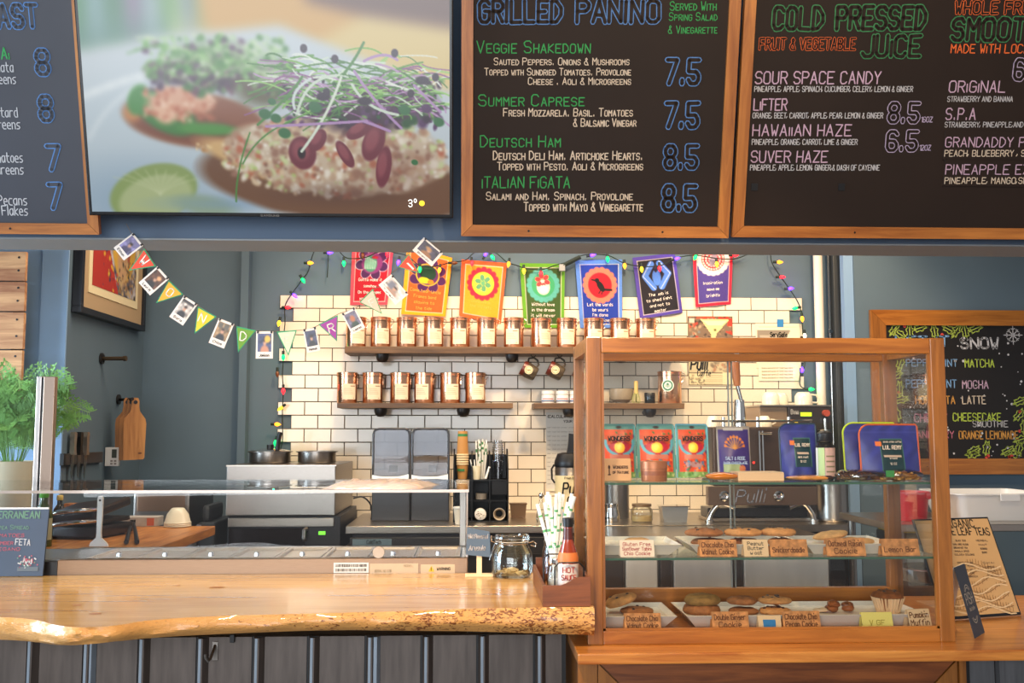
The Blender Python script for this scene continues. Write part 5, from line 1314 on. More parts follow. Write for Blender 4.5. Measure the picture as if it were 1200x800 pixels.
SMOKE = glass('smoky_plastic', (216, 216, 219), 0.35, base=0.02)
def bin_(px0, px1, lab):
    Y = 5.20; x0, x1, z0, z1 = rect(px0, 502, px1, 600, Y); w = (x1-x0)/2; h = z1-ZBC
    t = thing('bean_dispenser', lab, 'dispenser', ((x0+x1)/2, Y, ZBC+0.0005), 'smoky dispensers on the back counter')
    zm = h*0.42
    MB().box(-w, w, 0.0, 0.28, 0, zm, b=0.004).build('base', mat('dispenser_black', (32, 30, 30), 0.3), t)
    arch = [(-w+0.004, zm), (-w+0.004, h-0.03), (-w+0.012, h-0.010), (-w+0.03, h-0.002), (w-0.03, h-0.002), (w-0.012, h-0.010), (w-0.004, h-0.03), (w-0.004, zm)]
    MB().prism(arch, 0.006, 0.010).build('front_window', SMOKE, t)
    MB().tube([(x, 0.006, z) for x, z in arch], 0.006, 8).build('window_rim', mat('smoky_rim', (72, 74, 78), 0.2), t)
    MB().box(-w+0.004, w-0.004, 0.20, 0.204, zm, h-0.01).build('rear_window', SMOKE, t)
    MB().box(-w+0.004, -w+0.008, 0.014, 0.20, zm, h-0.014).box(w-0.008, w-0.004, 0.014, 0.20, zm, h-0.014).build('side_window', SMOKE, t)
    MB().prism([(-w+0.002, zm+0.036), (-w+0.05, zm+0.028), (w-0.06, zm+0.028), (w-0.006, zm+0.04), (w-0.006, zm+0.010), (w-0.06, zm+0.016), (-w+0.05, zm+0.014), (-w+0.002, zm+0.006)], -0.014, -0.001).build('handle', mat('handle_steel', (206, 198, 186), 0.3, 0.6), t)
    MB().box(-0.012, 0.032, 0.0115, 0.013, zm+0.05, zm+0.085).build('label', mat('grey_label', (170, 166, 156), 0.6), t)
    MB().box(-w+0.03, w-0.03, -0.002, 0.0, zm-0.04, zm-0.022).build('lower_label', mat('grey_label2', (140, 134, 128), 0.5), t)
bin_(436, 480.5, 'left smoky dispenser bin with pale handle on the back counter'); bin_(482, 526.5, 'right smoky dispenser bin, beside the cup organiser')

YO = 5.12
x0, x1, z0, z1 = rect(531, 531, 596, 602, YO); zc_ = at(560, 562, YO).z
org = W('cup_organiser', 'black organiser for cups, lids and straws on the back counter', 'organiser')
BLK = mat('black_acrylic', (18, 17, 17), 0.35, spec=0.25)
z0 = ZBC+0.0005
xs = [x0, at(553, 570, YO).x, at(574, 570, YO).x, x1]
for a in (x0, x1-0.006): MB().prism([(YO, z0), (YO+0.22, z0), (YO+0.22, z1+0.02), (YO+0.10, z1+0.02), (YO+0.0, zc_+0.06)], a, a+0.006, axis='x').build('side_panel', BLK, org)
MB().box(x0+0.006, x1-0.006, YO, YO+0.20, z0, z0+0.006).build('bottom_panel', BLK, org)
MB().box(x0+0.006, x1-0.006, YO, YO+0.20, zc_-0.006, zc_).build('shelf', BLK, org)
MB().box(x0+0.006, x1-0.006, YO+0.2, YO+0.206, z0, z1-0.01).build('back_panel', BLK, org)
for a in xs[1:3]:
    MB().prism([(YO+0.002, zc_), (YO+0.198, zc_), (YO+0.198, z1+0.01), (YO+0.10, z1+0.01), (YO+0.002, zc_+0.05)], a-0.003, a+0.003, axis='x').build('divider', BLK, org)
    MB().box(a-0.003, a+0.003, YO+0.002, YO+0.199, z0+0.006, zc_-0.006).build('divider', BLK, org)
MB().box(x0+0.006, x1-0.006, YO+0.001, YO+0.004, (z0+zc_)/2-0.003, (z0+zc_)/2+0.003).build('front_rail', BLK, org)
MB().box(xs[2]+0.01, x1-0.008, YO+0.001, YO+0.004, zc_-0.075, zc_-0.008).build('front_panel', BLK, org)
set_base(org)
KRAFT = mat('kraft_cup', (190, 134, 70), 0.7); KG = mat('green_print', (56, 124, 66), 0.6)
xk = at(542, 550, YO+0.06).x
t = thing('paper_cup_stack', 'stack of kraft paper cups with green band in the organiser', 'cups', (xk, YO+0.06, zc_+0.0005))
zz = [at(542, v, YO+0.06).z-zc_ for v in (561, 545, 532, 505)]
MB().lathe([(0.0001, 0), (0.024, 0), (0.030, zz[1]), (0.0001, zz[1])], 22).build('cup', KRAFT, t)
for k in range(5): MB().lathe([(0.0295, zz[1]+0.001+k*0.012), (0.032, zz[1]+0.003+k*0.012), (0.032, zz[1]+0.008+k*0.012), (0.0295, zz[1]+0.011+k*0.012)], 22).build('rim', mat('cup_rim', (216, 186, 140), 0.6), t)
c_ = MB().lathe([(0.030, zz[2]-0.001), (0.0245, zz[3]), (0.0001, zz[3])], 22).build('cup', KRAFT, t)
MB().lathe([(0.0258, zz[3]-0.028), (0.0252, zz[3]-0.014)], 22).build('green_band', KG, c_); MB().lathe([(0.0300, zz[1]-0.030), (0.0306, zz[1]-0.018)], 14, a0=-2.6, a1=-1.2).build('green_band', KG, c_)
STRAW = mat('paper_straw_white', (240, 236, 224), 0.6)
def straw_bundle(t, n, rx, ry, h, lean, seed, r=0.0032, zb=0.0):
    rs = random.Random(seed)
    for k in range(n):
        a = rs.uniform(0, 2*PI); q = math.sqrt(rs.random()); b0 = Vector((rx*q*math.cos(a)*0.5, ry*q*math.sin(a)*0.5, zb)); hh = h*rs.uniform(0.8, 1.0)
        b1 = b0+Vector((lean*(math.cos(a)*q+rs.uniform(-.3, .3))*hh, lean*0.6*math.sin(a)*q*hh, hh))
        s_ = MB().tube([b0, b1], r, 7).build('straw', STRAW, t)
        for f in ((0.86, 0.93), (0.5, 0.55)) if k % 2 else ((0.7, 0.78),):
            MB().tube([b0.lerp(b1, f[0]), b0.lerp(b1, f[1])], r*1.06, 7).build('green_print', KG, s_)
x_ = at(563, 550, YO+0.08).x
t = thing('straw_bundle', 'bundle of white and green straws in the black organiser', 'straws', (x_, YO+0.09, zc_+0.0005))
straw_bundle(t, 15, 0.05, 0.04, 0.205, 0.12, 5, 0.004)
x_ = at(558, 550, YO+0.03).x
t = thing('straw_cup', 'small cream cup holding short straws at the organiser front', 'cup', (x_, YO+0.035, zc_+0.0005))
MB().lathe([(0.0001, 0), (0.019, 0), (0.025, 0.068), (0.023, 0.068), (0.018, 0.004), (0.0001, 0.004)], 18).build('cup', mat('cream_cup', (232, 220, 186), 0.6), t)
for sx_ in (-0.03, -0.010, 0.012): MB().tube([(sx_*0.3, 0, 0.01), (sx_, 0, 0.10)], 0.003, 6).build('straw', STRAW, t)
x_ = at(571, 555, YO+0.01).x
t = thing('loose_straw', 'single straw leaning at the front of the organiser', 'straw', (x_, YO+0.012, zc_+0.0005))
MB().tube([(-0.008, 0, 0.004), (0.012, 0.004, 0.065)], 0.006, 8).build('tube', STRAW, t)
x_ = at(583.5, 550, YO+0.07).x
t = thing('clear_cup_stack', 'tall stack of clear plastic cups in the black organiser', 'cups', (x_, YO+0.08, zc_+0.0005))
CLEARC = glass('clear_plastic_cup', (240, 240, 240), 1.0, base=0.06)
MB().lathe([(0.021, 0.0), (0.029, 0.09)], 20).build('cup', CLEARC, t)
for k in range(9): MB().lathe([(0.029, 0.092+k*0.011), (0.0305, 0.094+k*0.011), (0.0295, 0.099+k*0.011)], 20).build('rim', CLEARC, t)
MB().lathe([(0.028, 0.09), (0.022, 0.20), (0.0001, 0.20)], 20).build('cup', CLEARC, t)
# lids and cups in the cubbies
x_ = at(563, 591, YO+0.03).x; zc2 = at(563, 592, YO+0.02).z
t = thing('lid_stack', 'white cup lids stacked on edge in the organiser cubby', 'lids', (x_, YO+0.03, z0+0.0065))
M_ = TR((0, 0, 0.031), rx=PI/2)
for k in range(3): MB().lathe([(0.0001, 0.0), (0.022, 0.0), (0.024, -0.004), (0.0295, -0.005), (0.0300, -0.009)], 24, M_ @ Matrix.Translation((0, 0, -k*0.012+0.02))).build('lid', mat('lid_white', (226, 222, 214), 0.35), t)
mb = MB(); rq = random.Random(2)
for k in range(26):
    a, q_ = rq.uniform(0, 6.3), 0.019*math.sqrt(rq.random()); mb.box(q_*math.cos(a)-0.002, q_*math.cos(a)+0.002, -0.0215, -0.0205, 0.031+q_*math.sin(a)-0.0012, 0.031+q_*math.sin(a)+0.0012)
mb.build('speckled_print', mat('brown_print', (120, 96, 70), 0.7), t, kind='stuff')
x_ = at(585, 590, YO+0.05).x
t = thing('portion_cups', 'clear portion cups nested in the right organiser cubby', 'cups', (x_, YO+0.05, z0+0.0065))
M_ = TR((0, 0, 0.031), rx=PI/2)
for k in range(3): MB().lathe([(0.018, -0.02), (0.029, 0.025), (0.031, 0.025)], 20, M_ @ Matrix.Translation((0, 0, k*0.008-0.005))).build('cup', mat('frosted_cup', (190, 176, 156), 0.3), t)
x_ = at(564, 577, YO+0.02).x
t = thing('lid_box', 'clear tray of small lids on the upper organiser cubby', 'lids', (x_, YO+0.08, (z0+zc_)/2+0.0035))
MB().lathe([(0.0001, 0.0), (0.028, 0.0), (0.030, 0.03), (0.0001, 0.032)], 20).build('lids', mat('frosted_cup', (190, 176, 156), 0.3), t)
x_ = at(538.5, 590, 4.98).x
t = thing('white_cup', 'white paper cup with lid in front of the organiser', 'cup', (x_, 5.02, ZBC+0.0005))
MB().lathe([(0.0001, 0), (0.022, 0), (0.030, 0.074), (0.0001, 0.074)], 22).build('cup', mat('white_paper_cup', (230, 222, 204), 0.5), t)
MB().lathe([(0.030, 0.0745), (0.0325, 0.076), (0.0325, 0.083), (0.028, 0.085), (0.0001, 0.085)], 22).build('lid', mat('lid_white', (226, 222, 214), 0.35), t)
x0, x1, z0p, z1p = rect(598, 582, 617, 597, 5.35)
t = thing('napkin_tin', 'small brown metal tin right of the organiser', 'tin', ((x0+x1)/2, 5.35, ZBC+0.0005))
w_ = (x1-x0)/2
MB().prism([(-w_*0.85, 0), (w_*0.85, 0), (w_, 0.07), (-w_, 0.07)], 0, 0.07).build('body', mat('brown_tin', (104, 78, 54), 0.35, 0.6), t)
MB().box(-w_-0.004, w_+0.004, -0.003, 0.073, 0.0705, 0.076, b=0.001).build('rim', mat('brown_tin', (104, 78, 54), 0.35, 0.6), t)

# airpots
def airpot(px, lab, h_=0.34, label=True):
    Y = 5.05; x_ = at(px, 560, Y).x
    t = thing('airpot', lab, 'airpot', (x_, Y, ZBC+0.0005)); r = 0.078
    MB().lathe([(0.0001, 0), (r*1.0, 0), (r*1.02, 0.012), (r, 0.02), (0.0001, 0.02)], 32).build('base_ring', DARK, t)
    b_ = MB().lathe([(r*0.98, 0.021), (r*0.98, 0.275), (r*0.94, 0.28)], 32).build('body', STEEL, t)
    MB().lathe([(r*0.985, 0.06), (r*0.985, 0.238)], 20, a0=-PI*0.98, a1=-PI*0.02).build('label', mat('airpot_label', (222, 200, 150), 0.6), b_)
    MB().lathe([(r*1.0, 0.281), (r*1.03, 0.29), (r*1.0, 0.31), (r*0.82, 0.345), (r*0.5, 0.352), (0.0001, 0.352)], 28).build('lid', DARK, t)
    MB().prism([(-0.020, 0.345), (0.024, 0.345), (0.018, 0.40), (0.014, 0.445), (-0.008, 0.448), (-0.012, 0.40)], -0.05, -0.02).build('pump_lever', DARK, t)
    MB().tube([(-r*1.03, 0, 0.29), (-r*1.2, -0.01, 0.27), (-r*1.18, -0.01, 0.22), (-r*1.0, -0.01, 0.20)], 0.005, 6).build('handle', DARK, t)
    if label:
        write_local(b_, 'Pulli', -0.045, 0.05, 0.150, 0.052, -r-0.003, INK, wt=0.16, caps=False, slant=0.15)
        write_local(b_, 'Cafe', -0.022, 0.05, 0.098, 0.036, -r-0.003, INK, wt=0.18, caps=False, slant=0.15)
        write_local(b_, 'Fresh Brewed', -0.035, 0.045, 0.222, 0.010, -r-0.003, INK, wt=0.2, caps=False)
    return t
airpot(668, 'coffee airpot with cream label, partly behind the case corner post')
x_ = at(634, 575, 5.1).x
t = thing('glass_cruet', 'small glass bottle with ball stopper left of the airpot', 'bottle', (x_, 5.1, ZBC+0.0005))
MB().lathe([(0.0001, 0), (0.022, 0), (0.026, 0.02), (0.020, 0.07), (0.010, 0.10), (0.010, 0.12)], 18).build('bottle', GLASS, t)
MB().lathe([(0.0001, 0.118), (0.009, 0.122), (0.013, 0.134), (0.009, 0.146), (0.0001, 0.148)], 14).build('stopper', CHROME, t)

# ================================================================== PREP TABLE WITH SNEEZE GUARD
YPF = YB+0.006
x0, x1 = at(67, 664, YPF).x, at(548, 664, YPF).x
zpt = at(300, 655, YPF).z
YPR = atz(300, 641.5, zpt).y
pt_ = W('sandwich_prep_table', 'steel sandwich prep table behind the bar', 'prep table')
MB().box(x0, x1, YPF, YPF+0.03, 0.1, zpt, b=0.002).build('front_panel', mat('prep_front_steel', (140, 112, 88), 0.35, 0.6, var=0.06, scale=40, stretch=(1, 20, 20)), pt_)
MB().box(x0-0.06, x0-0.001, YPF+0.002, YPF+0.03, 0.1, zpt-0.005, b=0.002).build('end_panel', DARK, pt_)
MB().box(x0-0.06, x1, YPF+0.031, YPR+0.04, 0.1, zpt-0.11).build('cabinet', STEEL, pt_)
MB().box(x0-0.06, x1, YPR+0.002, YPR+0.04, zpt-0.109, zpt, b=0.002).build('rear_rail', STEELH, pt_)
MB().box(x1-0.02, x1, YPF+0.031, YPR+0.001, zpt-0.109, zpt, b=0.002).build('end_rail', STEELH, pt_)
xi = at(87, 655, YPF).x+0.02
MB().box(-2.9, xi, YPF+0.031, YPR+0.001, zpt-0.02, zpt-0.001, b=0.002).build('side_top', mat('prep_side_top', (130, 134, 138), 0.35, 0.4), pt_)
xe = x1-0.024; n_ = 8; pw__ = (xe-xi)/n_
set_base(pt_)
PANM = mat('pan_steel', (214, 198, 174), 0.34, 1.0)
FOODS = [(214, 190, 160), (196, 168, 134), (224, 206, 176), (200, 180, 150), (216, 196, 160), (190, 160, 126), (210, 190, 160), (220, 204, 178)]
for k in range(n_):
    a, b_ = xi+k*pw__+0.002, xi+(k+1)*pw__-0.002; y0, y1 = YPF+0.034, YPR-0.003; zt_ = zpt+0.001; g = 0.010
    t = thing('food_pan', '%s food pan in the prep table, counted from the left' % ['first', 'second', 'third', 'fourth', 'fifth', 'sixth', 'seventh', 'eighth'][k], 'pan', ((a+b_)/2, (y0+y1)/2, zt_-0.10), 'food pans in the prep table')
    hx, hy = (b_-a)/2, (y1-y0)/2
    def ringv(w, d, z): return [(-w, -d, z), (w, -d, z), (w, d, z), (-w, d, z)]
    R_ = [ringv(hx, hy, 0.100), ringv(hx-g, hy-g, 0.100), ringv(hx-g-0.004, hy-g-0.004, 0.092), ringv(hx-g-0.012, hy-g-0.012, 0.002), ringv(hx-g-0.009, hy-g-0.009, 0.0), ringv(hx-g-0.002, hy-g-0.002, 0.096)]
    vs_ = sum(R_, []); fs_ = []
    for j in range(3): fs_ += [(j*4+i, j*4+(i+1) % 4, (j+1)*4+(i+1) % 4, (j+1)*4+i) for i in range(4)]
    fs_ += [(12, 13, 14, 15)]
    MB().add(vs_[:16], fs_).build('pan', PANM, t)
    MB().box(-hx+g+0.003, hx-g-0.003, -hy+g+0.003, hy-g-0.003, 0.084, 0.0925, b=0.003).build('lid', PANM, t)
    MB().lathe([(0.0001, 0.0), (0.010, 0.0), (0.008, 0.012), (0.0001, 0.014)], 12, Matrix.Translation((0, -hy*0.3, 0.0935))).build('lid_knob', CHROME, t)
kd = at(444, 650, YPF+0.02)
t = thing('round_tag', 'round grey dial standing on the front rail of the prep table', 'dial', (kd.x, YPF+0.012, zpt+0.0005))
MB().cyl(0.019, -0.004, 0.004, 28, TR((0, 0, 0.0185), rx=PI/2)).build('disc', mat('dial_grey', (170, 150, 130), 0.4, 0.6), t)
# stickers on the front
def sticker(px0, px1, py0, py1, name, m, lab):
    a, b_, c_, d = rect(px0, py0, px1, py1, YPF)
    t = thing(name, lab, 'sticker', ((a+b_)/2, YPF-0.0008, c_))
    MB().box(-(b_-a)/2, (b_-a)/2, -0.0004, 0.0004, 0, d-c_).build('sheet', m, t)
    return t, (b_-a)/2, d-c_
t, w_, h_ = sticker(391, 432, 659, 671, 'barcode_sticker', WHITE, 'white barcode sticker on the prep table front')
mb = MB(); rq = random.Random(8)
for r_ in (0.15, 0.58):
    x = -w_*0.9
    while x < w_*0.88:
        ww = rq.choice((0.0006, 0.0011, 0.002)); mb.box(x, x+ww, -0.001, -0.0006, h_*r_, h_*(r_+0.28)); x += ww+rq.choice((0.0008, 0.0014, 0.0022))
mb.build('bars', INK, t, kind='stuff')
t, w_, h_ = sticker(433.5, 490, 660, 671.5, 'rating_plate', mat('plate_tan', (206, 180, 148), 0.4), 'tan rating plate right of the barcode sticker')
write_local(t, 'SERIAL NO 2210', -w_*0.8, -w_*0.1, h_*0.15, h_*0.2, -0.001, mat('faint_ink', (176, 156, 124), 0.7), wt=0.2); write_local(t, 'MODEL', w_*0.4, w_*0.8, h_*0.65, h_*0.2, -0.001, mat('faint_ink', (176, 156, 124), 0.7), wt=0.2)
t, w_, h_ = sticker(493, 533, 661, 671.5, 'warning_plate', mat('plate_tan', (206, 180, 148), 0.4), 'tan warning plate with yellow triangle at the right')
MB().prism([(-w_*0.55, h_*0.2), (-w_*0.2, h_*0.2), (-w_*0.375, h_*0.85)], -0.001, -0.0005).build('triangle', mat('warning_yellow', (232, 186, 30), 0.5), t)
write_local(t, 'WARNING', -w_*0.05, w_*0.75, h_*0.35, h_*0.3, -0.001, INK, wt=0.2); write_local(t, '!', -w_*0.39, -w_*0.35, h_*0.3, h_*0.36, -0.0012, INK, wt=0.25)

sg_ = W('sneeze_guard', 'clear sneeze guard box over the prep table', 'sneeze guard')
ACR = glass('clear_acrylic', (251, 252, 252), 0.6, base=0.012)
YG0 = YPF+0.02
zg = at(300, 575.5, YG0).z; YG1 = atz(300, 563, zg).y
xg1 = at(548, 620, YG0).x; xg0 = -2.9
MB().box(xg0, xg1-0.006, YG0, YG0+0.005, zpt+0.002, zg-0.004).build('front_pane', ACR, sg_)
MB().box(xg0, xg1, YG0-0.01, YG1, zg-0.003, zg+0.004).build('top_pane', glass('guard_top', (242, 244, 245), 0.9, base=0.05), sg_)
MB().box(xg1-0.005, xg1, YG0+0.002, YPR, zpt+0.002, zg-0.004).build('end_pane', ACR, sg_)
EDG = mat('polished_pane_edge', (176, 164, 154), 0.12, 0.2, coat=0.6)
MB().box(xg0, xg1+0.002, YG0-0.014, YG0-0.0102, zg-0.0045, zg+0.005).build('front_edge', EDG, sg_)
MB().box(xg1+0.0005, xg1+0.004, YG0-0.010, YG1, zg-0.004, zg+0.005).build('end_edge', EDG, sg_)
MB().box(xg1-0.0045, xg1+0.0005, YG0-0.003, YG0-0.0002, zpt+0.002, zg-0.004).build('corner_edge', EDG, sg_)
MB().box(xg1-0.03, xg1-0.007, YPR+0.003, YPR+0.018, zpt+0.001, zg-0.004, b=0.002).build('support_post', STEEL, sg_)
set_base(sg_)
# bag lying on it
x0, x1 = at(390, 570, YG0+0.1).x, at(503, 570, YG0+0.1).x
t = thing('plastic_bag', 'flat translucent bag of wraps lying on the sneeze guard', 'bag', ((x0+x1)/2, YG0+0.17, zg+0.0045))
n1, n2 = 34, 12; vs_ = []
for s_ in (1, 0):
    for i in range(n1):
        for j in range(n2):
            u_, v_ = i/(n1-1)*2-1, j/(n2-1)*2-1
            e = max(0, 1-abs(u_)**6)*max(0, 1-abs(v_)**4); nz = mnoise.noise(Vector((u_*7, v_*4, 2)))
            vs_.append((u_*(x1-x0)/2+0.03*v_*(1 if s_ else 1), v_*0.15, (0.024*e+0.010*nz*e if s_ else 0.0)))
fs_ = []
for s_ in range(2):
    o_ = s_*n1*n2
    for i in range(n1-1):
        for j in range(n2-1):
            q4 = (o_+i*n2+j, o_+(i+1)*n2+j, o_+(i+1)*n2+j+1, o_+i*n2+j+1); fs_.append(q4 if s_ == 0 else q4[::-1])
MB().add(vs_, fs_, True).build('film', mat('milky_plastic_film', (216, 198, 184), 0.22, coat=0.7, bump=0.4, scale=60), t)

# ================================================================== LEFT WORK AREA
ZT = 1.10
YT0, YT1 = atz(182, 642, ZT).y, atz(252, 616, ZT).y; XT1 = atz(182, 642, ZT).x
t = W('butcher_block_table', 'steel table with thick butcher block top behind the prep table', 'table')
MB().box(-3.2, XT1, YT0+0.02, YT1, ZT-0.04, ZT, b=0.004).build('block_top', wood('butcher_block', (206, 136, 68), (150, 86, 36), 1, rough=0.4), t)
for x in (-3.1, -2.1, XT1-0.08):
    for y in (YT0+0.08, YT1-0.08): MB().cyl(0.02, 0, ZT-0.041, 10, Matrix.Translation((x, y, 0))).build('leg', STEEL, t)
MB().box(-3.15, XT1-0.05, YT0+0.06, YT1-0.06, 0.25, 0.27).build('undershelf', STEELH, t)
set_base(t)
def onT(px, py, dz=0.0): return atz(px, py, ZT+dz)
p = onT(97, 632)
t = thing('panini_press', 'black panini press with chrome handles on the butcher block', 'grill', (p.x-0.045, p.y+0.12, ZT+0.0005), None, (0, 0, math.radians(-12)))
PB = mat('press_black', (34, 28, 28), 0.3)
MB().box(-0.13, 0.13, -0.12, 0.16, 0.006, 0.05, b=0.008).build('base', PB, t)
MB().box(-0.12, 0.12, -0.11, 0.15, 0.056, 0.075, b=0.006).build('lower_plate', DARKM, t)
MB().box(-0.125, 0.125, -0.12, 0.16, 0.0, 0.036, M=TR((0, 0, 0.083), rx=math.radians(8), ry=math.radians(-7)), b=0.01).build('upper_plate', PB, t)
for dx, dz in ((0.0, 0.0), (0.0, -0.045)):
    M_ = TR((0, 0, 0.115+dz), rx=math.radians(6), ry=math.radians(-7))
    MB().tube([M_ @ Vector(v) for v in ((-0.12, -0.10, 0), (-0.11, -0.165, 0.008), (-0.05, -0.175, 0.012), (0.08, -0.175, 0.012), (0.11, -0.165, 0.008), (0.12, -0.10, 0))], 0.008, 10).build('handle', CHROME, t)
for sx_ in (-1, 1):
    for sy_ in (-1, 1): MB().cyl(0.012, 0, 0.006, 10, Matrix.Translation((sx_*0.1, 0.02+sy_*0.1, 0))).build('foot', DARK, t)
p = onT(129, 636)
t = thing('scraper', 'white plastic scraper with upright handle standing behind the pans', 'scraper', (p.x, YT0+0.06, ZT+0.0005))
zz = at(129, 581, YT0+0.06).z-ZT
MB().prism([(-0.034, 0), (0.036, 0), (0.030, 0.012), (0.010, 0.030), (0.008, 0.05), (0.010, 0.10), (0.011, zz-0.01), (0.006, zz), (-0.004, zz), (-0.009, zz-0.01), (-0.008, 0.05), (-0.010, 0.032), (-0.030, 0.014)], -0.006, 0.006).build('blade_and_handle', WHITE, t)
MB().cyl(0.004, 0.0, 0.0008, 10, TR((0.001, -0.006, zz-0.016), rx=PI/2)).build('hang_hole', DARK, t)
p = onT(151, 640); p2 = onT(170, 614)
t = thing('tongs', 'black tongs resting between the scraper and the bowls', 'tongs', (p.x, p.y+0.03, ZT+0.0005))
d = Vector((p2.x-p.x, p2.y-p.y-0.2, 0)); 
for off in (-0.010, 0.010):
    MB().tube([(off*2, 0, 0.012), (d.x*0.5+off, d.y*0.5, 0.030), (d.x+off*0.3, d.y, 0.022)], [0.009, 0.007, 0.006], 8).build('arm', DARK, t)
MB().cyl(0.012, 0.010, 0.034, 10, Matrix.Translation((d.x, d.y, 0))).build('hinge', DARKM, t)
def bowl(px, py, lab):
    p = onT(px, py); t = thing('bowl_stack', lab, 'bowls', (p.x, p.y, ZT+0.0005)); s_ = p.y*30/1167/2
    for k in range(3):
        MB().lathe([(s_, 0.002+k*0.007), (s_*1.02, 0.005+k*0.007), (s_*0.93, 0.012+k*0.007), (s_*0.80, 0.042+k*0.007), (s_*0.5, 0.066+k*0.007), (s_*0.42, 0.070+k*0.007), (0.0001, 0.070+k*0.007)], 28).build('bowl', mat('cream_bowl', (226, 216, 190), 0.3), t)
bowl(208, 617, 'upturned stack of cream bowls on the butcher block')
def tbox(name, lab, cat, px0, px1, pyt, pyb, dep, m, rz=0.0, b=0.002, strip=None):
    p = onT((px0+px1)/2, pyb); Y = p.y; a, b_, c_, d_ = rect(px0, pyt, px1, pyb, Y)
    t = thing(name, lab, cat, ((a+b_)/2, Y, ZT+0.0005), None, (0, 0, rz))
    w = (b_-a)/2; h = d_-ZT
    MB().box(-w, w, 0, dep, 0, h, b=b).build('box', m, t)
    if strip: MB().box(w*0.5, w*0.85, -0.001, -0.0002, h*0.1, h*0.9).build('stripe', strip, t)
    return t, w, h
tbox('paper_packet', 'pale paper packet lying left of the cream bowls', 'packet', 136, 184, 606, 617, 0.10, mat('newsprint', (176, 166, 156), 0.8, var=0.15, scale=30), 0.02, strip=mat('orange_stripe', (190, 92, 60), 0.7))
p = at(192, 600, 4.72)
x0, x1, z0, z1 = rect(156, 574, 222, 608, 4.85)
t = thing('steel_cooler', 'brushed steel box at the back, behind the cream bowls', 'box', ((x0+x1)/2, 4.85, 0))
MB().box(-(x1-x0)/2, (x1-x0)/2, 0, 0.45, 0.02, z1, b=0.01).build('body', STEEL, t)
MB().box(-(x1-x0)/2+0.02, (x1-x0)/2-0.02, -0.006, -0.0005, z1-0.10, z1-0.02, b=0.002).build('panel', mat('warm_steel', (150, 120, 98), 0.3, 0.9), t)
for sx_ in (-1, 1): MB().cyl(0.02, 0, 0.02, 10, Matrix.Translation((sx_*0.1, 0.1, 0))).build('foot', DARK, t)
x0, x1, z0, z1 = rect(232, 590, 251, 660, 4.9)
t = thing('mixer', 'dark machine in the shade between steel box and food warmer', 'machine', ((x0+x1)/2, 4.9, 0))
MB().box(-(x1-x0)/2, (x1-x0)/2, 0, 0.4, 0.0, at(240, 612, 4.9).z, b=0.01).build('stand', mat('slate_machine', (52, 56, 60), 0.5), t)
MB().box(-(x1-x0)/2+0.01, (x1-x0)/2-0.03, 0.02, 0.3, at(240, 612, 4.9).z+0.001, at(240, 592, 4.9).z, b=0.02).build('motor', mat('slate_machine', (52, 56, 60), 0.5), t)
MB().cyl(0.012, 0, 0.02, 12, TR((-0.03, 0.0, at(240, 608, 4.9).z-0.03), rx=PI/2)).build('dial', CHROME, t)

# bottles and jars at the left
def bottle(px, pyt, pyb, r, name, lab, bm_, cap, label=None, shape='b', Y=None):
    Y = Y or onT(px, pyb).y; x_ = at(px, pyt, Y).x; h = at(px, pyt, Y).z-ZT
    t = thing(name, lab, 'bottle', (x_, Y, ZT+0.0005))
    MB().lathe([(0.0001, 0), (r, 0), (r, h*0.55), (r*0.9, h*0.62), (r*0.42, h*0.76), (r*0.40, h*0.86), (0.0001, h*0.86)], 20).build('bottle', bm_, t)
    MB().lathe([(r*0.46, h*0.862), (r*0.5, h*0.87), (r*0.5, h*0.98), (r*0.4, h), (0.0001, h)], 16).build('cap', cap, t)
    if label: MB().lathe([(r*1.01, h*0.12), (r*1.01, h*0.5)], 16, a0=-PI, a1=0).build('label', label, t)
bottle(52, 574, 640, 0.034, 'oil_bottle', 'olive bottle with a bright green cap near the steel post', mat('olive_glass', (70, 84, 34), 0.12, coat=0.5), mat('green_cap', (92, 176, 40), 0.4), mat('herb_label', (190, 186, 150), 0.6))
bottle(70.5, 580, 624, 0.026, 'vinegar_bottle', 'dark bottle with a yellow cap left of the panini press', mat('dark_bottle_glass', (24, 22, 18), 0.12, coat=0.5), mat('yellow_cap', (214, 184, 96), 0.4))
p = onT(42, 618)
t = thing('clip_top_spice_jar', 'glass clip top jar of red brown spice beside the plant', 'jar', (at(41, 600, 4.4).x, 4.4, ZT+0.0005))
h_ = at(41, 553, 4.4).z-ZT
MB().lathe([(0.0001, 0.0), (0.060, 0.0), (0.062, 0.01), (0.062, h_*0.8), (0.050, h_*0.9), (0.050, h_*0.97)], 26).build('glass', GLASS, t)
MB().lathe([(0.0001, 0.004), (0.057, 0.004), (0.057, h_*0.62), (0.0001, h_*0.64)], 24).build('spice', mat('red_brown_spice', (150, 92, 66), 0.9, var=0.3, scale=120), t)
MB().lathe([(0.0001, h_*0.98), (0.058, h_*0.975), (0.062, h_*1.0), (0.055, h_*1.05), (0.0001, h_*1.07)], 26).build('lid', GLASS, t)
MB().tube([(0.052*math.cos(a), 0.052*math.sin(a), h_*0.94) for a in [2*PI*k/20 for k in range(20)]], 0.003, 6, closed=True).build('wire_bail', CHROME, t)
MB().box(-0.012, 0.012, -0.068, -0.056, h_*0.82, h_*1.0, b=0.002).build('clasp', DARK, t)
t, w, h = tbox('tea_carton', 'white and orange carton with a green base, at the left edge', 'carton', -4, 24, 573, 618, 0.10, mat('carton_white', (226, 222, 206), 0.6))
MB().box(-w*0.1, w*0.98, -0.0012, -0.0002, h*0.3, h*0.98).build('print', mat('carton_tan', (214, 178, 120), 0.6), t); MB().box(-w, w, -0.0014, -0.0004, h*0.55, h*0.66).build('green_stripe', mat('carton_green', (60, 150, 72), 0.6), t)
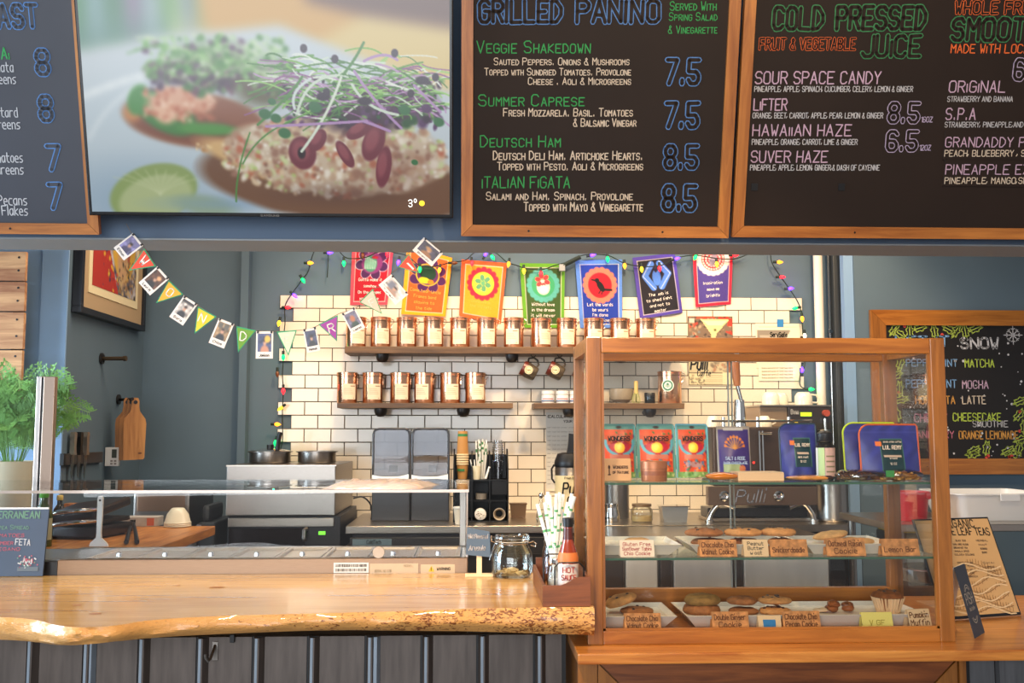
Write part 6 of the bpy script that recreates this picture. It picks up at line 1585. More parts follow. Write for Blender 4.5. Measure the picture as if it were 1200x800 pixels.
MB().box(w*0.1, w*0.35, -0.0018, -0.0008, h*0.85, h*0.93).build('orange_mark', mat('carton_orange', (226, 96, 40), 0.6), t)
tbox('wood_block', 'small orange wood block behind the dark bottle', 'block', 74, 88, 590, 616, 0.06, wood('block_pine', (200, 130, 64), (160, 90, 40), 2))

# fern
t = W('potted_fern', 'feathery green fern in a cream pot at the left edge', 'plant')
Yf = 4.25; fx = at(14, 560, Yf).x; zpot = at(14, 540, Yf).z
MB().lathe([(0.0001, ZT+0.001), (0.075, ZT+0.001), (0.095, zpot-0.02), (0.10, zpot), (0.092, zpot), (0.088, zpot-0.03), (0.0001, zpot-0.03)], 28, Matrix.Translation((fx, Yf, 0))).build('pot', mat('cream_pot', (206, 194, 164), 0.55), t)
rf = random.Random(12); FERN = mat('fern_green', (118, 166, 84), 0.5, var=0.35, scale=8)
for k in range(46):
    a = rf.uniform(0, 2*PI); reach = rf.uniform(0.04, 0.23); top_ = rf.uniform(0.18, 0.42); mb = MB()
    b0 = Vector((fx+0.03*math.cos(a), Yf+0.03*math.sin(a), zpot-0.02)); d_ = Vector((math.cos(a), math.sin(a)*0.7, 0))
    P = [b0, b0+d_*reach*0.35+Vector((0, 0, top_*0.55)), b0+d_*reach*0.75+Vector((0, 0, top_*0.95)), b0+d_*reach*1.25+Vector((0, 0, top_*0.86))]
    C_ = catm(P, 7); mb.tube(C_, 0.0014, 4)
    for i in range(5, len(C_)-1):
        tdir = (C_[i+1]-C_[i]).normalized(); f_ = (i-4)/(len(C_)-5); ln = 0.070*math.sin(PI*min(1, 0.25+f_*0.75))+0.012
        for s_ in (-1, 1):
            side = tdir.cross(Vector((0, -1, 0.3))).normalized()*s_
            for e in (0.0, 0.5):
                o_ = C_[i].lerp(C_[i+1], e); tip = o_+side*ln+tdir*ln*0.6+Vector((rf.uniform(-.006, .006), rf.uniform(-.012, .012), -ln*0.25)); m1 = o_.lerp(tip, 0.5)
                wv = tdir*0.0024
                mb.add([o_, m1+wv, tip, m1-wv], [(0, 1, 2, 3)])
                for q_ in (0.45, 0.75):
                    o3 = o_.lerp(tip, q_)
                    for s3 in (-1, 1):
                        tp = o3+tdir*0.013*s3+side*0.009; mb.add([o3, o3.lerp(tp, .5)+side*0.003, tp, o3.lerp(tp, .5)-side*0.003], [(0, 1, 2, 3)])
    mb.build('frond', FERN, t)
set_base(t)
# steel post with its glass wing
Yq = 3.95
t = W('glass_partition', 'steel post with a clear glass wing in front of the fern', 'partition')
xa_, xb_, z0, z1 = rect(49, 441, 62, 560, Yq)
zb2 = ZT+0.001
Ypq = Yq
MB().box(xa_, xb_, Ypq, Ypq+0.03, zb2, z1, b=0.002).build('post', mat('post_steel', (150, 128, 112), 0.35, 0.8), t)
xa2, xb2, _, _ = rect(40.5, 441, 46, 560, Yq)
MB().box(xa2, xb2, Ypq+0.002, Ypq+0.03, zb2, z1+0.001, b=0.002).build('glazing_channel', mat('channel_steel', (190, 182, 176), 0.3, 0.8), t)
MB().box(xb2, xa_, Ypq+0.006, Ypq+0.026, zb2, z1-0.002).build('gasket', DARK, t)
MB().box(-2.6, xa2, Ypq+0.012, Ypq+0.017, zb2, z1-0.004).build('glass_wing', ACR, t)
set_base(t)

# left side wall: framed print, peg, knife rack, boards
plW = Plane((XL+0.012, 4.8, 1.5), 0, PI/2)
def wallpt(px, py): return atx(px, py, XL+0.012)
ya = wallpt(86.5, 350).y; yb = min(YT-0.02, wallpt(164, 350).y)
zlo = wallpt(88, 366).z; zhi = zlo+0.92
t = thing('framed_print', 'large framed abstract print of a red figure on the left wall', 'picture', (XL+0.002, (ya+yb)/2, zlo), None, (0, 0, PI/2))
hw = (yb-ya)/2; H_ = zhi-zlo
BF = mat('black_frame', (26, 28, 34), 0.4)
for (x0, x1, z0, z1) in ((-hw, hw, 0, 0.03), (-hw, hw, H_-0.03, H_), (-hw, -hw+0.03, 0.03, H_-0.03), (hw-0.03, hw, 0.03, H_-0.03)): MB().box(x0, x1, -0.045, 0, z0, z1, b=0.002).build('frame_rail', BF, t)
MB().box(-hw+0.03, hw-0.03, -0.03, -0.02, 0.03, H_-0.03).build('mount', mat('tan_mount', (176, 148, 112), 0.8), t)
MB().box(-hw+0.11, hw-0.11, -0.034, -0.0302, 0.11, H_-0.1).build('inner_mount', mat('cream_mount', (226, 208, 166), 0.8), t)
cv = Canvas(80, 90, (88, 84, 96), 5)
cv.specks(0, 0, 80, 90, 150, 3, 9, [(70, 66, 90), (170, 164, 170), (110, 104, 116), (200, 190, 186)])
cv.poly([(0, 52), (20, 46), (46, 90), (0, 90)], (172, 44, 34)); cv.ell(54, 46, 24, 34, (206, 160, 60), soft=0.08); cv.ell(55, 44, 16, 24, (150, 52, 40), soft=0.2, rag=0.06); cv.ell(52, 64, 12, 24, (190, 150, 110), soft=0.4)
cv.specks(16, 46, 44, 88, 50, 1, 3, [(214, 170, 50), (60, 50, 80), (190, 60, 40)]); cv.specks(46, 62, 80, 90, 110, 1, 3, [(190, 160, 110), (70, 60, 50), (150, 110, 70)])
for k in range(14): cv.arc((4+k*3, 4+k*2), (20+k*2, 20), (10+k*4, 46), 1, (220, 214, 214), 0.6)
cv.mesh('artwork', print_mat('art_print', 0, 0.6), t, -hw+0.15, hw-0.15, 0.15, H_-0.14, y=-0.0355)
p = wallpt(121, 420)
t = thing('pipe_peg', 'brown iron pipe peg with round flange on the left wall', 'peg', (XL+0.001, p.y, p.z))
MB().cyl(0.028, 0, 0.010, 20, TR((0, 0, 0), ry=PI/2)).build('flange', IRON, t)
for k in range(4): MB().cyl(0.004, 0.0102, 0.013, 8, TR((0, 0, 0), ry=PI/2) @ Matrix.Translation((0.019*math.cos(k*PI/2+.8), 0.019*math.sin(k*PI/2+.8), 0))).build('screw', DARK, t)
r_ = MB().tube([(0.011, 0, 0), (0.115, -0.01, 0.0)], 0.010, 12).build('pipe', mat('bronze_pipe', (92, 74, 56), 0.4, 0.8), t)
MB().tube([(0.1152, -0.01, 0), (0.13, -0.012, 0)], 0.013, 12).build('pipe_cap', mat('bronze_pipe', (92, 74, 56), 0.4, 0.8), r_)
pa, pb = wallpt(73, 540), wallpt(119, 532)
t = thing('magnetic_knife_rail', 'dark magnetic knife rail on the left wall', 'knife rail', (XL+0.001, (pa.y+pb.y)/2, pa.z-0.02), None, (0, 0, PI/2))
hl = (pb.y-pa.y)/2
MB().box(-hl, hl, -0.018, 0, 0, 0.052, b=0.002).build('rail', mat('rail_grey', (86, 80, 78), 0.4, 0.6), t)
MB().box(-hl-0.005, -hl+0.02, -0.020, -0.0, -0.001, 0.053, b=0.002).build('end_cap', DARK, t)
for i, (px, hm, lab) in enumerate(((82.5, mat('knife_handle_steel', (170, 160, 150), 0.35, 0.8), 'leftmost knife on the magnetic rail, steel handle'), (90, DARK, 'middle knife on the magnetic rail, black handle'), (97.5, mat('knife_handle_steel', (170, 160, 150), 0.35, 0.8), 'rightmost knife on the magnetic rail, steel handle'))):
    k_ = wallpt(px, 535)
    t = thing('kitchen_knife', lab, 'knife', (XL+0.021, k_.y, wallpt(px, 560).z), 'knives on the magnetic rail', (0, 0, PI/2))
    zt_ = wallpt(px, 506).z-wallpt(px, 560).z
    MB().prism([(-0.002, 0), (0.022, zt_*0.35), (0.022, zt_*0.5), (-0.014, zt_*0.5), (-0.014, zt_*0.1)], -0.0012, 0.0008).build('blade', STEEL, t)
    MB().prism([(-0.016, zt_*0.502), (0.018, zt_*0.502), (0.012, zt_*0.7), (0.018, zt_*0.97), (0.008, zt_), (-0.010, zt_), (-0.016, zt_*0.9), (-0.012, zt_*0.7)], -0.012, 0.008).build('handle', hm, t)
pc = wallpt(125, 546); 
t = thing('kitchen_timer', 'white digital kitchen timer at the end of the knife rail', 'timer', (XL+0.04, pc.y, pc.z))
MB().box(-0.035, 0.035, -0.012, 0.012, 0, 0.095, b=0.004).build('body', WHITE, t)
MB().box(0.0, 0.024, -0.0135, -0.0125, 0.042, 0.085).build('display', mat('lcd_grey', (70, 74, 66), 0.3), t)
for k in range(4): MB().box(-0.006+(k % 2)*0.018, 0.006+(k % 2)*0.018, -0.014, -0.0125, 0.008+(k//2)*0.014, 0.017+(k//2)*0.014).build('button', mat('button_grey', (150, 140, 134), 0.5), t)
pg = at(150, 467, 5.2)
t = thing('board_peg', 'iron pipe peg holding the wooden serving boards', 'peg', (XL+0.001, 5.33, pg.z))
MB().cyl(0.026, 0, 0.010, 20, TR((0, 0, 0), ry=PI/2)).build('flange', IRON, t)
MB().tube([(0.011, 0, 0), (0.05, -0.04, -0.002), (0.15, -0.22, -0.004)], 0.008, 10).build('pipe', IRON, t)
BW = wood('serving_board_acacia', (196, 136, 72), (150, 94, 44), 2, rough=0.45, stretch=9)
for k, (dx, lab) in enumerate(((0.0, 'rear wooden serving board on the peg'), (1, 'middle wooden serving board on the peg'), (2, 'front wooden serving board with knot on the peg'))):
    Y = 5.20-k*0.03; a, b_, c_, d_ = rect([135.5, 140, 145][k], 466, [161, 165.5, 170.5][k], 539, Y)
    w = (b_-a)/2; h = d_-c_
    t = thing('serving_board', lab, 'board', ((a+b_)/2, Y, c_), 'wooden serving boards hung on a peg', (0, 0, math.radians(22)))
    MB().prism([(-w*0.92, 0.004), (-w*0.88, 0), (w*0.80, 0.004), (w*0.92, 0.012), (w, h*0.58), (w*0.92, h*0.66), (w*0.42, h*0.78), (w*0.34, h*0.86), (w*0.34, h*0.95), (w*0.2, h), (-w*0.2, h), (-w*0.34, h*0.95), (-w*0.34, h*0.86), (-w*0.42, h*0.78), (-w*0.95, h*0.66), (-w, h*0.58)], -0.008, 0.008).build('board', BW, t)
    MB().cyl(0.010, 0.0, 0.001, 12, TR((0, -0.0082, h*0.93), rx=PI/2)).build('hang_hole', DARK, t)
    if k == 2: MB().add([(0.028+0.010*math.cos(q_), -0.0086, 0.035+0.005*math.sin(q_)) for q_ in [2*PI*j/10 for j in range(10)]], [tuple(range(10))]).build('knot', mat('knot_dark', (104, 58, 26), 0.5), t)
# rough planks at the far left
t = W('plank_panel', 'panel of rough pale planks fixed at the far left wall', 'wood panel')
Yl = 4.50
edges = [294, 329.5, 365, 409.5, 446, 480]
PW = wood('rough_plank', (214, 162, 112), (150, 94, 58), 0, rough=0.7, stretch=10, scale=7)
for i in range(5):
    xr_ = at([30, 29, 27.5, 25.5, 24][i], (edges[i]+edges[i+1])/2, Yl).x; z1 = at(20, edges[i]+0.8, Yl).z; z0 = at(20, edges[i+1]-0.8, Yl).z
    pk = MB().box(-3.2, xr_, Yl, Yl+0.022, z0, z1, b=0.002).build('plank', PW, t)
    for dz in (0.35, 0.8): MB().cyl(0.005, 0, 0.002, 8, TR((xr_-0.03, Yl, z0+(z1-z0)*dz), rx=PI/2)).build('nail', DARKM, pk)
MB().box(-3.1, xr_-0.06, Yl+0.0225, yl-0.001, z0+0.02, at(20, 300, Yl).z).build('batten', DARK, t)
set_base(t)

# ================================================================== ON THE BAR TOP
def onB(px, py): return atz(px, py, ZB)
p = onB(600, 675.5)
t = thing('clip_top_jar', 'empty glass clip top jar on the timber bar beside the small sign', 'jar', (p.x, p.y, ZB+0.0005))
r = p.y*24/1167; h = at(600, 626, p.y).z-ZB
JG = glass('jar_glass', (244, 246, 244), 1.0, base=0.03)
MB().lathe([(0.0001, 0.001), (r*0.86, 0.001), (r*0.97, 0.012), (r, h*0.3), (r*0.98, h*0.55), (r*0.80, h*0.72), (r*0.76, h*0.78), (r*0.78, h*0.83)], 32).build('glass_outer', JG, t)
MB().lathe([(0.0001, 0.008), (r*0.84, 0.009), (r*0.93, 0.018), (r*0.95, h*0.3), (r*0.93, h*0.55), (r*0.76, h*0.71), (r*0.72, h*0.82)], 32).build('glass_inner', JG, t)
l = MB().lathe([(r*0.80, h*0.85), (r*0.84, h*0.87), (r*0.86, h*0.93), (r*0.80, h*0.99), (r*0.6, h*1.0), (r*0.58, h*0.955), (0.0001, h*0.95)], 32).build('lid', JG, t)
MB().tube([(r*0.80*math.cos(a), r*0.80*math.sin(a), h*0.80) for a in [2*PI*k/24 for k in range(24)]], 0.0016, 6, closed=True).build('wire_ring', CHROME, t)
MB().lathe([(r*0.79, h*0.835), (r*0.815, h*0.838), (r*0.79, h*0.848)], 28).build('gasket', mat('pale_gasket', (224, 208, 190), 0.5), t)
MB().tube([(r*0.80, 0, h*0.80), (r*1.02, 0, h*0.83), (r*1.16, 0, h*0.78), (r*1.12, 0, h*0.70), (r*0.9, 0, h*0.74)], 0.0022, 6).build('clasp', CHROME, t)
MB().tube([(-r*0.86, 0, h*0.93), (-r*1.0, 0, h*0.97), (-r*0.98, 0, h*0.84), (-r*0.80, 0, h*0.80), (-r*0.98, -0.01, h*0.58), (-r*1.08, -0.01, h*0.40)], 0.0022, 6).build('clasp_lever', CHROME, t)
rb = random.Random(3); mb = MB()
for k in range(26):
    a = rb.uniform(0, 6.3); q_ = r*0.7*math.sqrt(rb.random()); mb.box(-0.016, 0.016, -0.008, 0.008, 0, 0.0012, M=TR((q_*math.cos(a), q_*math.sin(a), 0.014+0.010*rb.random()*(1-q_/r)), rx=rb.uniform(-.4, .4), ry=rb.uniform(-.4, .4), rz=rb.uniform(0, 3)))
mb.build('paper_slips', mat('cream_slips', (226, 196, 140), 0.7), t, kind='stuff')
p = onB(561.5, 675)
t = thing('table_sign', 'small slate sign WILD FLOWERED ARUGULA on a pale wooden stand', 'sign', (p.x, p.y, ZB+0.0005))
PLY = mat('pale_ply', (240, 216, 170), 0.5)
s_ = p.y/1167
MB().box(-16*s_, 16*s_, -0.018, 0.022, 0, 0.006, b=0.001).build('base', PLY, t)
MB().box(-3*s_, 3*s_, -0.003, 0.003, 0.006, 0.075, b=0.0006).build('stem', PLY, t)
za, zb3 = at(560, 651, p.y).z-ZB, at(560, 618, p.y).z-ZB
bd = MB().prism([(-15.5*s_, za+0.004), (13*s_, za-0.004), (12*s_, zb3-0.012), (-14*s_, zb3)], -0.009, -0.0032).build('slate', mat('slate_blue', (84, 104, 124), 0.5), t)
write_local(bd, 'Wild Flowered', -13*s_, 10*s_, za+(zb3-za)*0.62, 0.013, -0.0096, WHT, wt=0.17, caps=False, slant=0.1)
write_local(bd, 'Arugula', -12*s_, 7*s_, za+(zb3-za)*0.20, 0.016, -0.0096, WHT, wt=0.14, caps=False, slant=0.2)
# wooden caddy tray with wire holder, straw jar, hot sauce
t = W('wooden_caddy', 'reddish wooden tray with scooped front at the right end of the bar', 'tray')
yf = onB(640, 711).y; xa_ = at(636, 700, yf).x; xb_ = at(692, 700, yf).x; zt0 = at(645, 686, yf).z; zt1 = at(690, 676, yf).z
yr_ = onB(628, 650).y
CW = wood('caddy_mahogany', (138, 76, 38), (92, 48, 22), 0, rough=0.4)
ff = [(xa_, ZB+0.001), (xb_, ZB+0.001), (xb_, zt1), (xb_-0.03, zt1), (xb_-0.045, zt1-0.006), (xb_-0.065, zt0+0.004), (xb_-0.08, zt0), (xa_, zt0)]
MB().prism(ff, yf, yf+0.009).build('front_board', CW, t)
YCR = min(yr_, yf+0.42)
MB().box(xa_, xa_+0.008, yf+0.0095, YCR, ZB+0.001, zt0, b=0.001).build('side_board', CW, t)
MB().box(xb_-0.008, xb_, yf+0.0095, YCR, ZB+0.001, zt1, b=0.001).build('side_board', CW, t)
MB().box(xa_+0.0085, xb_-0.0085, YCR-0.008, YCR, ZB+0.001, zt1, b=0.001).build('rear_board', CW, t)
MB().box(xa_+0.0085, xb_-0.0085, yf+0.0095, YCR-0.0085, ZB+0.001, ZB+0.007).build('tray_floor', wood('caddy_floor', (226, 152, 84), (186, 110, 52), 1), t)
set_base(t)
zfl = ZB+0.0075
t = W('wire_caddy', 'black wire holder around the hot sauce bottle', 'wire holder')
def arch(px0, px1, pyt, Y):
    a, b_ = at(px0, 660, Y).x, at(px1, 660, Y).x; zt_ = at(px0, pyt, Y).z
    return [(a, Y, zfl+0.0025), (a, Y, zt_-0.012), (a+0.012, Y, zt_), (b_-0.012, Y, zt_), (b_, Y, zt_-0.012), (b_, Y, zfl+0.0025)]
Y1, Y2 = yf+0.10, yf+0.035
MB().tube(arch(637, 672, 649, Y1), 0.0022, 6).build('rear_hoop', DARK, t)
MB().tube(arch(650, 684, 659, Y2), 0.0022, 6).build('front_hoop', DARK, t)
for px in (650, 684): MB().tube([(at(px, 660, Y2).x, Y2, zfl+0.0025), (at(px-13 if px == 650 else 672, 660, Y1).x, Y1, zfl+0.0025)], 0.0022, 6).build('base_wire', DARK, t)
set_base(t)
Yj = yf+0.20
xj = at(655, 640, Yj).x
xj = (xa_+xb_)/2-0.012
t = thing('straw_jar', 'glass jar crammed with wrapped white and green straws in the caddy', 'jar', (xj, Yj+0.03, zfl+0.0005))
MB().lathe([(0.0001, 0.001), (0.034, 0.001), (0.036, 0.01), (0.036, 0.11), (0.030, 0.125), (0.031, 0.14)], 26).build('glass', JG, t)
rs = random.Random(21)
WRAP = mat('straw_wrap', (244, 240, 232), 0.5); 
for k in range(22):
    a = rs.uniform(0, 2*PI); q_ = rs.uniform(0.2, 1.0); b0 = Vector((-0.018*q_*math.cos(a), -0.018*q_*math.sin(a), 0.006)); hh = rs.uniform(0.21, 0.275)
    ln = Vector((0.082*q_*math.cos(a), 0.055*q_*math.sin(a), hh)); b1 = b0+ln
    s_ = MB().tube([b0, b1], 0.0052, 7).build('straw', WRAP, t)
    gm = mat('straw_green_print', (96, 170, 110), 0.6)
    for f in ((0.47, 0.50), (0.66, 0.69), (0.84, 0.865)): MB().tube([b0.lerp(b1, f[0]), b0.lerp(b1, f[1])], 0.0054, 7).build('green_print', gm, s_)
xh = at(669, 650, yf+0.075).x
t = thing('hot_sauce_bottle', 'hot sauce bottle with dark red neck and cream label in the wire holder', 'bottle', (xh-0.008, yf+0.072, zfl+0.0005))
hh = at(668, 606, yf+0.072).z-zfl
MB().lathe([(0.0001, 0), (0.026, 0), (0.028, 0.004), (0.028, hh*0.5), (0.024, hh*0.58), (0.014, hh*0.72), (0.012, hh*0.88), (0.0001, hh*0.88)], 24).build('bottle', mat('hot_sauce_red', (150, 58, 34), 0.15, coat=0.5), t)
MB().lathe([(0.0285, hh*0.05), (0.0285, hh*0.44)], 24).build('label', mat('sauce_label', (228, 210, 196), 0.5), t)
MB().lathe([(0.0282, hh*0.45), (0.0282, hh*0.51), (0.0246, hh*0.575)], 24).build('orange_band', mat('sauce_orange', (222, 122, 60), 0.5), t)
MB().lathe([(0.0143, hh*0.73), (0.0125, hh*0.87)], 18).build('neck_wrap', mat('neck_maroon', (86, 36, 30), 0.3), t)
MB().lathe([(0.0128, hh*0.882), (0.0145, hh*0.89), (0.0145, hh*0.99), (0.0001, hh)], 18).build('cap', DARK, t)
o_ = t
for zf, wd, tx in ((0.34, 0.034, 'HOT'), (0.25, 0.040, 'SAUCE'), (0.16, 0.03, 'chili')): write_local(o_, tx, -wd/2, wd/2, hh*zf, 0.013, -0.0295, mat('sauce_print_red', (190, 60, 40), 0.5), wt=0.18)
xq_ = at(646, 660, yf+0.12).x
t = thing('salt_shaker', 'glass shaker standing left of the hot sauce in the caddy', 'shaker', (xq_+0.012, yf+0.13, zfl+0.0005))
MB().lathe([(0.0001, 0.001), (0.022, 0.001), (0.024, 0.01), (0.022, 0.075), (0.018, 0.085)], 22).build('glass', JG, t)
MB().lathe([(0.0001, 0.004), (0.020, 0.004), (0.020, 0.045), (0.0001, 0.047)], 20).build('salt', mat('salt', (230, 226, 220), 0.8), t)
MB().lathe([(0.019, 0.086), (0.020, 0.088), (0.019, 0.102), (0.0001, 0.106)], 20).build('cap', CHROME, t)

# slate sign at the left end of the bar
bp = onB(49.7, 672.5)
lean = math.radians(8)
bp.y = YB-0.03
pl = Plane((at(49.7, 676, bp.y).x, bp.y, ZB+0.002), -lean)
t = thing('chalk_sign', 'slate sign headed MEDITERRANEAN leaning at the left end of the bar', 'sign', pl.loc, None, pl.e)
ut = pl.uv(63, 596.5)
MB().prism([(-0.6, 0), (0, 0), (0, ut[1]), (-0.6, ut[1])], 0, 0.008).build('slate', mat('slate_dark_blue', (62, 74, 92), 0.5, var=0.1, scale=5), t)
MB().box(-0.6, -0.002, 0.0005, 0.0075, ut[1]+0.0005, ut[1]+0.006).build('top_edge', WHITE, t)
RED_ = chalk('sign_red', (176, 84, 96)); RED_.node_tree.nodes['Principled BSDF'].inputs['Emission Strength'].default_value = 0
SG = chalk('sign_green', (104, 140, 116)); SG.node_tree.nodes['Principled BSDF'].inputs['Emission Strength'].default_value = 0
write(t, pl, 'MEDITERRANEAN', -30, 47, 607, 599, SG, wt=0.2); write(t, pl, 'Chickpea Spread', -18, 34, 620, 615, SG, wt=0.15); write(t, pl, 'Tomatoes', -12, 29, 629, 624, RED_, wt=0.15)
write(t, pl, 'Cucumber', -16, 16, 638, 633, RED_, wt=0.15); write(t, pl, 'FETA', 18, 36, 638, 631, WHT, wt=0.16, dy=1); write(t, pl, 'Oregano', -14, 24, 645, 640, RED_, wt=0.15)
mb = {c: MB() for c in ('r', 'w', 'g')}; rq = random.Random(6)
for k in range(70):
    c = rq.choice('rrwwg'); px, py = rq.gauss(32, 5), rq.gauss(658, 3.5); px, py = min(44, max(21, px)), min(665, max(651, py)); a = pl.uv(px, py)
    mb[c].add([(a[0]+0.0025*math.cos(j), -0.0012-0.0002*(k % 3), a[1]+0.0025*math.sin(j)) for j in range(6)], [tuple(range(6))])
for c, m in (('r', RED_), ('w', WHT), ('g', SG)): mb[c].build('salad_drawing', m, t, kind='stuff')
mb = MB(); a, b_ = pl.uv(20, 669), pl.uv(45, 664); mb.box(a[0], b_[0], -0.0012, -0.0006, a[1], b_[1]); mb.build('bowl_drawing', mat('slate_grey_chalk', (96, 104, 110), 0.7), t)

# ================================================================== IN THE PASTRY CASE
COOK = [mat('cookie_golden', (196, 140, 84), 0.85, var=0.22, scale=60, bump=0.6), mat('cookie_brown', (150, 96, 54), 0.85, var=0.22, scale=60, bump=0.6), mat('cookie_pale', (206, 160, 106), 0.85, var=0.2, scale=60, bump=0.6)]
CHIP = mat('chocolate_chip', (52, 28, 18), 0.4)
def cookie(px0, px1, pyt, pyb, Y, zb_, m, lab, seed, chips=6, ry=None, tilt=0.0, group='cookies in the pastry case'):
    x0, x1, z0, z1 = rect(px0, pyt, px1, pyb, Y); r = (x1-x0)/2; h = max(0.016, min(0.027, (z1-z0)*0.56))
    t = thing('cookie', lab, 'cookie', ((x0+x1)/2, Y, zb_+(0.0 if not tilt else r*math.sin(abs(tilt))*0.9)), group, (0, tilt, 0))
    mb = MB(); n, R_ = 26, []
    rs = random.Random(seed); ph = [rs.uniform(0, 6) for _ in range(3)]
    wob = lambda a, z: 1+0.04*math.sin(3*a+ph[0])+0.025*math.sin(7*a+ph[1])
    prof = [(0.0001, 0.0), (r*0.86, 0.0), (r*0.98, h*0.22), (r, h*0.42), (r*0.93, h*0.72), (r*0.72, h*0.94), (r*0.4, h*1.02), (0.0001, h)]
    mb.lathe(prof, n, Matrix.Scale(0.86, 4, (0, 1, 0)), True, wob=wob)
    for i, v in enumerate(mb.v):
        k = mnoise.noise(Vector((v[0]*60+seed, v[1]*60, v[2]*40)))*0.0022
        if v[2] > h*0.3: mb.v[i] = (v[0], v[1], v[2]+k)
    mb.build('crumb', m, t)
    for k in range(chips):
        a, q_ = rs.uniform(0, 6.3), r*0.75*math.sqrt(rs.random()); MB().blob((q_*math.cos(a), q_*math.sin(a)*0.86, h*0.97), 0.0052, 0.0052, 0.003, 1).build('chip', CHIP, t)
    return t
PLT = mat('white_melamine', (238, 230, 214), 0.22, coat=0.3)
def plate(a, b_, z0, y0, y1, h, lab, flare=0.03):
    t = thing('serving_plate', lab, 'plate', ((a+b_)/2, (y0+y1)/2, z0+0.0005), 'white plates in the pastry case')
    hx, hy = (b_-a)/2, (y1-y0)/2; f = flare; th = 0.003
    def rg(k, z): return [(-hx+k, -hy+k, z), (hx-k, -hy+k, z), (hx-k, hy-k, z), (-hx+k, hy-k, z)]
    R_ = rg(f, 0)+rg(0, h)+rg(0.004, h+0.001)+rg(0.016, h-0.010)
    fs_ = [(3, 2, 1, 0)]
    for j in range(3): fs_ += [(j*4+i, j*4+(i+1) % 4, (j+1)*4+(i+1) % 4, (j+1)*4+i) for i in range(4)]
    fs_ += [(12, 13, 14, 15)]
    MB().add(R_, fs_).build('plate', PLT, t); return t
def px_at(px, Y): return at(px, 600, Y).x
yf1, yr1 = 2.762, 2.985
s2 = ZS2
plate(XA+0.022, px_at(799, yf1), s2, yf1, yr1, 0.030, 'white plate on the left of the lower glass shelf')
plate(px_at(808, yf1), px_at(938, yf1), s2, yf1, yr1, 0.030, 'white plate in the middle of the lower glass shelf')
plate(px_at(944, yf1), px_at(1053, yf1), s2, yf1, yr1, 0.030, 'white plate on the right of the lower glass shelf')
d0 = ZDK
plate(XA+0.022, px_at(792, 2.76), d0, 2.76, 2.985, 0.034, 'white plate at the lower left of the case deck')
plate(px_at(803, 2.76), px_at(926, 2.76), d0, 2.76, 2.985, 0.034, 'middle white plate on the case deck')
plate(px_at(931, 2.76), px_at(1084, 2.76), d0, 2.76, 2.985, 0.034, 'long white plate at the right of the case deck')
p3 = s2+0.0210; pd = d0+0.0250
cookie(731, 762, 624, 634, 2.88, p3, COOK[2], 'single pale cookie on the left plate of the lower shelf', 1, 0)
for i, (a, b_) in enumerate(((803, 848), (848, 892), (893, 933))):
    nm = ['left', 'middle', 'right'][i]
    cookie(a+6, b_-2 if i else b_+4, 622, 634, 2.86, p3, COOK[1], 'lower %s cookie on the middle shelf plate' % nm, 10+i, 2)
    cookie(a, b_, 616, 630, 2.85, p3+0.0262, [COOK[1], COOK[0], COOK[0]][i], 'upper %s cookie stacked on the middle shelf plate' % nm, 20+i, 6)
cookie(954, 994, 618, 630, 2.90, p3+0.006, COOK[2], 'lumpy oat cookie tilted on the right shelf plate', 31, 0, tilt=-0.16)
cookie(984, 1024, 625, 636, 2.86, p3, COOK[2], 'flat oat cookie lying on the right shelf plate', 32, 0)
cookie(709, 747, 694, 712, 2.88, pd+0.012, COOK[0], 'pale cookie leaning on another at the lower left', 41, 3, tilt=-0.30)
cookie(727, 766, 702, 714, 2.87, pd, COOK[1], 'cookie lying flat at the lower left of the deck', 42, 3)
cookie(800, 844, 692, 713, 2.86, pd+0.0, COOK[1], 'lower big brown cookie on the middle deck plate', 43, 0)
cookie(801, 843, 692, 713, 2.86, pd+0.0262, mat('cookie_olive', (138, 104, 54), 0.85, var=0.2, scale=60, bump=0.6), 'upper big olive brown cookie on the middle deck plate', 44, 0)
cookie(853, 888, 702, 713, 2.85, pd, COOK[1], 'lower ginger cookie in the centre of the deck', 45, 0)
cookie(852, 887, 692, 706, 2.86, pd+0.0262, COOK[1], 'upper ginger cookie in the centre of the deck', 46, 0)
cookie(889, 926, 704, 714, 2.85, pd, COOK[0], 'lower chocolate chip cookie beside the muffin plate', 47, 7)
cookie(888, 927, 694, 706, 2.87, pd+0.0262, COOK[0], 'upper chocolate chip cookie beside the muffin plate', 48, 8)
x_ = px_at(978, 2.86)
t = thing('pastry_pieces', 'pieces of dark sticky pastry on a crumpled paper left of the muffin', 'pastry', (x_, 2.86, pd))
rs = random.Random(4)
for k in range(7): MB().blob((rs.uniform(-0.03, 0.04), rs.uniform(-0.02, 0.02), 0.012+0.006*rs.random()+(0.012 if k < 2 else 0)), 0.017, 0.015, 0.010, 2, 0.5, 70, k).build('piece', mat('sticky_pastry', (132, 74, 36), 0.4, var=0.35, scale=50), t)
MB().blob((-0.04, 0, 0.006), 0.024, 0.02, 0.006, 2, 0.5, 60, 3).build('paper', mat('greaseproof_paper', (214, 184, 150), 0.6), t)
x_ = px_at(1037, 2.85)
t = thing('muffin', 'brown muffin in a white pleated paper case', 'muffin', (x_, 2.85, pd))
wv = lambda a, z: 1+0.035*(1 if int(a/(2*PI)*56) % 2 else -1)
MB().lathe([(0.0001, 0.0), (0.031, 0.0), (0.037, 0.02), (0.045, 0.044)], 112, wob=wv).build('paper_case', mat('muffin_case', (222, 186, 144), 0.6), t)
MB().lathe([(0.030, 0.004), (0.042, 0.040), (0.0445, 0.045), (0.038, 0.055), (0.024, 0.061), (0.0001, 0.063)], 30, wob=lambda a, z: 1+0.04*math.sin(5*a)).build('cake', mat('muffin_crumb', (128, 74, 34), 0.85, var=0.25, scale=60, bump=0.6), t)
